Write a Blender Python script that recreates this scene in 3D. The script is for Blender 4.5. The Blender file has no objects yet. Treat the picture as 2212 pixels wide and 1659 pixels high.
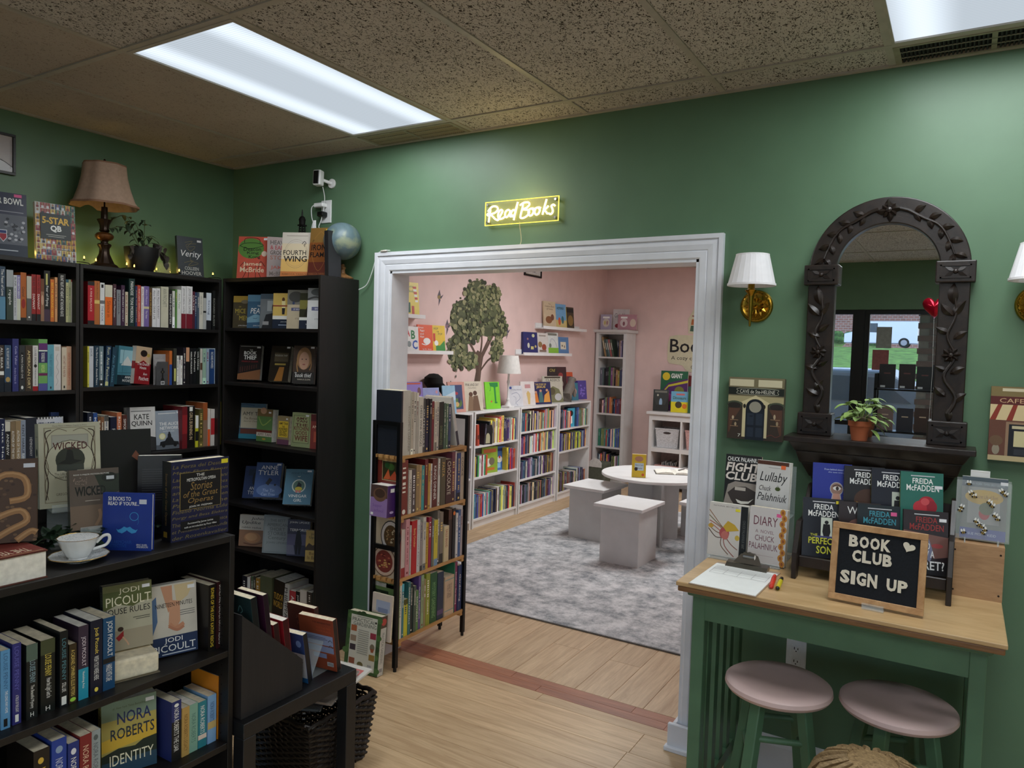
import bpy, bmesh, math, random
from mathutils import Vector, Matrix
random.seed(7)
PI = math.pi
SC = bpy.context.scene
COL = SC.collection
# ------------------------------------------------------------------ camera
YAW, PITCH, ROLL, FPX = -0.5481, -0.0463, 0.0293, 1595.8
CAM_AT = Vector((3.902, -3.023, 1.674))
def camera():
    f = Vector((math.sin(YAW)*math.cos(PITCH), math.cos(YAW)*math.cos(PITCH), math.sin(PITCH)))
    r0 = Vector((math.cos(YAW), -math.sin(YAW), 0)); u0 = r0.cross(f)
    r = r0*math.cos(ROLL) + u0*math.sin(ROLL); u = u0*math.cos(ROLL) - r0*math.sin(ROLL)
    cd = bpy.data.cameras.new('camera'); cd.sensor_width = 36; cd.lens = 36*FPX/2212; cd.clip_start = .02; cd.clip_end = 300
    o = bpy.data.objects.new('camera', cd); COL.objects.link(o)
    o.matrix_world = Matrix(((r.x, u.x, -f.x, CAM_AT.x), (r.y, u.y, -f.y, CAM_AT.y), (r.z, u.z, -f.z, CAM_AT.z), (0, 0, 0, 1)))
    SC.camera = o
camera()
# ------------------------------------------------------------------ world, exposure
SKY_STRENGTH = 13.0
w = bpy.data.worlds.new('world'); SC.world = w; w.use_nodes = True
nt = w.node_tree; bg = nt.nodes['Background']
sky = nt.nodes.new('ShaderNodeTexSky'); sky.sky_type = 'HOSEK_WILKIE'; sky.turbidity = 6; sky.ground_albedo = .3
sky.sun_direction = (0.55, -0.35, 0.76)
nt.links.new(sky.outputs[0], bg.inputs[0]); bg.inputs[1].default_value = SKY_STRENGTH
SC.view_settings.view_transform = 'Standard'; SC.view_settings.look = 'None'
SC.view_settings.exposure = 0.15; SC.view_settings.gamma = 1; SC.view_settings.use_curve_mapping = False
FIX_W = 16.5          # watts of each ceiling panel (the lamp itself is built with its fixture)
# ------------------------------------------------------------------ helpers
def srgb(c):
    return tuple(((x/255)/12.92 if x/255 <= .04045 else ((x/255+.055)/1.055)**2.4) for x in c)
_M = {}
def newmat(name):
    m = bpy.data.materials.new(name); m.use_nodes = True
    return m, m.node_tree, m.node_tree.nodes['Principled BSDF']
def mat(col, rough=.5, metal=0, var=.06, scale=30, spec=.5, bump=0, name=None, stretch=None, emit=None, estr=0, alpha=None, trans=0, ior=1.45):
    """plain procedural material: colour with a little noise in value"""
    key = (tuple(col), rough, metal, var, scale, spec, bump, stretch, emit, estr, alpha, trans)
    if key in _M: return _M[key]
    m, t, b = newmat(name or 'm_%02x%02x%02x' % tuple(int(max(0, min(255, x))) for x in col))
    c = srgb(col)
    b.inputs['Roughness'].default_value = rough; b.inputs['Metallic'].default_value = metal
    b.inputs['Specular IOR Level'].default_value = spec; b.inputs['IOR'].default_value = ior
    if trans: b.inputs['Transmission Weight'].default_value = trans
    if alpha is not None: b.inputs['Alpha'].default_value = alpha
    if emit: b.inputs['Emission Color'].default_value = (*srgb(emit), 1); b.inputs['Emission Strength'].default_value = estr
    if var or bump:
        tc = t.nodes.new('ShaderNodeTexCoord'); n = t.nodes.new('ShaderNodeTexNoise'); n.inputs['Scale'].default_value = scale; n.inputs['Detail'].default_value = 3
        if stretch:
            mp = t.nodes.new('ShaderNodeMapping'); mp.inputs['Scale'].default_value = stretch
            t.links.new(tc.outputs['Object'], mp.inputs[0]); t.links.new(mp.outputs[0], n.inputs['Vector'])
        else: t.links.new(tc.outputs['Object'], n.inputs['Vector'])
        r = t.nodes.new('ShaderNodeValToRGB'); e = r.color_ramp.elements
        e[0].position = .3; e[1].position = .7
        e[0].color = (*[x*(1-2*var) for x in c], 1); e[1].color = (*[min(1, x*(1+2*var)) for x in c], 1)
        t.links.new(n.outputs[0], r.inputs[0]); t.links.new(r.outputs[0], b.inputs['Base Color'])
        if bump:
            bp = t.nodes.new('ShaderNodeBump'); bp.inputs['Strength'].default_value = bump; bp.inputs['Distance'].default_value = .002
            t.links.new(n.outputs[0], bp.inputs['Height']); t.links.new(bp.outputs[0], b.inputs['Normal'])
    else: b.inputs['Base Color'].default_value = (*c, 1)
    _M[key] = m
    return m
def emat(col, strength, name):
    m = bpy.data.materials.new(name); m.use_nodes = True; t = m.node_tree; t.nodes.clear()
    o = t.nodes.new('ShaderNodeOutputMaterial'); e = t.nodes.new('ShaderNodeEmission')
    e.inputs[0].default_value = (*srgb(col), 1); e.inputs[1].default_value = strength; t.links.new(e.outputs[0], o.inputs[0])
    return m
def pmat(col, rough=.45): return mat(col, rough, 0, 0)          # print: flat ink
class MB:
    """collects shapes into one mesh"""
    def __init__(s, mt=None): s.v = []; s.f = []; s.m = []; s.mats = []; s.d = mt; s.M = None
    def mi(s, mt):
        mt = mt or s.d
        if mt not in s.mats: s.mats.append(mt)
        return s.mats.index(mt)
    def add(s, vs, fs, mt=None, M=None):
        k = len(s.v); i = s.mi(mt)
        M = M if M is not None else s.M
        s.v += [tuple(M @ Vector(q)) for q in vs] if M is not None else [tuple(q) for q in vs]
        s.f += [tuple(k+j for j in f) for f in fs]; s.m += [i]*len(fs)
        return s
    def box(s, x0, x1, y0, y1, z0, z1, mt=None, M=None):
        return s.add([(x, y, z) for z in (z0, z1) for y in (y0, y1) for x in (x0, x1)],
                     [(0, 2, 3, 1), (4, 5, 7, 6), (0, 1, 5, 4), (2, 6, 7, 3), (0, 4, 6, 2), (1, 3, 7, 5)], mt, M)
    def quad(s, a, b, c, d, mt=None, M=None): return s.add([a, b, c, d], [(0, 1, 2, 3)], mt, M)
    def prism(s, poly, axis, a0, a1, mt=None, M=None):
        """extrude a 2-D outline along an axis ('x': (y,z), 'y': (x,z), 'z': (x,y))"""
        n = len(poly)
        P = {'x': lambda p, a: (a, p[0], p[1]), 'y': lambda p, a: (p[0], a, p[1]), 'z': lambda p, a: (p[0], p[1], a)}[axis]
        vs = [P(p, a0) for p in poly] + [P(p, a1) for p in poly]
        ar = sum(poly[i][0]*poly[(i+1) % n][1]-poly[(i+1) % n][0]*poly[i][1] for i in range(n))
        flip = (ar > 0) == (axis == 'y')
        fs = [(i, (i+1) % n, n+(i+1) % n, n+i) for i in range(n)] + [tuple(range(n))[::-1], tuple(range(n, 2*n))]
        if flip: fs = [f[::-1] for f in fs]
        return s.add(vs, fs, mt, M)
    def cyl(s, p0, p1, r0, r1=None, n=12, mt=None, M=None, caps=True):
        r1 = r0 if r1 is None else r1
        p0 = Vector(p0); p1 = Vector(p1); d = (p1-p0).normalized()
        a = d.orthogonal().normalized(); b = d.cross(a)
        vs = []
        for p, r in ((p0, r0), (p1, r1)):
            for i in range(n): t = 2*PI*i/n; vs.append(p+(a*math.cos(t)+b*math.sin(t))*r)
        fs = [(i, (i+1) % n, n+(i+1) % n, n+i) for i in range(n)]
        if caps: fs += [tuple(range(n))[::-1], tuple(range(n, 2*n))]
        return s.add(vs, fs, mt, M)
    def tube(s, pts, r, n=6, mt=None, M=None):
        pts = [Vector(p) for p in pts]; vs = []; fs = []
        k = len(pts); a = None
        for i, p in enumerate(pts):
            d = (pts[min(i+1, k-1)]-pts[max(i-1, 0)])
            d = d.normalized() if d.length > 1e-9 else Vector((0, 0, 1))
            a = d.orthogonal().normalized() if a is None else (a-d*a.dot(d)).normalized()
            b = d.cross(a); rr = r[i] if isinstance(r, (list, tuple)) else r
            for j in range(n): t = 2*PI*j/n; vs.append(p+(a*math.cos(t)+b*math.sin(t))*rr)
        for i in range(k-1):
            for j in range(n): fs.append((i*n+j, i*n+(j+1) % n, (i+1)*n+(j+1) % n, (i+1)*n+j))
        fs += [tuple(range(n))[::-1], tuple(range((k-1)*n, k*n))]
        return s.add(vs, fs, mt, M)
    def lathe(s, prof, n=24, mt=None, M=None, at=(0, 0, 0), sq=None):
        """profile of (radius, z); sq = optional function(angle)->radius factor"""
        vs = []; fs = []; k = len(prof)
        for r, z in prof:
            for j in range(n):
                t = 2*PI*j/n; q = sq(t) if sq else 1
                vs.append((at[0]+r*q*math.cos(t), at[1]+r*q*math.sin(t), at[2]+z))
        for i in range(k-1):
            for j in range(n): fs.append((i*n+j, i*n+(j+1) % n, (i+1)*n+(j+1) % n, (i+1)*n+j))
        a, b = prof[0], prof[-1]
        if a[0] > .01 and b[0] > .01 and abs(a[0]-b[0]) < .008 and abs(a[1]-b[1]) < .012:      # a ring: close the profile
            for j in range(n): fs.append(((k-1)*n+j, (k-1)*n+(j+1) % n, (j+1) % n, j))
            return s.add(vs, fs, mt, M)
        if a[0] > 1e-6: fs.append(tuple(range(n))[::-1])
        if b[0] > 1e-6: fs.append(tuple(range((k-1)*n, k*n)))
        return s.add(vs, fs, mt, M)
    def mesh(s, name, smooth=False):
        me = bpy.data.meshes.new(name); me.from_pydata(s.v, [], s.f)
        for m in s.mats: me.materials.append(m)
        if len(s.mats) > 1: me.polygons.foreach_set('material_index', s.m)
        if smooth:
            me.polygons.foreach_set('use_smooth', [True]*len(s.f)); me.set_sharp_from_angle(angle=math.radians(40))
        me.update()
        return me
    def build(s, name, parent=None, smooth=False, bevel=0, seg=1):
        return link(name, s.mesh(name, smooth), parent, bevel, seg)
def link(name, me, parent=None, bevel=0, seg=1):
    o = bpy.data.objects.new(name, me); COL.objects.link(o)
    if parent is not None: o.parent = parent
    if bevel:
        b = o.modifiers.new('bevel', 'BEVEL'); b.width = bevel; b.segments = seg; b.limit_method = 'ANGLE'; b.angle_limit = math.radians(40)
    return o
def thing(name, label, cat, loc=(0, 0, 0), rz=0, group=None, kind=None):
    o = bpy.data.objects.new(name, None); COL.objects.link(o); o.empty_display_size = .05
    o.location = loc; o.rotation_euler = (0, 0, rz)
    return tag(o, label, cat, group, kind)
def tag(o, label=None, cat=None, group=None, kind=None):
    if label: o['label'] = label
    if cat: o['category'] = cat
    if group: o['group'] = group
    if kind: o['kind'] = kind
    return o
def struct(o, label=None): o['kind'] = 'structure'; return tag(o, label)
def bz(p0, p1, p2, p3, n=12):
    out = []
    for i in range(n+1):
        t = i/n; q = 1-t
        out.append(tuple(q**3*a+3*q*q*t*b+3*q*t*t*c+t**3*d for a, b, c, d in zip(p0, p1, p2, p3)))
    return out
def crom(pts, n=6, closed=False):
    """smooth curve through points"""
    P = [Vector(p) for p in pts]; k = len(P); out = []
    rng = range(k if closed else k-1)
    for i in rng:
        g = (lambda j: P[j % k]) if closed else (lambda j: P[max(0, min(k-1, j))])
        a, b, c, d = g(i-1), g(i), g(i+1), g(i+2)
        for q in range(n):
            t = q/n; out.append(.5*((2*b)+(c-a)*t+(2*a-5*b+4*c-d)*t*t+(3*b-a-3*c+d)*t**3))
    if not closed: out.append(P[-1])
    return out
# ---- lettering
_T = {}
def glyphs(s, bold=0., shear=0.):
    """flat mesh of a line of text, scaled to fit 0..1 in both directions; returns verts, faces, aspect"""
    key = (s, bold, shear)
    if key in _T: return _T[key]
    c = bpy.data.curves.new('txt', 'FONT'); c.body = s; c.size = 1; c.resolution_u = 2; c.offset = bold; c.shear = shear; c.fill_mode = 'FRONT'
    o = bpy.data.objects.new('txt', c)
    me = bpy.data.meshes.new_from_object(o)
    vs = [(v.co.x, v.co.y) for v in me.vertices]; fs = [tuple(p.vertices) for p in me.polygons]
    fs2 = []
    for f in fs:
        a = sum(vs[f[i]][0]*vs[f[(i+1) % len(f)]][1]-vs[f[(i+1) % len(f)]][0]*vs[f[i]][1] for i in range(len(f)))
        fs2.append(f if a > 0 else f[::-1])
    bpy.data.objects.remove(o); bpy.data.meshes.remove(me); bpy.data.curves.remove(c)
    if not vs: vs = [(0, 0), (1, 1)]
    x0 = min(v[0] for v in vs); x1 = max(v[0] for v in vs); y0 = min(v[1] for v in vs); y1 = max(v[1] for v in vs)
    dx = max(x1-x0, 1e-6); dy = max(y1-y0, 1e-6)
    _T[key] = ([((a-x0)/dx, (b-y0)/dy) for a, b in vs], fs2, dx/dy)
    return _T[key]
def printed(mb, items, w, h, frame):
    """flat print on a w x h face; items in 0..1 coordinates; frame(x, z, lift) -> point"""
    for k, it in enumerate(items):
        L = .0003+.00003*k; t = it[0]
        if t == 'r':
            _, a, b, c, d, col = it
            mb.add([frame(a*w, b*h, L), frame(c*w, b*h, L), frame(c*w, d*h, L), frame(a*w, d*h, L)], [(0, 1, 2, 3)], pmat(col))
        elif t == 'e':
            _, a, b, ra, rb, col = it; n = 20
            mb.add([frame((a+ra*math.cos(2*PI*i/n))*w, (b+rb*math.sin(2*PI*i/n))*h, L) for i in range(n)], [tuple(range(n))], pmat(col))
        elif t == 'p':
            _, pts, col = it
            ar = sum(pts[i][0]*pts[(i+1) % len(pts)][1]-pts[(i+1) % len(pts)][0]*pts[i][1] for i in range(len(pts)))
            if ar < 0: pts = pts[::-1]
            mb.add([frame(a*w, b*h, L) for a, b in pts], [tuple(range(len(pts)))], pmat(col))
        elif t == 'l':
            _, pts, lw, col = it
            if len(pts) > 2: pts = [(q[0], q[1]) for q in crom([(a, b, 0) for a, b in pts], 4)]
            P = [Vector((a*w, b*h)) for a, b in pts]
            vs = []
            for i, p in enumerate(P):
                d = (P[min(i+1, len(P)-1)]-P[max(i-1, 0)]).normalized(); nn = Vector((-d.y, d.x))*lw*.5
                vs += [frame(*(p-nn), L), frame(*(p+nn), L)]
            mb.add(vs, [(2*i, 2*i+2, 2*i+3, 2*i+1) for i in range(len(P)-1)], pmat(col))
        elif t == 't':
            _, s, a, b, c, d, col = it[:7]; bold = it[7] if len(it) > 7 else 0; sh = it[8] if len(it) > 8 else 0
            vs, fs, asp = glyphs(s, bold, sh)
            mb.add([frame((a+(c-a)*x)*w, (b+(d-b)*y)*h, L) for x, y in vs], fs, pmat(col))
        elif t == 'k':          # illegible lettering running down a spine: ticks of ink
            _, a, c, z0, z1, step, col, seed = it; rg = random.Random(seed); z = z1
            while z > z0:
                q = step*rg.uniform(.35, .7)
                if rg.random() < .86: mb.add([frame(a*w, (z-q)*h, L), frame(c*w, (z-q)*h, L), frame(c*w, z*h, L), frame(a*w, z*h, L)], [(0, 1, 2, 3)], pmat(col))
                z -= step
        elif t == 'v':          # text running down (spine)
            _, s, a, b, c, d, col = it[:7]; bold = it[7] if len(it) > 7 else 0; sh = it[8] if len(it) > 8 else 0
            vs, fs, asp = glyphs(s, bold, sh)
            mb.add([frame((a+(c-a)*y)*w, (d-(d-b)*x)*h, L) for x, y in vs], fs, pmat(col))
# ---- books
PAGE = mat((226, 214, 186), .8, 0, .08, 60, stretch=(1, 1, 1))
PAGEW = mat((232, 228, 216), .8, 0, .06, 60)
def cov(col, rough=.38): return mat(col, rough, 0, .03, 18)
ALLBOOKS = []
def spine_book(t, h, d, col, items=(), hard=False, page=None, simple=False, name='book', rough=.38):
    """stands with the spine to -y: x thickness (0..t), y depth (0..d), z height; root mesh is the cover"""
    c = cov(col, rough); mb = MB(c); k = .0025 if hard else .0012; e = .003 if hard else .0006
    mb.box(0, t, 0, k, 0, h); mb.box(0, k, k, d, 0, h); mb.box(t-k, t, k, d, 0, h)
    pg = page or (PAGEW if random.random() < .4 else PAGE)
    if simple:
        mb.box(k, t-k, k, d-e, e, h-e, pg)
        if items: printed(mb, items, t, h, lambda x, z, L: (x, -L, z))
        o = mb.build(name)
    else:
        o = mb.build(name, None, False, .0016 if hard else 0)
        MB(pg).box(k, t-k, k, d-e, e, h-e).build('pages', o)
        if items:
            pm = MB(); printed(pm, items, t, h, lambda x, z, L: (x, -L, z)); pm.build('spine_print', o)
    ALLBOOKS.append(o)
    return o
def face_book(label, w, h, t, loc, yaw=0, tilt=0, col=(60, 60, 60), items=(), spine=None, sitems=(), hard=False, group=None, roll=0, name='book', page=None, back=False, rough=.35):
    """cover to -y, spine on the -x side (+x if the back cover shows); loc = bottom centre of the cover; tilt leans it back"""
    c = cov(col, rough); sc = cov(spine or col, rough); k = .0025 if hard else .0012; e = .003 if hard else .0006
    mb = MB(c); s = -1 if not back else 1
    x0, x1 = -w/2, w/2
    mb.box(x0, x1, 0, k, 0, h, c); mb.box(x0, x1, t-k, t, 0, h, c)
    mb.box(*((x0, x0+k) if s < 0 else (x1-k, x1)), k, t-k, 0, h, sc)
    o = mb.build(name)
    pg = page or (PAGEW if random.random() < .5 else PAGE)
    MB(pg).box(x0+(k if s < 0 else e), x1-(e if s < 0 else k), k, t-k, e, h-e).build('pages', o)
    if items:
        pm = MB(); printed(pm, items, w, h, lambda x, z, L: (x+x0, -L, z)); pm.build('cover_print', o)
    if sitems:
        pm = MB()
        printed(pm, sitems, t, h, (lambda x, z, L: (x0-L, t-x, z)) if s < 0 else (lambda x, z, L: (x1+L, x, z))); pm.build('spine_print', o)
    o.rotation_euler = (-tilt, roll, yaw)
    up = t*math.sin(abs(tilt))+abs(math.sin(roll))*w/2 if tilt >= 0 else abs(math.sin(roll))*w/2
    o.location = (loc[0], loc[1], loc[2]+up)
    tag(o, label, 'book', group); ALLBOOKS.append(o)
    return o
ORD = ['first', 'second', 'third', 'fourth', 'fifth', 'sixth', 'seventh', 'eighth', 'ninth', 'tenth', 'eleventh', 'twelfth', 'thirteenth', 'fourteenth', 'fifteenth', 'sixteenth', 'seventeenth', 'eighteenth', 'nineteenth', 'twentieth'] + ['twenty-%s' % q for q in ('first', 'second', 'third', 'fourth', 'fifth', 'sixth', 'seventh', 'eighth', 'ninth')] + ['thirtieth'] + ['thirty-%s' % q for q in ('first', 'second', 'third', 'fourth', 'fifth', 'sixth', 'seventh', 'eighth', 'ninth')] + ['fortieth']
def cname(c):
    r, g, b = c; mx = max(c); mn = min(c); s = mx-mn
    if s < 22:
        return 'black' if mx < 48 else 'dark grey' if mx < 95 else 'grey' if mx < 160 else 'off-white' if mx < 215 else 'white'
    if mx < 50: return 'black'
    if r >= g and r >= b:
        if g > b*1.05 and g > r*.82: return 'cream' if b > r*.62 else ('yellow' if mx > 140 else 'olive')
        if g > b*1.1 and g > r*.45: return 'tan' if b > r*.45 and mx > 150 else ('orange' if mx > 150 else 'brown')
        if b > g*1.15 and b > r*.5: return 'plum' if mx < 130 else 'pink'
        return 'red' if mx > 120 else 'maroon'
    if g >= r and g >= b: return ('teal' if b > g*.85 and r < g*.75 else 'green') if mx > 80 else 'dark green'
    if r > b*.75 and r > g*1.1: return 'purple' if mx < 170 else 'lavender'
    if g > b*.82 and mx > 120: return 'pale blue' if r > 120 else 'teal'
    return 'navy' if mx < 95 else 'blue'
def place_row(rows, origin, yaw, shelf, ref, group, depth=.15, simple=False, name='book', rev=False, cat='book'):
    """rows: (offset, t, h, colour, items, lean, hard, setback); offset along the shelf from origin; spines on the shelf's front line"""
    out = []
    n = len(rows)
    for i, r in enumerate(rows):
        off, t, h, col = r[:4]; items = r[4] if len(r) > 4 else (); lean = r[5] if len(r) > 5 else 0; hard = r[6] if len(r) > 6 else False; sb = r[7] if len(r) > 7 else random.uniform(0, .006)
        o = spine_book(t, h, depth+random.uniform(-.015, .01)+(.02 if h > .225 else 0), col, items or autospine(t, h, col), hard, None, simple, name)
        ca, sa = math.cos(yaw), math.sin(yaw)
        dz = 0
        if lean: dz = (t*math.sin(abs(lean)) if lean > 0 else 0)
        lx, ly = off, sb
        o.location = (origin[0]+ca*lx-sa*ly, origin[1]+sa*lx+ca*ly, origin[2]+dz)
        o.rotation_euler = (0, lean, yaw)
        k = (n-1-i) if rev else i
        size = 'slim' if t < .016 else 'thick' if t > .036 else ''
        nm = cname(col); kind = 'hardcover' if hard else 'paperback'
        lab = ' '.join(('%s %s %s, %s from %s, %s' % (size, nm, kind, ORD[k], ref, shelf)).split())
        tag(o, lab, cat, group); out.append(o)
    return out
def autospine(t, h, col):
    """worn illegible spine lettering: short broken bars of ink"""
    if t < .008: return ()
    lum = sum(col)/3
    ink = random.choice([(235, 230, 215), (220, 190, 110), (240, 240, 240)]) if lum < 130 else random.choice([(30, 30, 35), (120, 30, 35), (35, 50, 90)])
    it = []
    z = random.uniform(.84, .94); lw = random.uniform(.3, .5); off = random.uniform(-.04, .04)
    for q in range(random.randint(1, 2)):
        L = random.uniform(.2, .36); st = max(.02, lw*t/h*.95)
        it.append(('k', .5-lw/2+off, .5+lw/2+off, max(.12, z-L), z, st, ink, random.random())); z -= L+random.uniform(.03, .08); lw *= random.choice([.6, .75, 1])
        if z < .3: break
    r = random.random()
    q = random.choice([.4, .6, 1.3, 1.5]); c2 = tuple(max(0, min(255, int(x*q))) for x in col)
    if r < .25: it.insert(0, ('r', 0, 0, 1, random.uniform(.08, .3), c2))
    elif r < .4: it.insert(0, ('r', 0, .86, 1, 1, c2))
    if random.random() < .5: it.append(('e', .5, .06, .22, .22*t/h, ink))
    return it
# ================================================================== the setting
H = 2.735; HP = 2.765; YS = -5.9; XR = 7.4
GX, GY, G = 1.192, -0.2, 0.6096
GREEN = mat((92, 122, 94), .42, 0, .025, 6, bump=.12, name='green_wall_paint')
PINK = mat((222, 193, 187), .6, 0, .02, 6, name='pink_wall_paint')
WHITE_TRIM = mat((222, 224, 230), .35, 0, .02, 12, name='white_trim_paint')
def fissured(name, base, dark, thr, sc, strength):
    m, t, b = newmat(name); b.inputs['Roughness'].default_value = .95; b.inputs['Specular IOR Level'].default_value = .1
    tc = t.nodes.new('ShaderNodeTexCoord'); mp = t.nodes.new('ShaderNodeMapping'); mp.inputs['Scale'].default_value = (1, .62, 1)
    n = t.nodes.new('ShaderNodeTexNoise'); n.inputs['Scale'].default_value = sc; n.inputs['Detail'].default_value = 2.5; n.inputs['Distortion'].default_value = 1.6
    r = t.nodes.new('ShaderNodeValToRGB'); e = r.color_ramp.elements
    e[0].position = thr; e[1].position = thr+.035; e[0].color = (*srgb(dark), 1); e[1].color = (*srgb(base), 1)
    n2 = t.nodes.new('ShaderNodeTexNoise'); n2.inputs['Scale'].default_value = 3
    mx = t.nodes.new('ShaderNodeMix'); mx.data_type = 'RGBA'; mx.blend_type = 'MULTIPLY'; mx.inputs[0].default_value = .25
    t.links.new(tc.outputs['Object'], mp.inputs[0]); t.links.new(mp.outputs[0], n.inputs['Vector']); t.links.new(tc.outputs['Object'], n2.inputs['Vector'])
    t.links.new(n.outputs[0], r.inputs[0]); t.links.new(r.outputs[0], mx.inputs[6]); t.links.new(n2.outputs[0], mx.inputs[7]); t.links.new(mx.outputs[2], b.inputs['Base Color'])
    bp = t.nodes.new('ShaderNodeBump'); bp.inputs['Strength'].default_value = strength; bp.inputs['Distance'].default_value = .003
    t.links.new(r.outputs[0], bp.inputs['Height']); t.links.new(bp.outputs[0], b.inputs['Normal'])
    return m
TILE = fissured('fissured_ceiling_tile', (206, 200, 193), (76, 69, 62), .405, 118, .5)
TILE_FINE = fissured('fine_ceiling_tile', (190, 178, 165), (138, 126, 114), .35, 120, .25)
GRIDM = mat((172, 166, 155), .45, 0, .04, 20, name='ceiling_grid_paint')
def wood(name, light, dark, sc=2.2, stretch=(1.3, 16, 16), rough=.42, rnd=.16, bump=.06):
    m, t, b = newmat(name); b.inputs['Roughness'].default_value = rough
    tc = t.nodes.new('ShaderNodeTexCoord'); mp = t.nodes.new('ShaderNodeMapping'); mp.inputs['Scale'].default_value = stretch
    oi = t.nodes.new('ShaderNodeObjectInfo'); ad = t.nodes.new('ShaderNodeVectorMath'); ad.operation = 'SCALE'; ad.inputs[3].default_value = 40
    cx = t.nodes.new('ShaderNodeCombineXYZ'); va = t.nodes.new('ShaderNodeVectorMath'); va.operation = 'ADD'
    for i in range(3): t.links.new(oi.outputs['Random'], cx.inputs[i])
    t.links.new(cx.outputs[0], ad.inputs[0]); t.links.new(tc.outputs['Object'], mp.inputs[0]); t.links.new(mp.outputs[0], va.inputs[0]); t.links.new(ad.outputs[0], va.inputs[1])
    n = t.nodes.new('ShaderNodeTexNoise'); n.inputs['Scale'].default_value = sc; n.inputs['Detail'].default_value = 7; n.inputs['Roughness'].default_value = .65; n.inputs['Distortion'].default_value = .7
    t.links.new(va.outputs[0], n.inputs['Vector'])
    r = t.nodes.new('ShaderNodeValToRGB'); e = r.color_ramp.elements; e[0].position = .32; e[1].position = .68
    e[0].color = (*srgb(dark), 1); e[1].color = (*srgb(light), 1); t.links.new(n.outputs[0], r.inputs[0])
    hs = t.nodes.new('ShaderNodeHueSaturation'); mr = t.nodes.new('ShaderNodeMapRange')
    mr.inputs[3].default_value = 1-rnd; mr.inputs[4].default_value = 1+rnd; t.links.new(oi.outputs['Random'], mr.inputs[0]); t.links.new(mr.outputs[0], hs.inputs['Value'])
    t.links.new(r.outputs[0], hs.inputs['Color']); t.links.new(hs.outputs[0], b.inputs['Base Color'])
    bp = t.nodes.new('ShaderNodeBump'); bp.inputs['Strength'].default_value = bump; bp.inputs['Distance'].default_value = .002
    t.links.new(n.outputs[0], bp.inputs['Height']); t.links.new(bp.outputs[0], b.inputs['Normal'])
    return m
OAK = wood('oak_plank', (212, 182, 142), (176, 144, 106), rnd=.09)
OAK_P = wood('oak_plank_grey', (210, 182, 146), (174, 144, 110), rnd=.08)
REDOAK = wood('red_oak_strip', (176, 116, 84), (136, 84, 60), rnd=.1)
# ---- walls
wl = MB(GREEN).box(-.12, 0, YS, 0, 0, H+.15).build('wall_left'); struct(wl, 'dark green side wall behind the tall black bookcases')
OPEN = [(-.12, 0), (1.29, 0), (1.29, 2.07), (2.95, 2.07), (2.95, 0), (XR, 0), (XR, H+.15), (-.12, H+.15)]
wb = MB(GREEN).prism(OPEN, 'y', 0, .1).build('wall_back'); struct(wb, 'green painted wall with a wide cased opening')
OPEN2 = [(-.31, 0), (1.29, 0), (1.29, 2.07), (2.95, 2.07), (2.95, 0), (4.6, 0), (4.6, HP), (-.31, HP)]
wp = MB(PINK).prism(OPEN2, 'y', .1, .12).build('wall_lining'); struct(wp, 'pink inner face of the partition wall')
pl = MB(PINK).box(-.31, -.19, .12, 6.03, 0, HP).build('wall_pink_side'); struct(pl, 'pink wall of the back room with a painted tree')
pb = MB(PINK).box(-.31, 4.6, 6.03, 6.15, 0, HP).build('wall_pink_end'); struct(pb, 'pink end wall of the back room')
pr = MB(PINK).box(4.6, 4.72, .1, 6.15, 0, HP).build('wall_pink_far_side'); struct(pr, 'pink wall of the back room facing the bookcases')
wr = MB(GREEN).box(XR, XR+.12, YS, .1, 0, H+.15).build('wall_right'); struct(wr, 'green side wall of the shop')
# storefront wall: head and end piers
sf = MB(GREEN); sf.box(-.12, XR+.12, YS-.15, YS, 2.225, H+.15); sf.box(-.12, .45, YS-.15, YS, 0, 2.225); sf.box(6.9, XR+.12, YS-.15, YS, 0, 2.225)
struct(sf.build('wall_front'), 'dark green wall above the shop window')
# ---- floors with planks
fl = MB(mat((120, 96, 66), .7, name='floor_base')).box(-.12, XR+.12, YS-.1, .1, -.05, -.003).build('floor'); struct(fl, 'light oak plank floor of the shop')
def plank_mesh(L, Wd, m):
    mb = MB(m); b = .0016; z = 0
    mb.add([(b, b, z), (L-b, b, z), (L-b, Wd-b, z), (b, Wd-b, z), (0, 0, -.003), (L, 0, -.003), (L, Wd, -.003), (0, Wd, -.003)],
           [(0, 1, 2, 3), (4, 5, 1, 0), (5, 6, 2, 1), (6, 7, 3, 2), (7, 4, 0, 3)])
    return mb.mesh('plank')
def lay(parent, x0, x1, y0, y1, m, along, Wd=.18, L=1.22, seed=1):
    rg = random.Random(seed); cache = {}
    a0, a1, b0, b1 = (x0, x1, y0, y1) if along == 'x' else (y0, y1, x0, x1)
    b = b0
    while b < b1-.01:
        a = a0-rg.uniform(0, L*.9); ww = min(Wd, b1-b)
        while a < a1:
            s = max(a, a0); e = min(a+L, a1)
            if e-s > .02:
                k = (round(e-s, 3), round(ww, 3))
                if k not in cache: cache[k] = plank_mesh(*k, m)
                o = link('plank', cache[k], parent)
                if along == 'x': o.location = (s, b, 0)
                else: o.location = (b+ww, s, 0); o.rotation_euler = (0, 0, PI/2)
            a += L
        b += Wd
lay(fl, 0, 5.2, -3.4, .1, OAK, 'x', seed=4)
MB(OAK).box(5.2, XR, YS, .1, -.003, 0).build('floor_sheet', fl); MB(OAK).box(0, 5.2, YS, -3.4, -.003, 0).build('floor_sheet', fl)
fp = MB(mat((110, 88, 62), .7, name='floor_base2')).box(-.31, 4.72, .1, 6.15, -.05, -.003).build('floor_pink_room'); struct(fp, 'pale oak plank floor of the pink room')
lay(fp, -.19, 3.6, .235, 6.03, OAK_P, 'y', seed=9)
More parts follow.
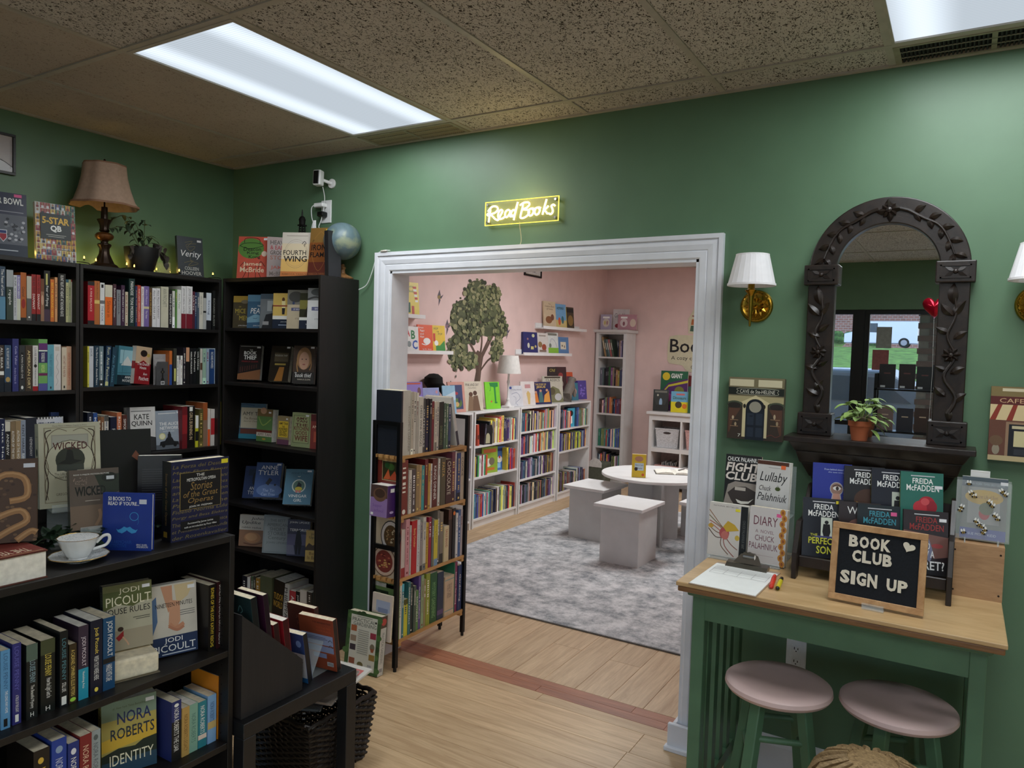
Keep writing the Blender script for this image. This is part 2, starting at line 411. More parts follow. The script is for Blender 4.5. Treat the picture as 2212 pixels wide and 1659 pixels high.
MB(OAK_P).box(3.6, 4.6, .235, 6.03, -.003, 0).build('floor_sheet', fp)
ts = MB(REDOAK).box(1.0, 3.3, .1, .235, -.02, -.002).build('trim_1'); struct(ts, 'reddish wooden threshold strip across the opening')
lay(ts, 1.0, 3.3, .1, .235, REDOAK, 'x', Wd=.0675, L=.66, seed=3)
# ---- ceiling: grid, tiles
ce = MB(mat((90, 85, 78), .9, name='ceiling_void')).box(-.12, XR+.12, YS-.1, .1, H+.03, H+.1).build('ceiling'); struct(ce, 'suspended ceiling of fissured tiles in a metal grid')
gxs = [GX+G*i for i in range(-1, 11)]; gys = [GY-2*G*j for j in range(0, 5)]
xs = [0]+gxs+[XR]; ys = [0]+gys+[YS]
FIXT = {(0, 1), (4, 1), (4, 3), (8, 1), (8, 3)}       # (column from GX, row)
VENTS = {(0, 0), (4, 0), (5, 0)}
tcache = {}
for i in range(len(xs)-1):
    for j in range(len(ys)-1):
        if (i-2, j) in FIXT or (i-2, j) in VENTS: continue
        x0, x1 = xs[i], xs[i+1]; y1, y0 = ys[j], ys[j+1]
        fine = i <= 1
        k = (round(x1-x0, 3), round(y1-y0, 3), fine)
        if k not in tcache: tcache[k] = MB(TILE_FINE if fine else TILE).box(0, k[0], 0, k[1], .004, .018).mesh('ceiling_tile')
        o = link('ceiling_tile', tcache[k], ce); o.location = (x0, y0, H)
for x in gxs: MB(GRIDM).box(x-.012, x+.012, YS, 0, H-.001, H+.02).build('grid_bar', ce)
for y in gys: MB(GRIDM).box(0, XR, y-.012, y+.012, H-.002, H+.02).build('grid_bar', ce)
MB(GRIDM).box(0, .02, YS, 0, H-.004, H+.01).build('wall_angle', ce); MB(GRIDM).box(0, XR, -.02, 0, H-.004, H+.01).build('wall_angle', ce)
cp = MB(mat((200, 190, 180), .9, name='pink_room_ceiling')).box(-.31, 4.72, .1, 6.15, HP, HP+.1).build('ceiling_pink_room'); struct(cp, 'pale tiled ceiling of the pink room')
for x in (.4, 1.01, 1.62, 2.23, 2.84, 3.45): MB(GRIDM).box(x-.012, x+.012, .12, 6.03, HP-.004, HP+.01).build('grid_bar', cp)
for y in (1.2, 2.42, 3.64, 4.86): MB(GRIDM).box(-.19, 4.6, y-.012, y+.012, HP-.005, HP+.01).build('grid_bar', cp)
# ---- ceiling light fixtures
def diffuser_mat(name, e0, e1):
    """prismatic sheet lit by two tubes: brighter over the tubes"""
    m = bpy.data.materials.new(name); m.use_nodes = True; t = m.node_tree; t.nodes.clear()
    out = t.nodes.new('ShaderNodeOutputMaterial'); em = t.nodes.new('ShaderNodeEmission')
    tc = t.nodes.new('ShaderNodeTexCoord'); sx = t.nodes.new('ShaderNodeSeparateXYZ'); t.links.new(tc.outputs['Object'], sx.inputs[0])
    ab = t.nodes.new('ShaderNodeMath'); ab.operation = 'ABSOLUTE'; t.links.new(sx.outputs[0], ab.inputs[0])
    sb = t.nodes.new('ShaderNodeMath'); sb.operation = 'SUBTRACT'; sb.inputs[1].default_value = .2; t.links.new(ab.outputs[0], sb.inputs[0])
    a2 = t.nodes.new('ShaderNodeMath'); a2.operation = 'ABSOLUTE'; t.links.new(sb.outputs[0], a2.inputs[0])
    mr = t.nodes.new('ShaderNodeMapRange'); mr.interpolation_type = 'SMOOTHSTEP'; mr.inputs[1].default_value = 0; mr.inputs[2].default_value = .12; mr.inputs[3].default_value = e1; mr.inputs[4].default_value = e0
    t.links.new(a2.outputs[0], mr.inputs[0])
    wv = t.nodes.new('ShaderNodeTexWave'); wv.wave_type = 'BANDS'; wv.bands_direction = 'Y'; wv.inputs['Scale'].default_value = 26; t.links.new(tc.outputs['Object'], wv.inputs['Vector'])
    m2 = t.nodes.new('ShaderNodeMapRange'); m2.inputs[3].default_value = .9; m2.inputs[4].default_value = 1.05; t.links.new(wv.outputs[1], m2.inputs[0])
    mu = t.nodes.new('ShaderNodeMath'); mu.operation = 'MULTIPLY'; t.links.new(mr.outputs[0], mu.inputs[0]); t.links.new(m2.outputs[0], mu.inputs[1])
    em.inputs[0].default_value = (.80, .90, 1, 1); t.links.new(mu.outputs[0], em.inputs[1]); t.links.new(em.outputs[0], out.inputs[0])
    return m
DIFF = diffuser_mat('prismatic_diffuser', .62, 1.05)
def fixture(x0, y0, z, label, watts, L=2*G, W=G):
    r = thing('ceiling_light', label, 'ceiling light', (x0+W/2, y0+L/2, z), group='fluorescent ceiling panels')
    f = MB(GRIDM); b = .022
    f.box(-W/2+.012, W/2-.012, -L/2+.012, -L/2+b+.008, -.004, .012); f.box(-W/2+.012, W/2-.012, L/2-b-.008, L/2-.012, -.004, .012)
    f.box(-W/2+.012, -W/2+b, -L/2+b+.008, L/2-b-.008, -.004, .012); f.box(W/2-b, W/2-.012, -L/2+b+.008, L/2-b-.008, -.004, .012)
    f.build('frame', r)
    MB(DIFF).box(-W/2+b, W/2-b, -L/2+b+.008, L/2-b-.008, .002, .008).build('diffuser', r)
    ld = bpy.data.lights.new('panel_lamp', 'AREA'); ld.shape = 'RECTANGLE'; ld.size = W-.06; ld.size_y = L-.08; ld.energy = watts; ld.color = (.93, .97, 1)
    lo = bpy.data.objects.new('panel_lamp', ld); COL.objects.link(lo); lo.parent = r; lo.location = (0, 0, -.006)
    return r
NAMES = {(0, 1): 'lit two-tube ceiling panel above the tall black bookcases', (4, 1): 'lit ceiling panel beside the vent above the arched mirror', (4, 3): 'lit ceiling panel over the middle of the shop',
         (8, 1): 'lit ceiling panel over the far end of the console wall', (8, 3): 'lit ceiling panel by the shop window end'}
for (c, rr), nm in NAMES.items():
    fixture(xs[c+2], ys[rr+1], H, nm, FIX_W)
fixture(1.0, 2.42, HP, 'lit ceiling panel over the round table in the pink room', FIX_W*2.3)
fixture(2.84, 3.64, HP, 'lit ceiling panel near the storage cubes in the pink room', FIX_W*2.3)
# ---- air vents in the border row
def vent(x0, x1, label, dark):
    r = thing('air_vent', label, 'vent', ((x0+x1)/2, -.1, H), group='ceiling air vents'); w = (x1-x0)/2-.012
    m = mat((150, 142, 122), .5, .2, name='vent_paint'); m2 = mat((46, 44, 42), .6, .2, name='vent_mesh') if dark else m
    MB(mat((12, 12, 12), .9, name='vent_dark') if dark else mat((70, 62, 46), .8, name='vent_shade')).box(-w, w, -.088, .08, .006, .014).build('backing', r)
    f = MB(m); f.box(-w, w, -.088, -.076, -.004, .006); f.box(-w, w, .068, .08, -.004, .006); f.box(-w, -w+.02, -.076, .068, -.004, .006); f.box(w-.02, w, -.076, .068, -.004, .006)
    f.box(-.008, .008, -.076, .068, -.003, .006); f.build('frame', r)
    n = 44; sl = MB(m2).box(-.0022, .0022, -.076, .068, -.002, .006).mesh('slat')
    for i in range(n):
        x = -w+.02+(2*w-.04)*(i+.5)/n
        if abs(x) > .013: o = link('slat', sl, r); o.location = (x, 0, 0); o.rotation_euler = (0, .5, 0)
    b = MB(m); b.box(-w+.02, w-.02, -.03, -.026, -.003, .0); b.box(-w+.02, w-.02, .022, .026, -.003, .0); b.build('cross_bar', r)
vent(GX, GX+G, 'beige louvred ceiling vent beside the lit panel above the bookcases', False)
vent(GX+4*G, GX+5*G, 'dark mesh ceiling vent above the arched mirror', True)
vent(GX+5*G, GX+6*G, 'beige ceiling vent next to the dark mesh vent', False)
# ---- casing round the opening (moulded, mitred), jambs, plinth
def casing():
    prof = [(0, 0), (0, .014), (.006, .018), (.03, .018), (.034, .014), (.038, .018), (.058, .022), (.072, .02), (.078, .016), (.082, .026), (.1, .026), (.1, 0)]
    path = [((1.29, 0), (-1, 0)), ((1.29, 2.07), (-1, 1)), ((2.95, 2.07), (1, 1)), ((2.95, 0), (1, 0))]
    vs = []; n = len(prof); fs = []
    for (px, pz), (nx, nz) in path:
        for o, d in prof: vs.append((px+nx*o, -d, pz+nz*o))
    for i in range(3):
        for j in range(n): fs.append((i*n+j, (i+1)*n+j, (i+1)*n+(j+1) % n, i*n+(j+1) % n))
    fs += [tuple(range(n)), tuple(range(3*n, 4*n))[::-1]]
    o = MB(WHITE_TRIM).add(vs, fs).build('trim_2'); struct(o, 'white moulded casing round the wide opening')
    j = MB(WHITE_TRIM); j.box(1.29, 1.302, -.012, .13, 0, 2.07); j.box(2.938, 2.95, -.012, .13, 0, 2.07); j.box(1.29, 2.95, -.012, .13, 2.058, 2.07); j.build('jamb', o)
    p = MB(WHITE_TRIM); p.box(2.905, 3.06, -.045, -.026, 0, .115); p.box(2.92, 2.938, -.026, .15, 0, .115); p.box(2.895, 3.07, -.06, -.026, 0, .02); p.build('plinth', o, bevel=.003)
casing()
bb = MB(WHITE_TRIM).prism([(-.016, 0), (-.016, .135), (-.008, .17), (0, .17), (0, 0)], 'x', 3.06, XR).build('baseboard_back'); struct(bb, 'white baseboard under the console table')
bb = MB(WHITE_TRIM).prism([(-.016, 0), (-.016, .1), (-.008, .12), (0, .12), (0, 0)], 'x', 1.065, 1.19).build('baseboard_corner'); struct(bb)
# ---- shop window (behind the camera, seen in the mirror)
ALU = mat((18, 18, 20), .35, .3, name='black_aluminium')
GLASS = mat((235, 245, 245), .02, 0, 0, alpha=.06, name='window_glass')
def pane(name, x0, x1, z0, z1, label, bars=()):
    o = MB(ALU); y0, y1 = YS-.11, YS-.05; b = .05
    o.box(x0, x0+b, y0, y1, z0, z1); o.box(x1-b, x1, y0, y1, z0, z1); o.box(x0+b, x1-b, y0, y1, z0, z0+b); o.box(x0+b, x1-b, y0, y1, z1-b, z1)
    for z in bars: o.box(x0+b, x1-b, y0, y1, z, z+.05)
    r = o.build(name); struct(r, label)
    MB(GLASS).box(x0+b, x1-b, YS-.082, YS-.078, z0+b, z1-b).build('pane', r)
pane('window_1', .45, 1.95, 0, 2.225, 'black framed shop window'); pane('door_1', 1.95, 2.88, 0, 2.225, 'black framed glass shop door', (.95,)); pane('window_2', 2.95, 5, 0, 2.225, 'black framed shop window with notices'); pane('window_3', 5, 6.9, 0, 2.225, 'black framed shop window')
struct(MB(ALU).box(2.88, 2.95, YS-.13, YS-.03, 0, 2.225).build('trim_3'), 'black door post')
for (x0, x1, z0, z1, c, lb) in ((3.07, 3.22, 1.81, 2.04, (150, 150, 148), 'grey blank notice taped to the shop window'), (3.04, 3.2, 1.57, 1.79, (150, 92, 92), 'reddish printed notice taped to the shop window')):
    o = MB(mat(c, .8)).box(x0, x1, YS-.076, YS-.074, z0, z1).build('window_notice'); tag(o, lb, 'notice')
# outside ground
lot = MB(mat((150, 150, 150), .9, 0, .1, 3, name='parking_asphalt')); lot.quad((-40, -6.05, -.02), (-40, -45, .5), (40, -45, .5), (40, -6.05, -.02)); o = lot.build('ground'); struct(o, 'pale parking lot outside')
gs = MB(mat((92, 128, 52), .9, 0, .2, 2, name='lawn')); gs.quad((-40, -45, .5), (-40, -56, 2.6), (40, -56, 2.6), (40, -45, .5)); o = gs.build('lawn'); struct(o, 'green grass bank beyond the parking lot')
rd = MB(mat((140, 140, 145), .9, name='road')); rd.quad((-40, -56, 2.6), (-40, -66, 2.7), (40, -66, 2.7), (40, -56, 2.6)); o = rd.build('road'); struct(o, 'grey road above the grass bank')
def bricks(name, c1, c2, sc):
    m, t, b = newmat(name); b.inputs['Roughness'].default_value = .9
    tc = t.nodes.new('ShaderNodeTexCoord'); br = t.nodes.new('ShaderNodeTexBrick'); br.inputs['Color1'].default_value = (*srgb(c1), 1); br.inputs['Color2'].default_value = (*srgb(c2), 1); br.inputs['Mortar'].default_value = (*srgb((150, 145, 138)), 1)
    br.inputs['Scale'].default_value = sc; mp = t.nodes.new('ShaderNodeMapping'); mp.inputs['Rotation'].default_value = (PI/2, 0, 0); t.links.new(tc.outputs['Object'], mp.inputs[0]); t.links.new(mp.outputs[0], br.inputs['Vector']); t.links.new(br.outputs[0], b.inputs['Base Color'])
    return m
bw = MB(bricks('far_brick', (140, 96, 84), (122, 84, 74), 1.2)).box(-40, 30, -74, -70, 2, 9).build('brick_building'); tag(bw, 'long brown brick building across the road', 'building')
# brick pillar of the arcade outside, bricks built one by one
pil = MB(mat((120, 112, 104), .9, name='mortar')).box(3.462, 3.838, -6.488, -6.312, 0, 2.6).build('brick_pillar'); tag(pil, 'dark red brick pillar outside the shop window', 'pillar')
bm_ = [MB(mat(c, .9)).box(0, .2, 0, .1, 0, .06).mesh('brick') for c in ((88, 58, 50), (74, 50, 46), (98, 66, 56))]
for row in range(36):
    off = 0 if row % 2 else -.1
    for k in range(3):
        x = 3.45+off+k*.21
        if x < 3.44 or x+.2 > 3.86: continue
        o = link('brick', bm_[(row*3+k) % 3], pil); o.location = (x, -6.4, .01+row*.07); 
        o.location.y = -6.39
# ================================================================== furniture of the shop
def dwood(name, light, dark, rough=.42, stretch=(14, 14, 1.2)):
    return wood(name, light, dark, 3, stretch, rough, .05, .05)
BLACK = dwood('black_brown_wood', (24, 20, 18), (14, 11, 10), .5)
WHITEP = mat((226, 224, 222), .4, 0, .02, 8, name='white_furniture_paint')
WHITEG = mat((205, 204, 202), .5, 0, .02, 8, name='off_white_paint')
def bookcase(name, label, W, Hh, D, shelves, m, loc, rz, group=None, th=.018, sw=.016, plinth=.06, inset=.0, pins=False):
    r = thing(name, label, 'bookcase', loc, rz, group)
    MB(m).box(0, sw, 0, D, 0, Hh).build('side_panel', r, bevel=.001); MB(m).box(W-sw, W, 0, D, 0, Hh).build('side_panel', r, bevel=.001)
    MB(m).box(sw, W-sw, .001, D, Hh-.02, Hh).build('top_panel', r, bevel=.001)
    MB(m).box(sw, W-sw, D-.008, D-.004, plinth, Hh-.02).build('back_panel', r)
    for z in shelves: MB(m).box(sw, W-sw, .003+inset, D-.008, z-th, z).build('shelf', r, bevel=.001)
    MB(m).box(sw, W-sw, .003, D-.008, plinth, plinth+th).build('bottom_shelf', r); MB(m).box(sw, W-sw, .02, .035, 0, plinth).build('plinth', r)
    if pins:
        pm = MB(mat((5, 5, 5), .9, 0, 0))
        for s in (0, 1):
            for z in [Hh-.2-.032*i for i in range(46)]:
                x = sw+.0004 if s == 0 else W-sw-.0004
                for y in (.035,): pm.add([(x, y+.003*math.cos(a*PI/3), z+.003*math.sin(a*PI/3)) for a in range(6)], [tuple(range(6)) if s == 0 else tuple(range(6))[::-1]])
        tag(pm.build('peg_holes', r), kind='stuff')
    return r
SH_A = [1.742, 1.42, 1.068, .74, .4]; SH_B = [1.738, 1.43, 1.075, .74, .4]; SH_C = [1.752, 1.444, 1.109, .757, .503, .14]
bookcase('bookcase', 'tall black bookcase on the side wall under the framed picture', .795, 2.025, .28, SH_A, BLACK, (.28, -1.876, 0), PI/2, 'tall black bookcases')
bookcase('bookcase', 'tall black bookcase on the side wall under the table lamp and potted plant', .79, 2.025, .28, SH_B, BLACK, (.28, -1.078, 0), PI/2, 'tall black bookcases')
bookcase('bookcase', 'tall black bookcase in the corner with the globe on top', .775, 2.03, .28, SH_C, BLACK, (.286, -.285, 0), 0, 'tall black bookcases', pins=True)
SH_L = [.69, .388]
bookcase('low_bookcase', 'low black bookcase with the teacup on top', .83, 1.06, .3, SH_L, BLACK, (1.95, -2.32, 0), PI/2, th=.02, sw=.018, pins=True)
# ---- square black side table
SIDEB = dwood('black_ash', (24, 25, 28), (15, 16, 18), .42, (1.5, 14, 14))
st = thing('side_table', 'square black side table with the file box and basket under it', 'table', (1.72, -1.233, 0))
MB(SIDEB).box(-.275, .275, -.25, .265, .4, .45).build('tabletop', st, bevel=.002)
for sx in (-1, 1):
    for y in (-.25, .215): MB(SIDEB).box(sx*.25-.025, sx*.25+.025, y, y+.05, 0, .4).build('leg', st, bevel=.002)
# ---- slim rack: black steel frame, wooden slat shelves
STEEL = mat((16, 16, 18), .4, .4, .02, name='black_steel'); SLATW = wood('pine_slat', (196, 150, 92), (160, 116, 66), 3, (16, 1.5, 16), .5, .1)
rk = thing('book_rack', 'slim black metal book rack with wooden slat shelves by the opening', 'rack', (1.304, -.14, 0))
RW, RL, RH = .185, .62, 1.29
for x in (0, RW-.022):
    for y in (0, RL-.022):
        p = MB(STEEL).box(x, x+.022, y, y+.022, .02, RH).build('post', rk, bevel=.001)
        MB(mat((8, 8, 8), .6)).cyl((x+.011, y+.011, 0), (x+.011, y+.011, .022), .009).build('foot', p)
RS = [1.115, .805, .478, .16]
for y in (0, RL-.022):
    for z in (RH, RS[1]+.155, RS[2]+.168, RS[3]+.165): MB(STEEL).box(.022, RW-.022, y+.003, y+.019, z-.022, z).build('rung', rk)
sl = MB(SLATW).box(0, .026, 0, RL-.006, -.016, 0).mesh('slat')
for z in RS:
    s = MB(SLATW).box(.0, RW, .024, .044, z-.032, z-.016).build('shelf', rk); MB(SLATW).box(0, RW, RL-.05, RL-.03, z-.032, z-.016).build('batten', s)
    for i in range(5): o = link('slat', sl, s); o.location = (.003+i*.038, .003, z)
# ---- console table
CGREEN = mat((78, 112, 84), .38, 0, .05, 10, name='green_table_paint'); CTOP = wood('birch_top', (206, 174, 128), (180, 146, 100), 2.5, (2.2, 9, 9), .3, .02, .02)
CEDGE = wood('ply_edge', (146, 104, 64), (110, 76, 44), 4, (2, 30, 30), .4)
ct = thing('console_table', 'tall green console table with a birch top against the wall', 'table', (3.58, -.34, 0))
MB(CTOP).box(-.46, .46, -.32, .3, .908, .922).build('tabletop', ct, bevel=.003, seg=2)
MB(CEDGE).box(-.455, .455, -.315, .298, .889, .908).build('edge_band', ct, bevel=.004, seg=2)
MB(CGREEN).box(-.43, .43, -.29, .29, .872, .889).build('under_moulding', ct, bevel=.006, seg=2)
MB(CGREEN).box(-.375, .375, -.262, -.24, .79, .872).build('apron', ct); MB(CGREEN).box(-.375, .375, .245, .267, .79, .872).build('apron', ct)
for s in (-1, 1):
    for y in (-.265, .225): MB(CGREEN).box(s*.396-.021, s*.396+.021, y, y+.045, 0, .872).build('leg', ct, bevel=.002)
    MB(CGREEN).box(s*.396-.012, s*.396+.012, -.22, .225, .79, .872).build('side_apron', ct)
    MB(CGREEN).box(s*.396-.012, s*.396+.012, -.22, .225, .12, .165).build('side_rail', ct)
    for k in range(4): MB(CGREEN).box(s*.396-.008, s*.396+.008, -.16+k*.1, -.115+k*.1, .165, .79).build('slat', ct)
# ---- stools
SEATP = mat((206, 178, 172), .45, 0, .03, 9, name='pale_pink_seat_paint')
def bar_stool(loc, rz, label):
    r = thing('bar_stool', label, 'stool', loc, rz, 'pink seated green stools')
    prof = [(.0, .585), (.145, .585), (.16, .592), (.167, .603), (.165, .615), (.155, .622), (.12, .6205), (.06, .616), (0, .614)]
    MB(SEATP).lathe(prof, 48).build('seat', r, True)
    tops = []
    for k in range(4):
        a = PI/4+k*PI/2; c, s = math.cos(a), math.sin(a)
        t0 = Vector((.095*c, .095*s, .586)); t1 = Vector((.19*c, .19*s, 0)); tops.append((t0, t1))
        d = (t0-t1).normalized(); M = Matrix.Translation(t1) @ d.to_track_quat('Z', 'X').to_matrix().to_4x4()
        M = Matrix.Translation(t1) @ Matrix.Rotation(math.atan2(.095, .586), 4, Vector((s, -c, 0))) @ Matrix.Rotation(a, 4, 'Z')
        L = (t0-t1).length
        MB(CGREEN).box(-.017, .017, -.019, .019, .0, L, M=M).build('leg', r, bevel=.003)
    for z, ks in ((.46, (0, 2)), (.4, (1, 3)), (.24, (0, 2)), (.18, (1, 3))):
        for k in ks:
            (a0, a1), (b0, b1) = tops[k], tops[(k+1) % 4]; f = 1-z/.586
            MB(CGREEN).cyl(a0.lerp(a1, f), b0.lerp(b1, f), .0105, n=10).build('rung', r, True)
    return r
bar_stool((3.435, -.535, 0), .35, 'pink topped green stool in front of the wall outlet'); bar_stool((3.778, -.475, 0), .45, 'pink topped green stool beside the console end leg')
# ---- woven pouf peeking in below the stools
PF = wood('woven_rattan', (170, 142, 100), (104, 80, 48), 9, (9, 9, 30), .7, .02, .5)
po = thing('pouf', 'tall round woven tan pouf on the floor before the stools', 'pouf', (3.745, -.85, 0))
prof = [(0, 0), (.13, 0), (.155, .05), (.17, .2), (.172, .4), (.162, .5), (.13, .565), (.06, .598), (0, .602)]
MB(PF).lathe(prof, 40).build('body', po, True)
for i in range(22):
    a = i*2*PI/22; pts = [((r+.002)*math.cos(a+1.2*z), (r+.002)*math.sin(a+1.2*z), z) for r, z in prof[1:-1]]
    MB(PF).tube(crom(pts, 3), .008, 5).build('braid', po, True)
# ================================================================== on the walls of the shop
BRASS = mat((170, 132, 48), .22, 1, .04, 40, name='polished_brass'); SHADEW = mat((236, 234, 236), .75, 0, .02, 20, name='white_pleated_fabric')
def sconce(x, label):
    r = thing('wall_sconce', label, 'wall lamp', (x, 0, 1.875), 0, 'brass wall sconces')
    MR = Matrix.Rotation(PI/2, 4, 'X')
    plate = MB(BRASS).lathe([(0, .0), (.063, .0), (.064, .006), (.06, .012), (.055, .013), (.052, .018), (.046, .016), (.02, .014), (0, .014)], 40, M=MR).build('backplate', r, True)
    pt = MB(BRASS)
    for i in range(12):
        a = i*PI/6; c, s = math.cos(a), math.sin(a)
        pt.add([(.012*c, -.016, .012*s), (.03*c-.009*s, -.0165, .03*s+.009*c), (.046*c, -.018, .046*s), (.03*c+.009*s, -.0165, .03*s-.009*c), (.03*c, -.024, .03*s)], [(0, 1, 4), (1, 2, 4), (2, 3, 4), (3, 0, 4)][::1])
    for i in range(28): a = i*2*PI/28; pt.cyl((.053*math.cos(a), -.012, .053*math.sin(a)), (.053*math.cos(a), -.02, .053*math.sin(a)), .004, .002, 6)
    pt.build('rosette', plate)
    MB(BRASS).tube(crom([(0, -.015, 0), (0, -.05, -.012), (0, -.085, .0), (0, -.1, .02)], 5), .006, 8).build('arm', r, True)
    MB(BRASS).lathe([(0, -.085), (.004, -.083), (.006, -.04), (.009, .0), (.011, .03), (.012, .04), (.022, .05), (.024, .056), (.016, .058), (.013, .062), (.012, .085), (0, .085)], 20, at=(0, -.1, 0)).build('candle_stem', r, True)
    n = 88
    sh = MB(SHADEW).lathe([(.088, .073), (.087, .08), (.062, .188), (.061, .192), (.059, .192), (.085, .08), (.086, .073)], n, at=(0, -.1, 0), sq=lambda t: 1+(.012 if int(round(t/(2*PI)*n)) % 4 == 0 else 0)).build('shade', r, False)
    for q, z in ((.0905, .072), (.0625, .185)): MB(SHADEW).lathe([(q, z), (q, z+.008), (q-.002, z+.008), (q-.002, z)], 48, at=(0, -.1, 0)).build('shade_trim', sh, True)
    bl = MB(mat((240, 236, 224), .4, name='bulb_glass')).lathe([(.01, .08), (.012, .09), (.02, .12), (.018, .14), (0, .155)], 16, at=(0, -.1, 0)).build('bulb', r, True)
    return r
sconce(3.187, 'brass wall sconce with white pleated shade beside the white casing'); sconce(4.1, 'brass wall sconce with white pleated shade beyond the arched mirror')
# ---- framed picture on the side wall
fr = thing('framed_picture', 'small black framed print on the green side wall', 'picture', (0.0, -1.34, 2.43), PI/2)
b = MB(mat((14, 14, 14), .35, name='black_frame')); W, Hh = .205, .19
b.box(-W/2, W/2, -.02, 0, 0, .012); b.box(-W/2, W/2, -.02, 0, Hh-.012, Hh); b.box(-W/2, -W/2+.012, -.02, 0, .012, Hh-.012); b.box(W/2-.012, W/2, -.02, 0, .012, Hh-.012); b.build('frame', fr, bevel=.001)
pm = MB(mat((170, 160, 158), .25, 0, .02)); pm.box(-W/2+.012, W/2-.012, -.012, -.004, .012, Hh-.012)
pm.build('print', fr)
g = MB(); printed(g, [('p', [(0, .02), (1, .02), (1, .14), (.8, .27), (.55, .34), (.3, .3), (0, .2)], (225, 225, 232)), ('l', [(0, .21), (.3, .31), (.55, .35), (.8, .28), (1, .15)], .003, (40, 40, 44)), ('l', [(.95, .1), (.95, .9)], .0015, (120, 112, 110))], W-.024, Hh-.024, lambda x, z, L: (x-W/2+.012, -.0125-L, z+.012)); g.build('picture_print', fr)
# ---- neon sign: acrylic back plate, glowing script
NEON_C = (255, 232, 120)
nm = emat((255, 236, 165), 4.5, 'neon_tube'); ne = emat((255, 226, 90), 1.8, 'lit_acrylic_edge')
ns = thing('neon_sign', 'lit yellow neon sign reading Read Books above the opening', 'sign', (2.091, -.012, 2.325))
W, Hh = .397, .108
ac = mat((190, 180, 120), .06, 0, 0, alpha=.16, name='clear_acrylic_plate')
MB(ac).box(-W/2, W/2, -.012, -.008, -Hh/2, Hh/2).build('backplate', ns, bevel=.001)
e = MB(ne); t = .0028
e.box(-W/2-t, W/2+t, -.0125, -.0075, Hh/2, Hh/2+t); e.box(-W/2-t, W/2+t, -.0125, -.0075, -Hh/2-t, -Hh/2); e.box(-W/2-t, -W/2, -.0125, -.0075, -Hh/2, Hh/2); e.box(W/2, W/2+t, -.0125, -.0075, -Hh/2, Hh/2); e.build('edge_light', ns)
for sx in (-1, 1):
    for sz in (-1, 1): MB(mat((190, 190, 185), .2, 1, 0)).cyl((sx*(W/2-.013), .012, sz*(Hh/2-.013)), (sx*(W/2-.013), -.018, sz*(Hh/2-.013)), .006, n=12).build('standoff', ns, True)
ld = bpy.data.lights.new('sign_glow', 'POINT'); ld.energy = 1.0; ld.color = (1, .72, .3); ld.shadow_soft_size = .06; lo = bpy.data.objects.new('sign_glow', ld); COL.objects.link(lo); lo.parent = ns; lo.location = (0, -.14, .06)
# script strokes traced in a 0..1080 x 0..340 box (x right, z up)
S = {'R': [[(40, 190), (20, 165), (40, 150), (60, 175), (70, 240), (60, 170), (45, 40)], [(30, 215), (90, 285), (160, 285), (190, 240), (150, 190), (80, 165), (110, 130), (150, 85), (195, 60)]],
     'e': [[(195, 60), (240, 150), (265, 200), (240, 225), (205, 190), (195, 120), (225, 80), (275, 90), (310, 120)]],
     'a': [[(385, 190), (355, 215), (315, 190), (305, 130), (330, 100), (370, 140), (390, 195), (380, 130), (395, 105), (425, 130)]],
     'd': [[(465, 190), (430, 205), (400, 160), (410, 110), (440, 110), (465, 160), (490, 270), (500, 325)], [(500, 325), (475, 220), (455, 110), (445, 45)]],
     'B': [[(580, 300), (575, 230), (550, 120), (545, 75)], [(535, 270), (590, 305), (660, 305), (680, 270), (640, 225), (585, 200), (660, 185), (680, 140), (640, 90), (585, 65), (545, 75)]],
     'o': [[(722, 205), (685, 195), (666, 140), (690, 95), (727, 110), (745, 165), (722, 205), (758, 195)]],
     'p': [[(815, 212), (778, 202), (760, 148), (783, 103), (820, 118), (838, 172), (815, 212), (850, 200)]],
     'k': [[(935, 328), (912, 235), (892, 150), (880, 95)], [(965, 222), (930, 185), (902, 165), (928, 140), (955, 100)]],
     's': [[(1062, 215), (1035, 236), (1008, 215), (1024, 172), (1030, 125), (1002, 92), (972, 108)]]}
for ch, st_ in S.items():
    m = MB(nm)
    for q in st_:
        P = [((a/1080-.5)*W*.965, -.017, (c/340-.53)*Hh*.93) for a, c in q]
        m.tube(crom(P, 5), .0042, 8)
    m.build('neon_letter', ns, True)
MB(mat((214, 206, 170), .5, 0, 0)).tube(crom([(-.002, -.014, -.05), (-.004, -.008, -.075), (.002, -.006, -.11), (.004, -.006, -.14), (-.004, -.006, -.158)], 6), .0016, 6).build('power_cord', ns, True)
# ---- security camera with its cord and plug
WPL = mat((232, 232, 232), .35, 0, .02, name='white_plastic'); BPL = mat((14, 14, 16), .3, 0, .02, name='black_plastic')
sc = thing('security_camera', 'small white security camera with black face high on the green wall', 'camera', (.815, 0, 2.58))
MB(WPL).cyl((.03, 0, -.01), (.03, -.012, -.01), .026, n=24).build('wall_mount', sc, True, .002)
MB(WPL).cyl((.03, -.01, -.01), (.0, -.06, .005), .009, n=12).build('stalk', sc, True)
cb = thing('camera_body', None, None); cb.parent = sc; cb.location = (-.005, -.075, .01); cb.rotation_euler = (-.05, 0, .22)
MB(WPL).box(-.024, .024, -.02, .024, -.042, .042).build('housing', cb, bevel=.008, seg=3); MB(BPL).box(-.018, .018, -.024, -.018, -.036, .036).build('lens_panel', cb, bevel=.003)
MB(WPL).tube(crom([(.005, -.05, -.035), (0, -.03, -.09), (-.008, -.028, -.15), (-.018, -.035, -.21), (-.03, -.04, -.245), (-.022, -.045, -.26)], 6), .0022, 6).build('cord', sc, True)
ot = thing('wall_outlet', 'white wall outlet with two plugs above the corner bookcase', 'outlet', (.803, 0, 2.355))
MB(WPL).box(-.039, .039, -.006, 0, 0, .126).build('cover_plate', ot, bevel=.002)
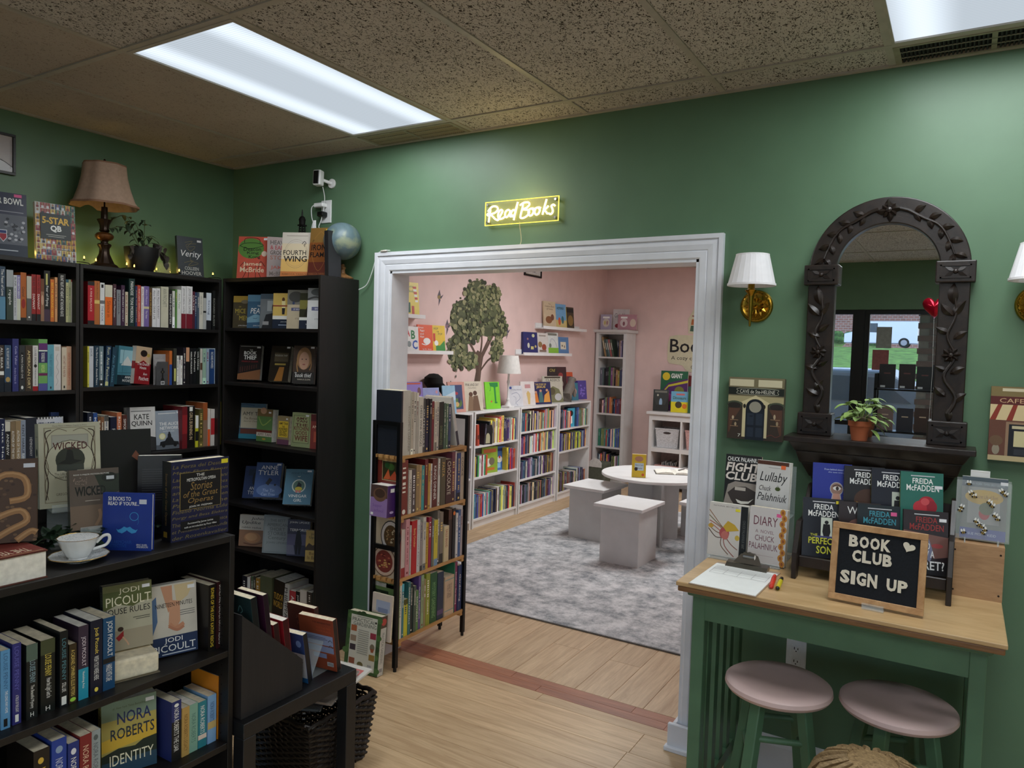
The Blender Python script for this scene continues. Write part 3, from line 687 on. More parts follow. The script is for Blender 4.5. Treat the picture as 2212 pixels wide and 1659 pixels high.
MB(WPL).box(-.06, .01, -.045, -.006, .085, .108).build('white_adapter', ot, bevel=.004); MB(BPL).box(-.03, .015, -.05, -.006, .03, .06).build('black_plug', ot, bevel=.008, seg=2)
MB(WPL).tube(crom([(-.055, -.045, .096), (-.068, -.05, .08), (-.065, -.05, .03), (-.05, -.05, -.01), (-.055, -.05, -.05)], 6), .0022, 6).build('cord', ot, True)
cc = MB(WPL)
for k in range(5): cc.tube(crom([(-.05+.004*k, -.05, .01), (-.062+.008*k, -.052, -.03), (-.058+.006*k, -.05, -.06), (-.045+.003*k, -.05, -.03), (-.05+.004*k, -.05, .01)], 5), .0018, 6)
cc.build('cord_coil', ot, True)
o2 = thing('wall_outlet', 'white duplex wall outlet under the console table', 'outlet', (3.397, 0, .455))
MB(WPL).box(-.037, .037, -.006, 0, 0, .118).build('cover_plate', o2, bevel=.002)
for z in (.033, .083):
    s = MB(WPL).box(-.017, .017, -.008, -.006, z-.014, z+.014).build('socket', o2, bevel=.004, seg=2)
    h = MB(BPL); h.box(-.008, -.005, -.0086, -.0081, z-.002, z+.008); h.box(.005, .008, -.0086, -.0081, z-.002, z+.006); h.cyl((0, -.0081, z-.008), (0, -.0087, z-.008), .0025, n=8); h.build('slot', s)
# ---- white cable from the corner bookcase up over the casing
cbm = MB(mat((214, 220, 216), .5, 0, 0)).tube(crom([(1.085, -.03, 1.975), (1.13, -.02, 2.0), (1.165, -.02, 2.06), (1.185, -.018, 2.12), (1.2, -.02, 2.16), (1.25, -.028, 2.178), (1.3, -.03, 2.176)], 6), .0028, 6).build('white_cable'); tag(cbm, 'white cable running up over the corner of the white casing', 'cable')
sb = MB(mat((200, 190, 180), .4)).box(1.235, 1.275, -.034, -.014, 2.171, 2.18).build('cable_switch', cbm, bevel=.003)
# ---- canvases
def canvas(x, z, w, h, label, items, base):
    r = thing('canvas_painting', label, 'painting', (x, 0, z), 0, 'shopfront canvases')
    MB(mat(base, .7, 0, .1, 50, bump=.2)).box(-w/2, w/2, -.032, 0, 0, h).build('canvas', r, bevel=.002)
    g = MB(); printed(g, items, w, h, lambda x, z, L: (x-w/2, -.0322-L, z)); g.build('painted_shopfront', r)
K = (26, 26, 28); CR = (206, 194, 152)
cave = [('r', 0, .68, 1, 1, (120, 112, 84)), ('r', .02, .86, .46, .97, (206, 198, 166)), ('r', .54, .86, .96, .97, (206, 198, 166)), ('r', 0, .72, 1, .84, (28, 34, 28)), ('l', [(.18, .78), (.2, .825), (.85, .825), (.88, .78), (.85, .735), (.2, .735), (.18, .78)], .0015, (190, 190, 170)),
        ('t', 'CAVE de Ste-HELENE', .21, .748, .84, .808, (216, 214, 200)), ('r', 0, .58, 1, .7, (170, 160, 120)), ('r', 0, 0, 1, .6, (58, 48, 40)), ('r', .27, .04, .36, .62, CR), ('r', .62, .04, .72, .62, CR), ('p', [(.24, .6), (.5, .72), (.76, .6), (.7, .56), (.3, .56)], CR),
        ('e', .5, .52, .17, .14, (20, 26, 34)), ('r', .33, .0, .67, .5, (20, 28, 40)), ('e', .5, .53, .11, .09, (150, 146, 130)), ('r', .36, .05, .48, .2, (38, 48, 62)), ('r', .52, .05, .64, .2, (38, 48, 62)), ('r', .36, .24, .48, .43, (38, 48, 62)), ('r', .52, .24, .64, .43, (38, 48, 62)), ('r', .4, .37, .46, .395, (20, 28, 40)),
        ('e', .12, .56, .14, .06, (70, 78, 60)), ('e', .88, .56, .14, .06, (70, 78, 60)), ('e', .12, .545, .12, .05, (40, 36, 32)), ('e', .88, .545, .12, .05, (40, 36, 32)), ('p', [(.02, .5), (.24, .5), (.1, .3), (.04, .1), (.02, .1)], (88, 60, 46)), ('p', [(.98, .5), (.75, .5), (.88, .3), (.95, .1), (.98, .1)], (88, 60, 46)),
        ('r', .05, .3, .2, .31, (150, 120, 90)), ('r', .05, .2, .2, .21, (150, 120, 90)), ('r', .78, .34, .95, .35, (150, 120, 90)), ('r', .78, .24, .95, .25, (150, 120, 90)), ('e', .1, .345, .02, .03, (190, 170, 140)), ('e', .15, .24, .02, .03, (170, 150, 120)), ('e', .85, .39, .02, .04, (180, 160, 130)), ('e', .9, .285, .02, .035, (160, 140, 110)), ('e', .305, .54, .025, .035, (40, 36, 30)), ('e', .66, .54, .025, .035, (40, 36, 30)), ('t', '7', .2, .035, .25, .085, (220, 220, 210)), ('l', [(.72, .07), (.8, .1), (.88, .07), (.96, .1)], .001, (150, 70, 60))]
canvas(3.206, 1.345, .214, .246, 'canvas painting of a dark arched wine cellar front under the sconce', cave, (90, 84, 66))
cafe = [('r', 0, .86, 1, 1, (128, 112, 72)), ('r', .15, .94, .6, .98, (210, 200, 170)), ('r', 0, .76, 1, .87, (92, 40, 38)), ('t', 'CAFE de', .12, .785, .62, .845, (206, 170, 130)), ('r', .0, .55, 1, .76, (216, 196, 150)), ('p', [(.0, .55), (.1, .76), (.16, .76), (.08, .55)], (140, 54, 40)), ('p', [(.22, .55), (.3, .76), (.36, .76), (.3, .55)], (140, 54, 40)), ('p', [(.46, .55), (.48, .76), (.54, .76), (.54, .55)], (140, 54, 40)), ('p', [(.7, .55), (.66, .76), (.72, .76), (.78, .55)], (140, 54, 40)),
        ('r', 0, .06, 1, .55, (104, 66, 52)), ('r', .22, .06, .7, .53, (150, 122, 96)), ('r', .26, .06, .64, .5, (26, 28, 34)), ('r', .3, .44, .6, .48, (196, 186, 150)), ('r', .33, .2, .57, .41, (206, 196, 150)), ('r', .34, .09, .56, .17, (50, 52, 58)), ('r', 0, 0, 1, .07, (190, 172, 130)), ('e', .1, .15, .05, .07, (150, 140, 120)), ('e', .1, .27, .09, .07, (110, 84, 62)), ('e', .82, .15, .05, .07, (150, 140, 120)), ('e', .82, .27, .09, .07, (110, 84, 62))]
canvas(4.092, 1.348, .214, .25, 'canvas painting of a cafe front with striped awning beyond the mirror', cafe, (120, 80, 60))
# ================================================================== arched mirror with carved frame, on a mantel shelf
CARV = wood('carved_dark_wood', (44, 33, 26), (20, 14, 11), 6, (4, 4, 4), .36, .02, .35)
MX, MZ = 3.646, 1.385            # centre x, shelf top
mr = thing('arched_mirror', 'arched mirror in a dark carved wooden frame on the mantel shelf', 'mirror', (MX, -.012, MZ))
HI, ZA = .17, .615               # half opening, height where the arch springs
WO = .265                        # half outer width
glass = mat((235, 240, 240), .0, 1, 0, name='mirror_silver')
def arch(r, n=24): return [(r*math.cos(PI-i*PI/n), ZA+r*math.sin(PI-i*PI/n)) for i in range(n+1)]
MB(glass).add([(-.178, -.006, .0)]+[(x, -.006, z) for x, z in arch(.178)]+[(.178, -.006, 0)], [tuple(range(27))]).build('glass', mr)
def ring(r0, r1, y0, y1, n=40):
    a = [(r0*math.cos(PI-i*PI/n), ZA+r0*math.sin(PI-i*PI/n)) for i in range(n+1)]; b = [(r1*math.cos(PI-i*PI/n), ZA+r1*math.sin(PI-i*PI/n)) for i in range(n+1)]
    m = MB(CARV)
    vs = [(x, y1, z) for x, z in a]+[(x, y1, z) for x, z in b]+[(x, y0, z) for x, z in a]+[(x, y0, z) for x, z in b]; k = n+1; fs = []
    for i in range(n): fs += [(i, i+1, k+i+1, k+i), (i, 2*k+i, 2*k+i+1, i+1), (k+i, k+i+1, 3*k+i+1, 3*k+i)]
    fs += [(0, k, 3*k, 2*k), (n, 2*k+n, 3*k+n, k+n)]
    return m.add(vs, fs)
ring(.168, .262, 0, -.03).build('arch', mr, bevel=.004, seg=2)
for s in (-1, 1):
    MB(CARV).box(min(s*.168, s*.262), max(s*.168, s*.262), -.03, 0, 0, ZA).build('pilaster', mr, bevel=.003)
    for z0, z1 in ((.0, .085), (ZA-.05, ZA+.025)):
        x0, x1 = s*.155, s*.276
        b = MB(CARV).box(min(x0, x1), max(x0, x1), -.048, 0, z0, z1).build('carved_block', mr, bevel=.004, seg=2)
        xa, xb = min(x0, x1)+.014, max(x0, x1)-.014; za, zb = z0+.014, z1-.014; yc = -.048
        rel = MB(CARV); q = .004
        rel.box(xa, xb, yc-q, yc, za, za+.005); rel.box(xa, xb, yc-q, yc, zb-.005, zb); rel.box(xa, xa+.005, yc-q, yc, za, zb); rel.box(xb-.005, xb, yc-q, yc, za, zb)
        cx, cz = (xa+xb)/2, (za+zb)/2
        rel.build('relief', b)
        f = MB(CARV).lathe([(.0, .008), (.006, .006), (.009, 0)], 12, M=Matrix.Translation((cx, yc, cz)) @ Matrix.Rotation(PI/2, 4, 'X'))
        for dx, dz in ((1, 1), (1, -1), (-1, 1), (-1, -1)):
            f.add([(cx, yc, cz), (cx+dx*.02, yc-.006, cz+dz*.003), (cx+dx*.034, yc, cz+dz*.017), (cx+dx*.014, yc-.003, cz+dz*.014)], [(0, 1, 2, 3) if dx*dz < 0 else (0, 3, 2, 1)])
        f.build('carved_flower', b, True)
def leaf(m, x, z, ang, L, w, y=-.03, lift=.012):
    c, s = math.cos(ang), math.sin(ang); n = 7; vs = []; fs = []
    for i in range(n+1):
        t = i/n; ww = w*math.sin(PI*min(1, t*1.02))**.8*(1-.35*t); bend = .25*L*math.sin(t*2.2)*.4
        for k, (o, hh) in enumerate(((-1, .2), (0, 1), (1, .2))):
            px = t*L; pz = o*ww+bend
            vs.append((x+px*c-pz*s, y-lift*hh*math.sin(PI*(.12+.8*t))-(.001), z+px*s+pz*c))
    for i in range(n):
        a = i*3
        fs += [(a, a+1, a+4, a+3), (a+1, a+2, a+5, a+4)]
    m.add(vs, [f[::-1] for f in fs])
def scroll(m, pts, r=.007): m.tube(crom(pts, 5), [r*(1-.6*i/((len(pts)-1)*5)) for i in range((len(pts)-1)*5+1)], 7)
for s in (-1, 1):
    cx = s*.215
    v = MB(CARV); scroll(v, [(cx+s*.0, -.034, .11), (cx+.02, -.036, .17), (cx-.018, -.036, .24), (cx+.012, -.036, .31), (cx-.014, -.036, .38), (cx+.008, -.036, .45), (cx, -.034, .54)], .0075); v.build('vine', mr, True)
    for k, (dx, z, a, L, w) in enumerate(((.01, .15, .6, .055, .016), (-.008, .17, 2.3, .05, .016), (.0, .25, .4, .05, .015), (-.004, .26, 2.7, .045, .013), (.004, .37, .5, .05, .014), (-.006, .39, 2.6, .05, .014), (.0, .45, .9, .065, .017), (.0, .45, 2.2, .06, .016), (0, .49, 1.5, .075, .02), (0, .13, -1.6, .05, .014))):
        l = MB(CARV); leaf(l, cx+dx, z, a if s > 0 else PI-a, L, w); l.build('carved_leaf', mr, True)
    f = MB(CARV)
    for i in range(8): leaf(f, cx, .315, i*PI/4, .03, .012, lift=.016)
    f.lathe([(0, .014), (.007, .012), (.01, .004), (.01, 0)], 12, M=Matrix.Translation((cx, -.034, .315)) @ Matrix.Rotation(PI/2, 4, 'X')); f.build('carved_flower', mr, True)
    R = .215
    pts = [(R*math.cos(PI/2-s*t), -.036, ZA+R*math.sin(PI/2-s*t)+.006*math.sin(t*9)) for t in [.16+i*.13 for i in range(10)]]
    v = MB(CARV); scroll(v, pts, .007); v.build('vine', mr, True)
    for k in range(5):
        t = .38+k*.24; a = PI/2-s*t
        l = MB(CARV); leaf(l, R*math.cos(a), ZA+R*math.sin(a), a-s*.7, .042, .014); l.build('carved_leaf', mr, True)
        l = MB(CARV); leaf(l, R*math.cos(a), ZA+R*math.sin(a), a-s*2.3, .04, .013); l.build('carved_leaf', mr, True)
f = MB(CARV)
for i in range(8): leaf(f, 0, ZA+.213, i*PI/4, .042 if i % 2 == 0 else .03, .014, lift=.018)
f.lathe([(0, .018), (.009, .014), (.012, .004), (.012, 0)], 14, M=Matrix.Translation((0, -.034, ZA+.213)) @ Matrix.Rotation(PI/2, 4, 'X')); f.build('carved_rosette', mr, True)
# ---- mantel shelf under the mirror
ms = thing('mantel_shelf', 'dark moulded mantel shelf carrying the arched mirror', 'shelf', (MX, 0, 1.2))
def step(w, d, z0, z1, w1=None, d1=None, nm='moulding'):
    w1 = w if w1 is None else w1; d1 = d if d1 is None else d1
    MB(CARV).add([(-w1, 0, z0), (w1, 0, z0), (w1, -d1, z0), (-w1, -d1, z0), (-w, 0, z1), (w, 0, z1), (w, -d, z1), (-w, -d, z1)], [(0, 1, 2, 3), (7, 6, 5, 4), (3, 2, 6, 7), (2, 1, 5, 6), (0, 3, 7, 4), (1, 0, 4, 5)]).build(nm, ms, bevel=.003, seg=2)
step(.305, .15, .165, .185, nm='shelf_top'); step(.29, .138, .13, .165, .27, .12); step(.268, .118, .085, .13, .255, .1); step(.25, .097, .03, .085, .225, .06); step(.222, .055, -.02, .03, .2, .03)
# ---- potted plant on the mantel
LEAFG = mat((132, 160, 84), .5, 0, .12, 25, name='variegated_leaf')
TERRA = mat((168, 92, 58), .75, 0, .06, 20, name='terracotta')
pp = thing('potted_plant', 'small leafy plant in a terracotta pot on the mantel shelf', 'plant', (3.592, -.1, 1.385))
MB(TERRA).lathe([(0, 0), (.026, 0), (.034, .05), (.035, .052), (.0395, .052), (.0405, .07), (.036, .07), (.034, .06), (0, .06)], 28).build('pot', pp, True)
MB(mat((92, 80, 60), .9, 0, .2, 60, bump=.6)).lathe([(.034, .055), (.03, .07), (.018, .082), (0, .086)], 18).build('soil', pp, True)
def plant_leaf(m, base, yaw, pitch, L, w, droop=.6, n=6):
    vs = []; fs = []; p = Vector(base); d = Vector((math.cos(yaw)*math.cos(pitch), math.sin(yaw)*math.cos(pitch), math.sin(pitch)))
    side = Vector((-math.sin(yaw), math.cos(yaw), 0))
    for i in range(n+1):
        t = i/n; ww = w*math.sin(PI*min(1, .04+.96*t))**.7*(1-.4*t)
        up = side.cross(d).normalized()*-1
        vs += [p-side*ww+Vector((0, 0, .25*ww)), p, p+side*ww+Vector((0, 0, .25*ww))]
        p = p+d*(L/n); pt = math.asin(max(-1, min(1, d.z)))-droop/n; d = Vector((math.cos(yaw)*math.cos(pt), math.sin(yaw)*math.cos(pt), math.sin(pt)))
    for i in range(n): a = 3*i; fs += [(a, a+1, a+4, a+3), (a+1, a+2, a+5, a+4)]
    m.add(vs, fs)
rg = random.Random(11)
for i in range(22):
    a = i*2.4; lv = .062+.06*rg.random(); rr = .02+.05*rg.random()
    if i < 4: lv = .1+.03*rg.random(); rr = .025
    b = (rr*math.cos(a)*.9, rr*math.sin(a)*.7, lv+.02*(1-rr/.07))
    st_ = MB(mat((110, 130, 70), .6)); st_.tube(crom([(.004*math.cos(a), .004*math.sin(a), .07), (b[0]*.6, b[1]*.6, b[2]*.85), b], 4), .0012, 5); st_ = st_.build('stem', pp, True)
    m = MB(LEAFG); plant_leaf(m, b, a, .35-rr*5, .042+.02*rg.random(), .017+.006*rg.random(), 1.0); m.build('leaf', pp, True)
for a, rr, z in ((.15, .075, .05), (.0, .07, .075), (-.3, .065, .03), (3.3, .05, .09)):
    m = MB(LEAFG); plant_leaf(m, (rr*math.cos(a)*.6, rr*math.sin(a)*.6, z+.01), a, -.5, .05, .02, .8); m.build('leaf', pp, True)
# ---- spine rows: (offset along shelf, thickness, height, colour, spine print, lean)
ROWS = {
 'A': [
  (-1.4089,0.0224,0.2351,(52,72,92),[('r',0,0,1,0.43,(92,140,168)),('v','The Feast of Love',0.25,0.45,0.75,0.95,(235,235,228))]),
  (-1.383,0.0274,0.2225,(58,70,62),[('r',0,0.66,1,1,(160,166,168)),('v','ripple',0.25,0.3,0.75,0.6,(235,235,228))]),
  (-1.3542,0.0144,0.2015,(196,198,202),[('v','BLINK',0.25,0.75,0.75,0.95,(28,28,30)),('v','ELIZABETH BERG',0.3,0.1,0.6,0.7,(28,28,30))]),
  (-1.3392,0.0145,0.203,(206,208,188),[('r',0,0.48,1,1,(128,118,168)),('v','ELIZABETH BERG',0.25,0.5,0.75,0.96,(235,235,228))]),
  (-1.324,0.0234,0.2168,(176,96,44),[('r',0,0,1,0.06,(28,28,30)),('v','Coloured',0.25,0.5,0.75,0.7,(28,28,30)),('e',0.5,0.35,0.35,0.1,(150,40,36))]),
  (-1.2987,0.0197,0.2026,(190,186,170),[('r',0,0,1,0.5,(92,90,88)),('e',0.5,0.08,0.2,0.02,(235,235,228))]),
  (-1.2774,0.0186,0.2128,(150,40,40),[('r',0,0,1,0.15,(28,28,30)),('v','THE RED TENT',0.25,0.6,0.75,0.95,(28,28,30)),('v','DIAMANT',0.25,0.25,0.75,0.58,(235,235,228))]),
  (-1.2578,0.017,0.2128,(158,44,42),[('r',0,0,1,0.15,(28,28,30)),('v','THE RED TENT',0.25,0.6,0.75,0.95,(28,28,30)),('v','DIAMANT',0.25,0.25,0.75,0.58,(235,235,228))]),
  (-1.2393,0.0144,0.1962,(150,112,86),[('r',0,0.7,1,1,(110,66,40)),('e',0.5,0.5,0.4,0.12,(196,156,130))]),
  (-1.2233,0.0265,0.2361,(26,28,30),[('r',0,0,1,0.24,(72,54,70)),('v','Fear of Flying',0.25,0.3,0.75,0.7,(235,235,228)),('r',0.3,0.72,0.6,0.94,(190,186,110))]),
  (-1.1957,0.0171,0.1982,(206,110,50),[('v','BET ME AROUND HERE',0.25,0.1,0.75,0.92,(240,200,60))]),
  (-1.1776,0.0116,0.2089,(204,150,104),[('v','Tales from',0.25,0.3,0.75,0.9,(28,28,30))]),
  (-1.1607,0.0336,0.2289,(24,24,26),[('v','RUNT RUIT AT HEART AT ROUND RATE',0.3,0.12,0.72,0.96,(235,235,228))]),
  (-1.126,0.0119,0.2036,(190,188,140),[('r',0,0.93,1,1,(44,90,110)),('v','Gold Comfort',0.25,0.15,0.75,0.85,(28,28,30))]),
  (-1.1125,0.01,0.2048,(178,180,140),[]),
  (-1.1014,0.0233,0.205,(212,208,190),[('r',0,0.95,1,1,(160,36,48)),('r',0.2,0.7,0.8,0.8,(28,28,30)),('v','Cold Sassy Tree',0.25,0.12,0.75,0.68,(150,60,70))]),
 ],
 'B': [
  (-1.0233,0.0319,0.2087,(176,30,44),[('r',0,0,1,0.09,(28,28,30)),('r',0,0.91,1,1,(28,28,30)),('v','A FINE BALANCE',0.35,0.3,0.65,0.85,(240,200,190))]),
  (-0.9898,0.0256,0.2141,(176,104,54),[('r',0,0.48,1,0.56,(220,190,110)),('v','Mary Alice Monroe',0.35,0.6,0.65,0.96,(80,40,20))]),
  (-0.9625,0.0218,0.2078,(216,216,214),[('r',0,0.5,1,0.58,(110,110,112)),('v','THE BOOK',0.25,0.08,0.75,0.45,(60,60,110)),('r',0.25,0.88,0.75,0.96,(28,28,30))]),
  (-0.9374,0.0364,0.1999,(206,200,178),[('r',0,0,1,0.7,(224,106,34)),('v','Silence in',0.25,0.2,0.75,0.6,(120,50,10))]),
  (-0.8983,0.0155,0.2066,(74,44,52),[('v','Beloved Toni Morrison',0.25,0.2,0.75,0.9,(235,235,228))]),
  (-0.881,0.0205,0.18,(130,132,136),[('v','slapstick',0.25,0.3,0.75,0.9,(28,28,30))]),
  (-0.8573,0.0185,0.2047,(62,36,62),[('v','THE SECRET HISTORY',0.35,0.1,0.65,0.9,(235,235,228))]),
  (-0.8364,0.0148,0.173,(196,184,160),[]),
  (-0.8147,0.0307,0.2426,(22,48,46),[('v','PARADISE  TONI MORRISON',0.25,0.08,0.75,0.94,(235,235,228))]),
  (-0.7827,0.0112,0.2062,(44,48,88),[('v','JUDE THE OBSCURE',0.25,0.1,0.75,0.9,(205,170,90))]),
  (-0.7697,0.0176,0.2124,(186,70,52),[('v','THE LADY WITH LAPDOG',0.35,0.12,0.65,0.92,(235,235,228))]),
  (-0.7503,0.0143,0.207,(214,210,208),[('v','Alice Munro',0.25,0.6,0.75,0.95,(170,40,50)),('v','Selected Stories',0.35,0.1,0.65,0.55,(170,40,50))]),
  (-0.7343,0.0289,0.2112,(116,98,156),[('r',0,0.44,1,0.5,(200,190,150)),('v','Alice Munro',0.35,0.55,0.65,0.92,(220,210,235)),('v','The View',0.35,0.2,0.65,0.4,(235,235,228))]),
  (-0.7036,0.0146,0.2024,(84,58,38),[('v','ALICE MUNRO',0.25,0.3,0.75,0.9,(205,170,90))]),
  (-0.6878,0.0218,0.204,(220,218,220),[('v','Alice Munro',0.25,0.58,0.75,0.95,(28,28,30)),('v','DEAR LIFE',0.25,0.2,0.75,0.55,(28,28,30))]),
  (-0.6648,0.0208,0.206,(220,218,220),[('v','Alice Munro',0.25,0.58,0.75,0.95,(28,28,30)),('v','RUNAWAY',0.25,0.22,0.75,0.55,(28,28,30))]),
  (-0.6368,0.043,0.2176,(198,194,172),[('v','ANN PATCHETT',0.25,0.5,0.75,0.95,(120,120,110))]),
  (-0.5925,0.0184,0.2037,(30,26,30),[('v','THREE DAUGHTERS',0.25,0.1,0.75,0.9,(235,235,228))]),
  (-0.5722,0.0143,0.1996,(210,208,200),[]),
  (-0.5562,0.0106,0.2092,(96,140,76),[]),
  (-0.5443,0.0239,0.2091,(222,222,218),[('v','Anne Tyler',0.25,0.5,0.75,0.9,(90,110,80))]),
  (-0.5188,0.0273,0.2301,(222,220,220),[('r',0,0,1,0.35,(120,28,44)),('v','JOYCE CAROL OATES',0.3,0.36,0.7,0.95,(28,28,30))]),
  (-0.4902,0.0374,0.2319,(222,220,220),[('r',0,0,1,0.35,(120,28,44)),('v','JOYCE CAROL OATES',0.3,0.36,0.7,0.95,(28,28,30))]),
  (-0.4513,0.0157,0.2062,(84,34,48),[('v','OATES',0.25,0.5,0.75,0.9,(235,235,228))]),
  (-0.4343,0.0105,0.2033,(44,66,100),[]),
  (-0.4225,0.0132,0.2032,(74,88,104),[]),
  (-0.408,0.0253,0.2055,(208,204,190),[('v','Great Circle',0.4,0.4,0.65,0.9,(28,28,30))]),
  (-0.3814,0.0182,0.2067,(180,180,176),[('r',0,0.85,1,1,(28,28,30)),('r',0,0.45,1,0.5,(28,28,30))]),
  (-0.3606,0.0306,0.2066,(206,214,224),[('r',0,0,1,0.25,(28,28,30)),('v','Saving',0.25,0.4,0.75,0.8,(60,80,110))]),
  (-0.3227,0.0228,0.2218,(22,24,24),[('v','RICHARD RUSSO',0.25,0.1,0.75,0.8,(150,150,140))]),
  (-0.2985,0.0293,0.2068,(30,30,30),[('r',0.3,0.9,0.8,0.98,(190,170,140)),('v','KURT VONNEGUT',0.25,0.2,0.75,0.85,(150,150,150))]),
 ],
 'C': [
  (-1.4098,0.0179,0.2078,(66,56,50),[('r',0,0.36,1,0.44,(235,235,228)),('r',0,0,1,0.3,(26,34,44)),('v','ALL BEAR',0.25,0.5,0.75,0.95,(235,235,228))]),
  (-1.3888,0.0266,0.2084,(58,84,112),[('r',0,0,1,0.2,(28,36,46)),('v','ALL THE LIGHT WE CANNOT SEE',0.3,0.5,0.7,0.94,(235,235,228)),('e',0.5,0.26,0.34,0.055,(180,150,90))]),
  (-1.3581,0.0257,0.2382,(52,56,112),[('v','Code Talker',0.4,0.5,0.75,0.86,(196,196,230)),('v','Andre Dubus III',0.3,0.15,0.6,0.45,(180,180,220))]),
  (-1.3288,0.0244,0.2081,(54,56,58),[('r',0.25,0.25,0.75,0.85,(24,24,26)),('v','A MAN CALLED OVE',0.35,0.28,0.65,0.8,(235,235,228)),('e',0.5,0.08,0.2,0.04,(235,235,228))]),
  (-1.303,0.0296,0.2073,(70,58,46),[('v','AMERICAN DIRT',0.3,0.05,0.7,0.9,(226,206,150))]),
  (-1.2719,0.0224,0.2093,(214,210,206),[('r',0,0,1,0.1,(160,30,40)),('v','LOUISE ERDRICH',0.3,0.5,0.7,0.95,(28,28,30)),('e',0.5,0.55,0.3,0.035,(40,40,36)),('v','THE ROUND HOUSE',0.35,0.12,0.65,0.48,(28,28,30))]),
  (-1.2484,0.0383,0.2395,(112,168,96),[('r',0,0.0,1,0.14,(84,84,150)),('r',0,0.29,1,0.34,(110,40,86)),('r',0,0.54,1,0.76,(48,40,92)),('r',0,0.765,1,0.785,(235,235,228)),('r',0,0.79,1,0.92,(98,50,110)),('v','THE INVISIBLE MAN',0.3,0.56,0.7,0.74,(235,235,228)),('v','RALPH ELLISON',0.3,0.36,0.7,0.5,(220,240,150))]),
  (-1.2091,0.0283,0.2145,(98,160,176),[('v','THE BEST EXOTIC',0.3,0.3,0.7,0.8,(60,110,130)),('e',0.5,0.06,0.1,0.03,(28,28,30))]),
  (-1.1797,0.0315,0.2161,(214,210,206),[('l',[(0.3,0.1),(0.6,0.2),(0.35,0.3),(0.7,0.4),(0.4,0.5),(0.6,0.6),(0.35,0.7),(0.6,0.8)],0.001,(90,90,90)),('r',0.2,0.86,0.8,0.95,(200,190,180))]),
  (-1.1438,0.0215,0.2034,(206,192,170),[('v','HATCHET THE WINTER',0.25,0.3,0.75,0.8,(140,70,50)),('r',0.35,0.04,0.65,0.1,(28,28,30))]),
  (-1.1212,0.0222,0.2083,(204,162,134),[('v','DEATH WITH INTERRUPTIONS',0.3,0.1,0.7,0.85,(190,90,60))]),
  (-1.097,0.021,0.2329,(26,24,24),[('v','HOWARDS END',0.3,0.22,0.7,0.6,(190,180,160))]),
 ],
 'D1': [
  (-1.025,0.008,0.2005,(206,196,70),[]),
  (-1.0154,0.0213,0.2008,(192,196,200),[('v','SHOR',0.25,0.75,0.75,0.95,(90,100,110))]),
  (-0.9909,0.0237,0.2039,(26,54,72),[('v','The Berry Pickers  Amanda Peters',0.3,0.05,0.75,0.96,(235,235,228))]),
  (-0.9661,0.0208,0.2018,(110,130,136),[]),
  (-0.9426,0.0247,0.2038,(30,58,86),[('v','Run  Ann Patchett',0.25,0.1,0.8,0.96,(206,206,170)),('r',0.2,0.02,0.8,0.12,(206,204,140))],0.06),
  (-0.9151,0.0218,0.1986,(30,62,80),[('v','Ann Patchett',0.25,0.1,0.75,0.8,(100,150,170))],0.08),
 ],
 'D2': [
  (-0.5866,0.0155,0.1842,(200,110,50),[('r',0,0,1,0.6,(44,74,140))]),
  (-0.5645,0.0181,0.1981,(60,60,52),[('r',0.2,0.1,0.8,0.45,(206,206,120))]),
  (-0.5442,0.0101,0.1586,(235,235,228),[]),
  (-0.5323,0.0108,0.1587,(214,210,210),[]),
  (-0.5196,0.0115,0.1588,(235,235,228),[]),
  (-0.5067,0.016,0.2025,(40,36,44),[]),
  (-0.4888,0.02,0.204,(28,26,26),[('r',0,0.62,1,1,(200,150,116))]),
  (-0.4656,0.0189,0.1998,(26,26,28),[('v','HARUKI MURAKAMI',0.25,0.3,0.75,0.9,(235,235,228))]),
  (-0.4435,0.0204,0.2002,(24,26,28),[('v','The Leftovers',0.25,0.35,0.75,0.92,(235,235,228))]),
  (-0.4198,0.0193,0.2006,(24,28,26),[('v','Little Children',0.25,0.4,0.75,0.9,(235,235,228))]),
  (-0.3986,0.0128,0.1991,(196,190,180),[('r',0,0.4,1,0.6,(90,64,48))]),
  (-0.3839,0.0223,0.1994,(150,180,160),[]),
  (-0.3597,0.0177,0.198,(150,166,184),[]),
  (-0.3392,0.031,0.1961,(34,64,112),[('v','RICHARD POWERS',0.25,0.45,0.75,0.92,(235,235,228))]),
  (-0.3064,0.03,0.2026,(186,202,216),[('v','LEAVE THE WORLD',0.35,0.3,0.65,0.9,(110,130,150))]),
 ],
 'E': [
  (-1.4106,0.0206,0.231,(32,40,70),[('v','Matt Haig',0.25,0.1,0.75,0.9,(235,235,228))]),
  (-1.3889,0.0204,0.2159,(206,202,186),[('r',0,0.05,1,0.8,(28,28,30)),('v','ANDREW',0.25,0.3,0.75,0.75,(235,235,228))]),
  (-1.3674,0.0202,0.2171,(130,110,84),[('v','AUTHOR OF THE WORLD',0.25,0.1,0.75,0.8,(235,235,228))]),
  (-1.3457,0.0209,0.2177,(150,128,96),[('v','AUTHOR OF THE WORLD',0.25,0.1,0.75,0.8,(235,235,228))]),
  (-1.3237,0.0206,0.2195,(140,150,166),[('v','KENT HARUF',0.25,0.3,0.75,0.9,(28,28,30)),('v','PLAINSONG',0.25,0.05,0.75,0.3,(235,235,228))]),
  (-1.3015,0.0456,0.2281,(34,40,52),[('v','HEMINGWAY',0.35,0.22,0.6,0.6,(190,190,190))]),
 ],
 'F1': [
  (-1.022,0.0257,0.23,(30,38,56),[]),
  (-0.9945,0.0202,0.2262,(44,78,140),[('v','KNOLL',0.25,0.2,0.75,0.9,(235,235,228))]),
  (-0.9724,0.0169,0.2063,(110,76,50),[]),
  (-0.9543,0.0135,0.2041,(104,72,50),[]),
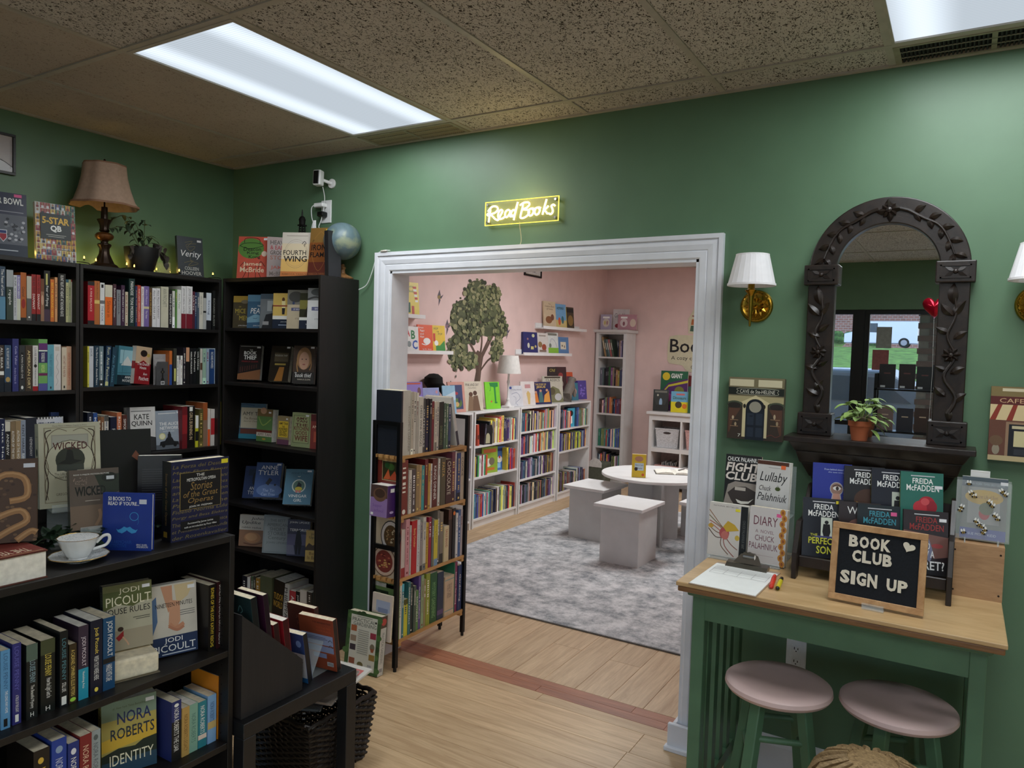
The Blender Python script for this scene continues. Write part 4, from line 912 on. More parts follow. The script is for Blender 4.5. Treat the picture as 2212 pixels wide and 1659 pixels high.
  (-0.939,0.0202,0.2112,(206,200,190),[]),
  (-0.9092,0.0326,0.2007,(24,30,52),[('v','REYNOLDS',0.25,0.2,0.75,0.7,(235,235,228))]),
  (-0.8742,0.0245,0.2215,(190,110,74),[('v','RICHARD P',0.25,0.2,0.75,0.9,(235,235,228))]),
  (-0.8478,0.0242,0.208,(80,44,38),[('v','SIMON MAWER',0.25,0.2,0.75,0.9,(235,235,228))]),
 ],
 'F2': [
  (-0.5088,0.0303,0.2329,(112,32,38),[('r',0,0.35,1,0.8,(150,40,46))]),
  (-0.4764,0.0492,0.2334,(26,22,22),[('v','GIRLS BURNING IN',0.3,0.2,0.7,0.85,(226,200,160)),('r',0.3,0.88,0.7,0.98,(235,235,228))]),
  (-0.4239,0.0187,0.1787,(200,196,50),[('r',0,0.6,1,1,(235,235,228)),('r',0,0.2,1,0.5,(28,28,30))]),
  (-0.4034,0.0249,0.2144,(92,84,46),[]),
  (-0.3768,0.029,0.2489,(160,86,46),[('r',0,0,1,0.6,(140,110,90))]),
  (-0.3452,0.0147,0.2116,(216,206,196),[('r',0,0,1,0.45,(226,90,40))]),
  (-0.3283,0.0382,0.2101,(206,200,194),[('r',0,0.3,1,0.75,(180,44,50))]),
  (-0.2885,0.0293,0.2502,(150,136,54),[]),
 ],
 'S6': [
  (0.4256,0.0362,0.1945,(40,40,46),[]),
  (0.466,0.0256,0.1934,(160,56,62),[('r',0,0.5,1,1,(235,235,228))]),
  (0.4944,0.0221,0.203,(90,110,80),[]),
  (0.5193,0.0197,0.2089,(60,58,50),[]),
  (0.5421,0.0285,0.2018,(170,130,60),[]),
  (0.5743,0.0951,0.2233,(92,96,70),[('e',0.5,0.4,0.4,0.2,(60,70,50))]),
  (0.6726,0.0832,0.2181,(40,32,24),[('t','TUDOR',0.06,0.5,0.94,0.66,(206,160,60)),('t','WORLD',0.06,0.3,0.94,0.46,(206,160,60))],0.1),
  (0.7611,0.0479,0.2122,(190,186,178),[('v','PHILIPPA',0.25,0.1,0.75,0.9,(28,28,30))]),
  (0.8125,0.0494,0.1838,(176,62,66),[('v','A YEAR',0.25,0.2,0.75,0.85,(235,235,228))]),
  (0.8646,0.0303,0.1893,(22,22,22),[('v','JONAS WEST',0.25,0.2,0.75,0.9,(235,235,228))]),
  (0.8974,0.0483,0.2049,(206,196,184),[('r',0,0.4,1,0.6,(140,100,80))]),
  (0.9485,0.0356,0.2021,(60,52,46),[]),
  (0.9869,0.0412,0.2059,(44,52,50),[]),
 ],
 'R1': [
  (-0.112,0.0686,0.3346,(198,194,182),[('v','ECONOMICS GARDNER',0.75,0.05,0.95,0.75,(120,110,90))]),
  (-0.0414,0.0187,0.3268,(186,176,158),[]),
  (-0.0198,0.0189,0.3248,(206,200,186),[]),
  (0.002,0.0172,0.3202,(178,172,160),[]),
  (0.0218,0.0349,0.2973,(210,204,190),[('v','CHEESE WINE WEDGES',0.25,0.12,0.75,0.85,(28,28,30))]),
  (0.0597,0.0227,0.2882,(74,74,70),[('v','OUTDOORS',0.25,0.1,0.75,0.8,(235,235,228))]),
  (0.0853,0.0279,0.2857,(30,34,60),[]),
  (0.1152,0.0182,0.2833,(36,38,42),[]),
  (0.1367,0.0204,0.2691,(120,40,52),[]),
  (0.1602,0.0176,0.2668,(206,196,176),[]),
  (0.1806,0.0198,0.2658,(196,190,176),[]),
  (0.2035,0.0411,0.2629,(28,36,30),[('v','ENTERTAINING STYLE',0.25,0.1,0.75,0.5,(120,140,90))]),
  (0.2479,0.0161,0.2546,(78,100,84),[]),
  (0.2672,0.0185,0.2509,(92,120,90),[]),
  (0.2888,0.0209,0.2484,(54,70,104),[]),
 ],
 'R2': [
  (-0.112,0.0583,0.285,(120,50,40),[]),
  (-0.0457,0.0222,0.2293,(206,198,184),[('v','VANDERLOO',0.25,0.1,0.75,0.8,(28,28,30))]),
  (-0.0206,0.0276,0.2311,(84,74,74),[]),
  (0.0112,0.028,0.2495,(150,124,86),[]),
  (0.0423,0.0159,0.2453,(180,150,100),[]),
  (0.0613,0.0223,0.24,(60,150,150),[]),
  (0.0853,0.0268,0.2716,(104,30,34),[]),
  (0.1161,0.0186,0.2445,(190,150,70),[]),
  (0.1378,0.0144,0.2409,(206,200,190),[]),
  (0.1563,0.0433,0.2655,(96,40,34),[('v','KINGS DINNER',0.25,0.15,0.75,0.85,(235,235,228))]),
  (0.2049,0.0171,0.2616,(210,206,196),[]),
  (0.2249,0.0446,0.2634,(84,78,58),[('v','PASTA',0.25,0.6,0.75,0.9,(205,170,90))]),
  (0.2753,0.0526,0.2492,(64,36,36),[('v','CHOCOLATE',0.2,0.2,0.8,0.95,(220,210,190))]),
  (0.329,0.0298,0.285,(112,60,74),[]),
  (0.3621,0.0135,0.285,(206,196,190),[]),
  (0.3796,0.0329,0.2742,(52,72,120),[]),
  (0.4158,0.0359,0.2717,(196,182,160),[('v','COOKIE',0.25,0.5,0.75,0.9,(28,28,30))]),
 ],
 'R3': [
  (-0.112,0.0154,0.3,(150,40,36),[]),
  (-0.0926,0.0287,0.2506,(200,186,176),[('r',0,0,1,0.2,(150,50,50))]),
  (-0.0634,0.0303,0.3,(200,142,146),[]),
  (-0.0272,0.0093,0.2631,(200,196,186),[]),
  (-0.0162,0.0437,0.2832,(176,30,34),[('v','Betty Crocker',0.25,0.5,0.75,0.85,(240,200,120))]),
  (0.0299,0.0253,0.2806,(200,200,200),[('v','Christmas Family',0.25,0.1,0.75,0.9,(120,120,120))]),
  (0.0582,0.0204,0.2626,(150,140,136),[]),
  (0.0803,0.0242,0.2856,(196,192,180),[]),
  (0.1081,0.0245,0.2504,(200,160,50),[('v','Designed Learning',0.25,0.1,0.75,0.9,(28,28,30))]),
  (0.1341,0.023,0.2774,(150,36,62),[('v','LIFE',0.25,0.6,0.75,0.9,(235,235,228))]),
  (0.1601,0.014,0.2666,(110,112,104),[]),
  (0.177,0.0329,0.2521,(206,190,60),[('r',0,0,1,0.15,(120,150,180)),('v','Young Kitchen',0.25,0.5,0.75,0.9,(28,28,30))]),
  (0.2107,0.0201,0.3,(120,114,104),[]),
  (0.2339,0.03,0.2856,(126,116,102),[]),
  (0.2715,0.0424,0.2009,(206,190,150),[('v','EAGLE BRAND',0.25,0.4,0.75,0.9,(150,60,40))]),
  (0.3145,0.0339,0.2872,(50,34,26),[('r',0,0.8,1,1,(90,56,40))]),
  (0.3509,0.0256,0.289,(28,26,28),[('e',0.5,0.9,0.4,0.04,(226,120,40))]),
  (0.3825,0.0198,0.2563,(214,210,206),[]),
  (0.4043,0.022,0.2724,(60,90,140),[]),
  (0.4294,0.0223,0.2662,(190,180,180),[]),
 ],
 'R4': [
  (-0.112,0.027,0.2811,(206,204,194),[('v','GARDEN STYLE',0.25,0.4,0.75,0.9,(60,90,60))]),
  (-0.0828,0.0157,0.284,(60,120,130),[]),
  (-0.0622,0.0311,0.1949,(196,190,54),[]),
  (-0.0305,0.0186,0.2809,(54,110,110),[('v','GARDEN ANNUALS',0.25,0.2,0.75,0.9,(235,235,228))]),
  (-0.0091,0.0198,0.2681,(30,40,40),[]),
  (0.0137,0.02,0.2488,(70,84,74),[]),
  (0.0371,0.0221,0.2162,(84,130,70),[('v','SOUTHEAST',0.25,0.2,0.75,0.85,(235,235,228))]),
  (0.0597,0.0178,0.29,(92,70,130),[('v','Great Southern',0.25,0.2,0.75,0.8,(235,235,228))]),
  (0.0795,0.0225,0.29,(140,160,120),[]),
  (0.1062,0.0155,0.261,(150,130,90),[]),
  (0.1234,0.0341,0.286,(140,150,50),[]),
  (0.1619,0.0596,0.2785,(36,84,46),[('v','MYSTERY GARDENING',0.25,0.1,0.75,0.8,(120,170,110))]),
  (0.2259,0.0555,0.2667,(34,48,72),[('r',0,0.1,1,0.2,(90,70,110))]),
  (0.2889,0.0859,0.2263,(196,170,140),[('v','THE HEALTHY GARDEN',0.25,0.45,0.75,0.8,(110,90,80)),('r',0,0.12,1,0.14,(110,150,150)),('r',0,0.9,1,0.92,(110,150,150))]),
  (0.3753,0.0065,0.29,(44,110,80),[]),
  (0.384,0.0262,0.29,(120,34,80),[('v','Southern Gardening',0.25,0.15,0.75,0.8,(235,235,228))]),
  (0.4145,0.0372,0.2634,(34,52,96),[('v','Gardening',0.25,0.2,0.75,0.8,(235,235,228))]),
 ],
 'L1': [
  (-2.1403,0.0211,0.2005,(92,150,196),[('v','LOUISE PENNY',0.3,0.5,0.75,0.96,(60,100,140)),('v','THE LONG WAY HOME',0.45,0.2,0.75,0.48,(235,235,228)),('r',0.3,0.03,0.7,0.13,(28,28,30))]),
  (-2.1127,0.0201,0.2083,(48,48,116),[('v','LOUISE PENNY',0.25,0.42,0.75,0.96,(96,96,176)),('v','A TRICK OF THE LIGHT',0.35,0.15,0.7,0.36,(235,235,228)),('r',0.3,0.03,0.7,0.12,(235,235,228))]),
  (-2.0809,0.0269,0.1948,(24,28,28),[('r',0,0.78,1,1,(86,104,92)),('v','LOUISE PENNY',0.3,0.48,0.8,0.78,(150,180,190)),('v','The Beautiful Mystery',0.3,0.14,0.7,0.45,(235,235,228)),('t','H',0.35,0.03,0.65,0.09,(235,235,228))]),
  (-2.0459,0.0355,0.1943,(22,26,24),[('r',0,0.8,1,1,(70,76,50)),('v','LOUISE PENNY',0.3,0.5,0.75,0.8,(226,206,90)),('v','How the Light Gets In',0.3,0.2,0.75,0.47,(235,235,228)),('t','H',0.35,0.03,0.65,0.09,(235,235,228))]),
  (-2.0001,0.0207,0.2055,(20,24,26),[('v','LOUISE PENNY',0.25,0.35,0.75,0.9,(90,140,150)),('v','STILL LIFE',0.25,0.2,0.75,0.32,(235,235,228)),('r',0.2,0.03,0.8,0.14,(235,235,228))]),
  (-1.9745,0.0192,0.1619,(60,48,30),[('v','A CADFAEL OMNIBUS ELLIS PETERS',0.25,0.12,0.75,0.9,(226,200,110)),('e',0.5,0.06,0.4,0.035,(170,220,80))]),
  (-1.9511,0.0265,0.2034,(58,46,62),[('r',0,0,1,0.42,(40,150,176)),('v','JODI PICOULT',0.25,0.45,0.75,0.85,(226,216,220)),('v','Vanishing Acts',0.35,0.15,0.65,0.38,(235,235,228))]),
  (-1.9202,0.0326,0.2092,(26,28,46),[('v','Jodi Picoult',0.3,0.55,0.7,0.9,(240,214,90)),('v','WISH YOU WERE HERE',0.3,0.2,0.7,0.52,(235,235,228)),('e',0.5,0.07,0.16,0.03,(240,214,90))]),
  (-1.8842,0.0336,0.2053,(30,74,112),[('v','JODI PICOULT',0.25,0.46,0.78,0.95,(235,235,228)),('r',0,0.37,1,0.44,(28,28,30)),('v','HANDLE WITH CARE',0.25,0.12,0.75,0.35,(235,235,228))]),
 ],
 'L1b': [
  (-1.5486,0.0268,0.2115,(22,18,16),[('v','BONES OF THE LOST KATHY REICHS',0.3,0.05,0.72,0.95,(226,196,60))]),
  (-1.521,0.0278,0.2157,(52,20,24),[('v','BONES ARE FOREVER KATHY REICHS',0.3,0.06,0.72,0.95,(235,235,228))]),
 ],
 'L2': [
  (-2.064,0.0393,0.2103,(34,28,24),[('e',0.45,0.86,0.18,0.04,(220,180,70)),('v','NORA ROBERTS',0.25,0.3,0.75,0.76,(220,180,70))]),
  (-2.02,0.0376,0.2192,(40,66,150),[('e',0.5,0.87,0.24,0.045,(140,160,190)),('v','NORA ROBERTS',0.25,0.3,0.75,0.76,(200,206,220))]),
  (-1.9792,0.0287,0.1948,(36,52,120),[('e',0.5,0.87,0.24,0.045,(220,220,226)),('v','NORA ROBERTS',0.25,0.2,0.75,0.78,(235,235,228))]),
  (-1.9482,0.0316,0.2011,(126,40,40),[('v','NORA ROBERTS',0.25,0.2,0.75,0.85,(226,190,160))]),
  (-1.9153,0.0261,0.1989,(150,160,160),[('e',0.5,0.9,0.24,0.04,(90,100,100)),('v','NORA ROBERTS',0.25,0.3,0.75,0.82,(90,100,104))]),
 ],
 'L2b': [
  (-1.6734,0.0319,0.1844,(38,48,104),[('r',0,0,1,0.66,(26,26,26)),('e',0.5,0.93,0.24,0.03,(235,235,228)),('v','NORA ROBERTS THE LIAR',0.25,0.15,0.75,0.88,(235,235,228))]),
  (-1.6399,0.0251,0.154,(186,150,84),[('v','NORA ROBERTS LEGACY',0.25,0.1,0.75,0.85,(120,84,40))]),
  (-1.6134,0.0293,0.1527,(130,170,150),[('v','NORA ROBERTS',0.25,0.2,0.75,0.8,(80,120,110))]),
  (-1.5818,0.03,0.148,(48,128,140),[('v','NORA ROBERTS',0.25,0.3,0.75,0.9,(235,235,228)),('r',0,0.18,1,0.28,(226,206,190))]),
  (-1.5485,0.0308,0.1557,(126,166,206),[('v','NORA ROBERTS',0.25,0.45,0.75,0.85,(50,80,130)),('r',0,0.3,1,0.45,(196,170,110))]),
  (-1.5119,0.045,0.208,(206,128,34),[('v','The Shaft of Infamy',0.4,0.1,0.65,0.9,(240,190,90))]),
 ],
}
# ---- face-out books: x,y,z of the bottom centre,width,height,yaw,lean
FACES = {
 'superbowl': (0.14,-1.345,2.026,0.189,0.301,1.309,0.12),
 'fivestar': (0.2,-1.144,2.026,0.169,0.276,1.396,0.1),
 'verity': (0.16,-0.398,2.026,0.147,0.23,1.396,0.12),
 'dutch': (0.2,-0.704,1.43,0.104,0.201,1.833,0.0),
 'commonwealth': (0.2,-0.802,1.43,0.084,0.201,1.833,0.0),
 'patchett2': (0.2,-0.859,1.43,0.056,0.196,1.833,0.0),
 'kate': (0.2,-0.711,1.075,0.147,0.235,1.396,0.08),
 'alice': (0.22,-0.566,1.075,0.142,0.21,1.484,0.08),
 'intel': (0.2,-1.177,1.068,0.102,0.221,1.396,0.06),
 'bluef': (0.15,-1.053,1.068,0.078,0.234,1.396,0.06),
 'deacon': (0.4,-0.18,2.031,0.18,0.247,0.489,0.12),
 'heaven': (0.539,-0.14,2.031,0.077,0.243,0.785,0.12),
 'fourth': (0.771,-0.2,2.031,0.162,0.246,0.436,0.12),
 'iron': (0.916,-0.17,2.031,0.133,0.268,0.209,0.12),
 'mice': (0.38,-0.24,1.752,0.102,0.182,0.262,0.05),
 'pearl': (0.494,-0.24,1.752,0.088,0.187,0.262,0.05),
 'gray': (0.597,-0.24,1.752,0.084,0.191,0.262,0.05),
 'winter': (0.706,-0.24,1.752,0.093,0.193,0.262,0.05),
 'wrath1': (0.809,-0.24,1.752,0.078,0.209,0.262,0.05),
 'dark1': (0.887,-0.24,1.752,0.05,0.191,0.262,0.05),
 'wrath2': (0.965,-0.24,1.752,0.081,0.216,0.262,0.05),
 'thief1': (0.407,-0.2,1.444,0.129,0.202,0.559,0.2),
 'thief2': (0.652,-0.2,1.444,0.088,0.202,0.436,0.25),
 'thief3': (0.848,-0.2,1.444,0.118,0.207,0.559,0.2),
 'tan1': (0.368,-0.15,1.109,0.175,0.206,0.436,0.08),
 'tan2': (0.531,-0.19,1.109,0.116,0.184,0.087,0.06),
 'tan3': (0.696,-0.2,1.109,0.089,0.158,0.087,0.06),
 'tan4': (0.85,-0.21,1.109,0.137,0.187,0.087,0.06),
 'tan5': (0.963,-0.2,1.109,0.055,0.186,0.349,0.06),
 'tyler1': (0.404,-0.16,0.757,0.098,0.188,0.524,0.3),
 'tyler2': (0.567,-0.2,0.777,0.146,0.172,0.559,0.35),
 'tyler3': (0.754,-0.13,0.757,0.133,0.199,0.524,0.25),
 'vinegar': (0.836,-0.22,0.777,0.151,0.165,0.559,0.35),
 'tyler4': (0.508,-0.1,0.757,0.102,0.198,0.524,0.15),
 'updike1': (0.471,-0.22,0.503,0.149,0.179,0.436,0.1),
 'stories': (0.699,-0.24,0.503,0.157,0.21,0.436,0.12),
 'terror': (0.83,-0.2,0.503,0.129,0.199,0.436,0.1),
 'bech': (0.964,-0.23,0.503,0.06,0.166,0.436,0.1),
 'bech2': (0.901,-0.15,0.503,0.055,0.181,0.436,0.1),
 'fifty': (1.86,-1.793,1.06,0.142,0.166,0.559,0.03),
 'wicked': (1.7,-1.864,1.175,0.158,0.244,1.292,0.1),
 'wickedm': (1.775,-1.834,1.115,0.128,0.172,1.257,0.15),
 'blackbig': (1.68,-1.684,1.08,0.15,0.306,1.222,0.12),
 'opera': (1.89,-1.572,1.06,0.194,0.245,1.501,0.0),
 'operaback': (1.78,-1.638,1.06,0.112,0.247,0.873,0.05),
 'octopus': (1.811,-2.082,1.131,0.104,0.214,1.082,0.1),
 'house': (1.84,-1.772,0.755,0.132,0.191,1.257,0.12),
 'nineteen': (1.85,-1.626,0.69,0.133,0.219,1.257,0.12),
 'identity': (1.85,-1.773,0.388,0.149,0.218,1.257,0.06),
 'rackblack': (1.341,-0.112,1.118,0.175,0.332,0.0,0.0),
 'rackred': (1.377,-0.105,0.808,0.191,0.302,0.0,0.0),
 'purple': (1.385,-0.13,0.808,0.111,0.161,0.0,0.05),
 'bowls': (1.331,-0.11,0.481,0.221,0.309,0.0,0.0),
 'greenb': (1.301,-0.1,0.163,0.202,0.301,0.0,0.05),
 'whiteb': (1.356,-0.125,0.163,0.133,0.236,0.0,0.08),
 'gardening': (1.348,-0.247,0.0,0.185,0.34,0.07,0.12),
 'fight': (3.193,-0.16,1.085,0.123,0.249,0.0,0.1),
 'lullaby': (3.317,-0.2,1.085,0.116,0.253,-0.105,0.1),
 'rant': (3.181,-0.19,0.925,0.148,0.187,0.0,0.12),
 'diary': (3.325,-0.24,0.925,0.137,0.194,-0.07,0.12),
 'bk1': (3.511,-0.16,1.174,0.107,0.112,0.0,0.25),
 'bk2': (3.608,-0.165,1.188,0.089,0.093,0.0,0.25),
 'bk3': (3.696,-0.17,1.169,0.09,0.115,0.0,0.25),
 'bk4': (3.808,-0.17,1.184,0.134,0.101,0.0,0.25),
 'bf1': (3.508,-0.26,0.986,0.117,0.208,0.0,0.25),
 'bf2': (3.602,-0.262,0.997,0.072,0.196,0.0,0.25),
 'bf3': (3.693,-0.264,0.998,0.137,0.2,0.0,0.25),
 'bf4': (3.827,-0.268,0.978,0.129,0.219,0.0,0.25),
 'board': (3.705,-0.548,0.925,0.256,0.233,-0.052,0.12),
 'beebook': (3.986,-0.2,1.084,0.125,0.202,0.0,0.06),
 'beebag': (3.982,-0.22,1.084,0.144,0.192,0.0,0.06),
 'beecard': (3.966,-0.17,1.28,0.049,0.051,0.0,0.05),
 'box': (3.976,-0.251,0.922,0.143,0.175,0.0,0.0),
}
# ================================================================== books of the shop
def T(s, a, b, c, d, col, bold=.0, sh=0.): return ('t', s, a, b, c, d, col, bold, sh)
def R(a, b, c, d, col): return ('r', a, b, c, d, col)
def E(a, b, c, d, col): return ('e', a, b, c, d, col)
def Pg(pts, col): return ('p', pts, col)
def Ln(pts, w, col): return ('l', pts, w, col)
W_, K_, GD_, CRM = (238, 238, 234), (24, 24, 26), (206, 172, 92), (214, 206, 182)
def tagp(a, b, col=(226, 226, 228)): return R(a, b, a+.16, b+.05, col)
PINKT, YELT = (226, 96, 150), (228, 214, 50)
F_WALL = 'face-out novels'
def put(key, label, t, col, items, **kw):
    x, y, z, w, h, yaw, tilt = FACES[key]
    w = kw.pop('w', w); h = kw.pop('h', h); yaw = kw.pop('yaw', yaw); tilt = kw.pop('tilt', tilt)
    dx = kw.pop('shift', 0); x += dx*math.cos(yaw); y += dx*math.sin(yaw)
    z = kw.pop('z', z); y += kw.pop('dy', 0); x += kw.pop('dx', 0)
    return face_book(label, w, h, t, (x, y, z), yaw, tilt, col, items, **kw)
LP = 'paperbacks on the tall black bookcases'
place_row(ROWS['A'], (.25, 0, 1.742), PI/2, 'top shelf under the framed picture', 'the lamp-side upright', LP, rev=True)
place_row(ROWS['B'], (.25, 0, 1.738), PI/2, 'top shelf under the table lamp', 'the corner upright', LP, rev=True)
place_row(ROWS['C'], (.25, 0, 1.42), PI/2, 'second shelf under the framed picture', 'the lamp-side upright', LP, rev=True)
place_row(ROWS['D1'], (.25, 0, 1.43), PI/2, 'second shelf under the table lamp', 'the outer upright', LP)
place_row(ROWS['D2'], (.25, 0, 1.43), PI/2, 'second shelf under the table lamp', 'the corner upright', LP, rev=True)
place_row(ROWS['E'], (.25, 0, 1.068), PI/2, 'third shelf under the framed picture', 'the big white novel', LP, rev=True)
place_row(ROWS['F1'], (.25, 0, 1.075), PI/2, 'third shelf under the table lamp', 'the outer upright', LP)
place_row(ROWS['F2'], (.25, 0, 1.075), PI/2, 'third shelf under the table lamp', 'the corner upright', LP, rev=True)
place_row(ROWS['S6'], (0, -.24, .14), 0, 'lowest shelf of the corner bookcase', 'the inner upright', LP)
RB = 'cookbooks and garden books on the metal rack'
for k, z, nm in (('R1', RS[0], 'top'), ('R2', RS[1], 'second'), ('R3', RS[2], 'third'), ('R4', RS[3], 'bottom')):
    place_row(ROWS[k], (1.479, 0, z), PI/2, nm+' shelf of the metal rack', 'its pink-room end', RB, depth=.145, rev=True)
LB = 'paperbacks on the low bookcase'
place_row(ROWS['L1'], (1.905, 0, .69), PI/2, 'upper shelf below the teacup', 'the grey-covered face-out novel', LB, depth=.14, rev=True)
place_row(ROWS['L1b'], (1.905, 0, .69), PI/2, 'upper shelf below the teacup', 'the end panel', LB, depth=.15, rev=True)
place_row(ROWS['L2'], (1.905, 0, .388), PI/2, 'lower shelf below the teacup', 'the lake-view novel', LB, depth=.14, rev=True)
place_row(ROWS['L2b'], (1.905, 0, .388), PI/2, 'lower shelf below the teacup', 'the end panel', LB, depth=.13, rev=True)
# ---- on top of the tall bookcases
shield = [(.42, .42), (.42, .3), (.5, .23), (.58, .3), (.58, .42)]
put('superbowl', 'large navy football book standing on the bookcase by the picture', .03, (34, 40, 66), [R(0, 0, 1, .66, (96, 100, 110)), R(0, 0, 1, .2, (40, 50, 66)), T('SUPER BOWL', .1, .82, .93, .92, W_, .02), R(.1, .7, .93, .712, (150, 150, 160))]+[E(.55+.38*random.random(), .25+.35*random.random(), .035, .02, random.choice([(40, 44, 52), (190, 190, 196), (120, 124, 130)])) for _ in range(34)]+[Pg(shield, (226, 226, 230)), Pg([(.435, .36), (.435, .3), (.5, .245), (.565, .3), (.565, .36)], (160, 30, 46)), Pg([(.435, .365), (.565, .365), (.565, .41), (.435, .41)], (30, 50, 110)), R(.2, .1, .8, .115, (200, 204, 210)), R(.74, .94, .9, .985, PINKT)], hard=True)
rg = random.Random(5); qb = []
for i in range(8):
    for j in range(10):
        if 1 <= i <= 6 and 4 <= j <= 7: continue
        c = rg.choice([(196, 150, 44), (150, 50, 56), (60, 110, 96), (190, 190, 186), (52, 70, 120), (206, 180, 90)])
        qb += [R(i/8+.006, j/10+.005, (i+1)/8-.006, (j+1)/10-.005, c), E(i/8+.0625, j/10+.068, .026, .022, (150, 110, 86)), R(i/8+.03, j/10+.005, i/8+.095, j/10+.045, rg.choice([(210, 210, 214), (40, 44, 60), (120, 40, 44)]))]
put('fivestar', 'football book with a mosaic cover standing beside the table lamp', .024, (206, 200, 190), qb+[R(.12, .38, .88, .82, (26, 36, 34)), T('5-STAR', .16, .64, .84, .76, (222, 176, 50), .03), T('QB', .36, .5, .64, .62, W_, .04), R(.25, .45, .75, .458, (190, 190, 180)), R(.3, .42, .7, .428, (190, 190, 180)), T('YOGI ROTH | JOEY ROBERTS', .16, .2, .84, .235, W_, .01)], sitems=[('v', '5-STAR QB', .25, .3, .75, .8, (222, 176, 50))])
put('verity', 'dark novel with tangled gold threads beside the potted plant', .022, (44, 50, 56), [Ln([(.3, .85), (.6, .9), (.4, .75), (.7, .78), (.5, .65), (.35, .8), (.75, .85)], .0008, (170, 150, 60)), Ln([(.25, .35), (.6, .42), (.4, .28), (.8, .36), (.5, .4)], .0008, (170, 150, 60)), Ln([(.5, .62), (.48, .5), (.52, .4)], .0006, (170, 150, 60)), T('Verity', .14, .46, .92, .66, W_, 0, .25), T('COLLEEN', .26, .18, .8, .26, (206, 206, 196)), T('HOOVER', .14, .06, .9, .15, (206, 206, 196)), tagp(.78, .89)], spine=(20, 24, 26))
put('deacon', 'red and green novel with a line-drawn hat cover, beside the string lights', .03, (206, 92, 74), [E(.42, .72, .42, .24, (96, 140, 66)), Ln([(.05, .78), (.3, .72), (.6, .74), (.82, .8), (.6, .85), (.2, .84), (.05, .78)], .003, K_), Ln([(.2, .85), (.22, .95), (.5, .97), (.68, .93), (.7, .84)], .003, K_), Ln([(.1, .3), (.25, .4), (.3, .2), (.2, .02)], .003, K_), Ln([(.9, .3), (.75, .42), (.7, .2), (.8, .02)], .003, K_), Ln([(.4, .3), (.38, .02)], .003, K_), Ln([(.6, .3), (.62, .02)], .003, K_), T('Deacon', .18, .66, .75, .75, K_, .01), T('King', .3, .57, .68, .65, K_, .01), T('Kong', .36, .47, .74, .56, K_, .01), T('James', .18, .29, .8, .4, (240, 214, 180), .015), T('McBride', .1, .16, .88, .28, (240, 214, 180), .015), E(.86, .6, .09, .065, (236, 210, 190)), tagp(.82, .92)])
put('heaven', 'grey novel with red lettering half hidden behind the bright dragon novel', .03, (150, 128, 122), [T('HEAVEN', .12, .82, .9, .92, (80, 70, 66), .02), T('& EARTH', .12, .7, .9, .8, (150, 44, 50), .02), T('GROCERY', .12, .58, .9, .68, (80, 60, 50), .02), T('STORE', .12, .46, .9, .56, (150, 90, 70), .02), T('JAMES', .15, .22, .85, .32, (180, 80, 60), .02), T('McBRIDE', .1, .08, .9, .18, (110, 90, 80), .02)], w=.14, shift=.03)
wing = [R(0, 0, 1, 1, (206, 190, 160)), R(0, 0, 1, .4, (206, 166, 96)), R(0, 0, 1, .12, (180, 110, 60)), R(0, .75, 1, 1, (196, 188, 176))]+[Ln([(.5+.4*math.cos(a*PI/12), .52+.32*math.sin(a*PI/12)) for a in range(25)], .0012, (120, 110, 96)), Ln([(.5+.36*math.cos(a*PI/12), .52+.28*math.sin(a*PI/12)) for a in range(25)], .0008, (140, 128, 110)), Ln([(.7, .74), (.78, .8), (.84, .75), (.78, .73), (.8, .68)], .003, K_), T('FOURTH', .06, .49, .86, .6, (24, 22, 22), .01), T('WING', .08, .34, .9, .47, (24, 22, 22), .02), T('REBECCA YARROS', .06, .04, .94, .08, (90, 60, 34)), R(.15, .92, .9, .93, (130, 120, 106))]
put('fourth', 'cream and gold dragon novel with bold black title beside the eiffel tower model', .036, (206, 180, 130), wing, hard=True)
put('iron', 'dark orange dragon novel with a yellow price sticker beside the globe', .034, (120, 70, 34), [R(0, 0, 1, .3, (90, 40, 30)), R(0, .7, 1, 1, (124, 92, 44)), Ln([(.5, .93), (.8, .75), (.82, .4), (.5, .12), (.18, .4), (.2, .75), (.5, .93)], .0012, (170, 120, 60)), T('IRON', .1, .54, .78, .66, (28, 22, 20), .02), T('FLAME', .06, .4, .86, .5, (28, 22, 20), .02), T('REBECCA YARROS', .06, .04, .9, .08, (150, 100, 60)), R(.72, .92, .86, .97, (240, 214, 40)), Ln([(.12, .72), (.2, .76), (.16, .7)], .002, (40, 30, 20))], hard=True)
bk = face_book('plain black hardcover turned side-on in front of the globe', .085, .238, .03, (1.05, -.175, 2.031), 1.5, .04, (38, 38, 42), [], spine=(30, 30, 34), hard=True)
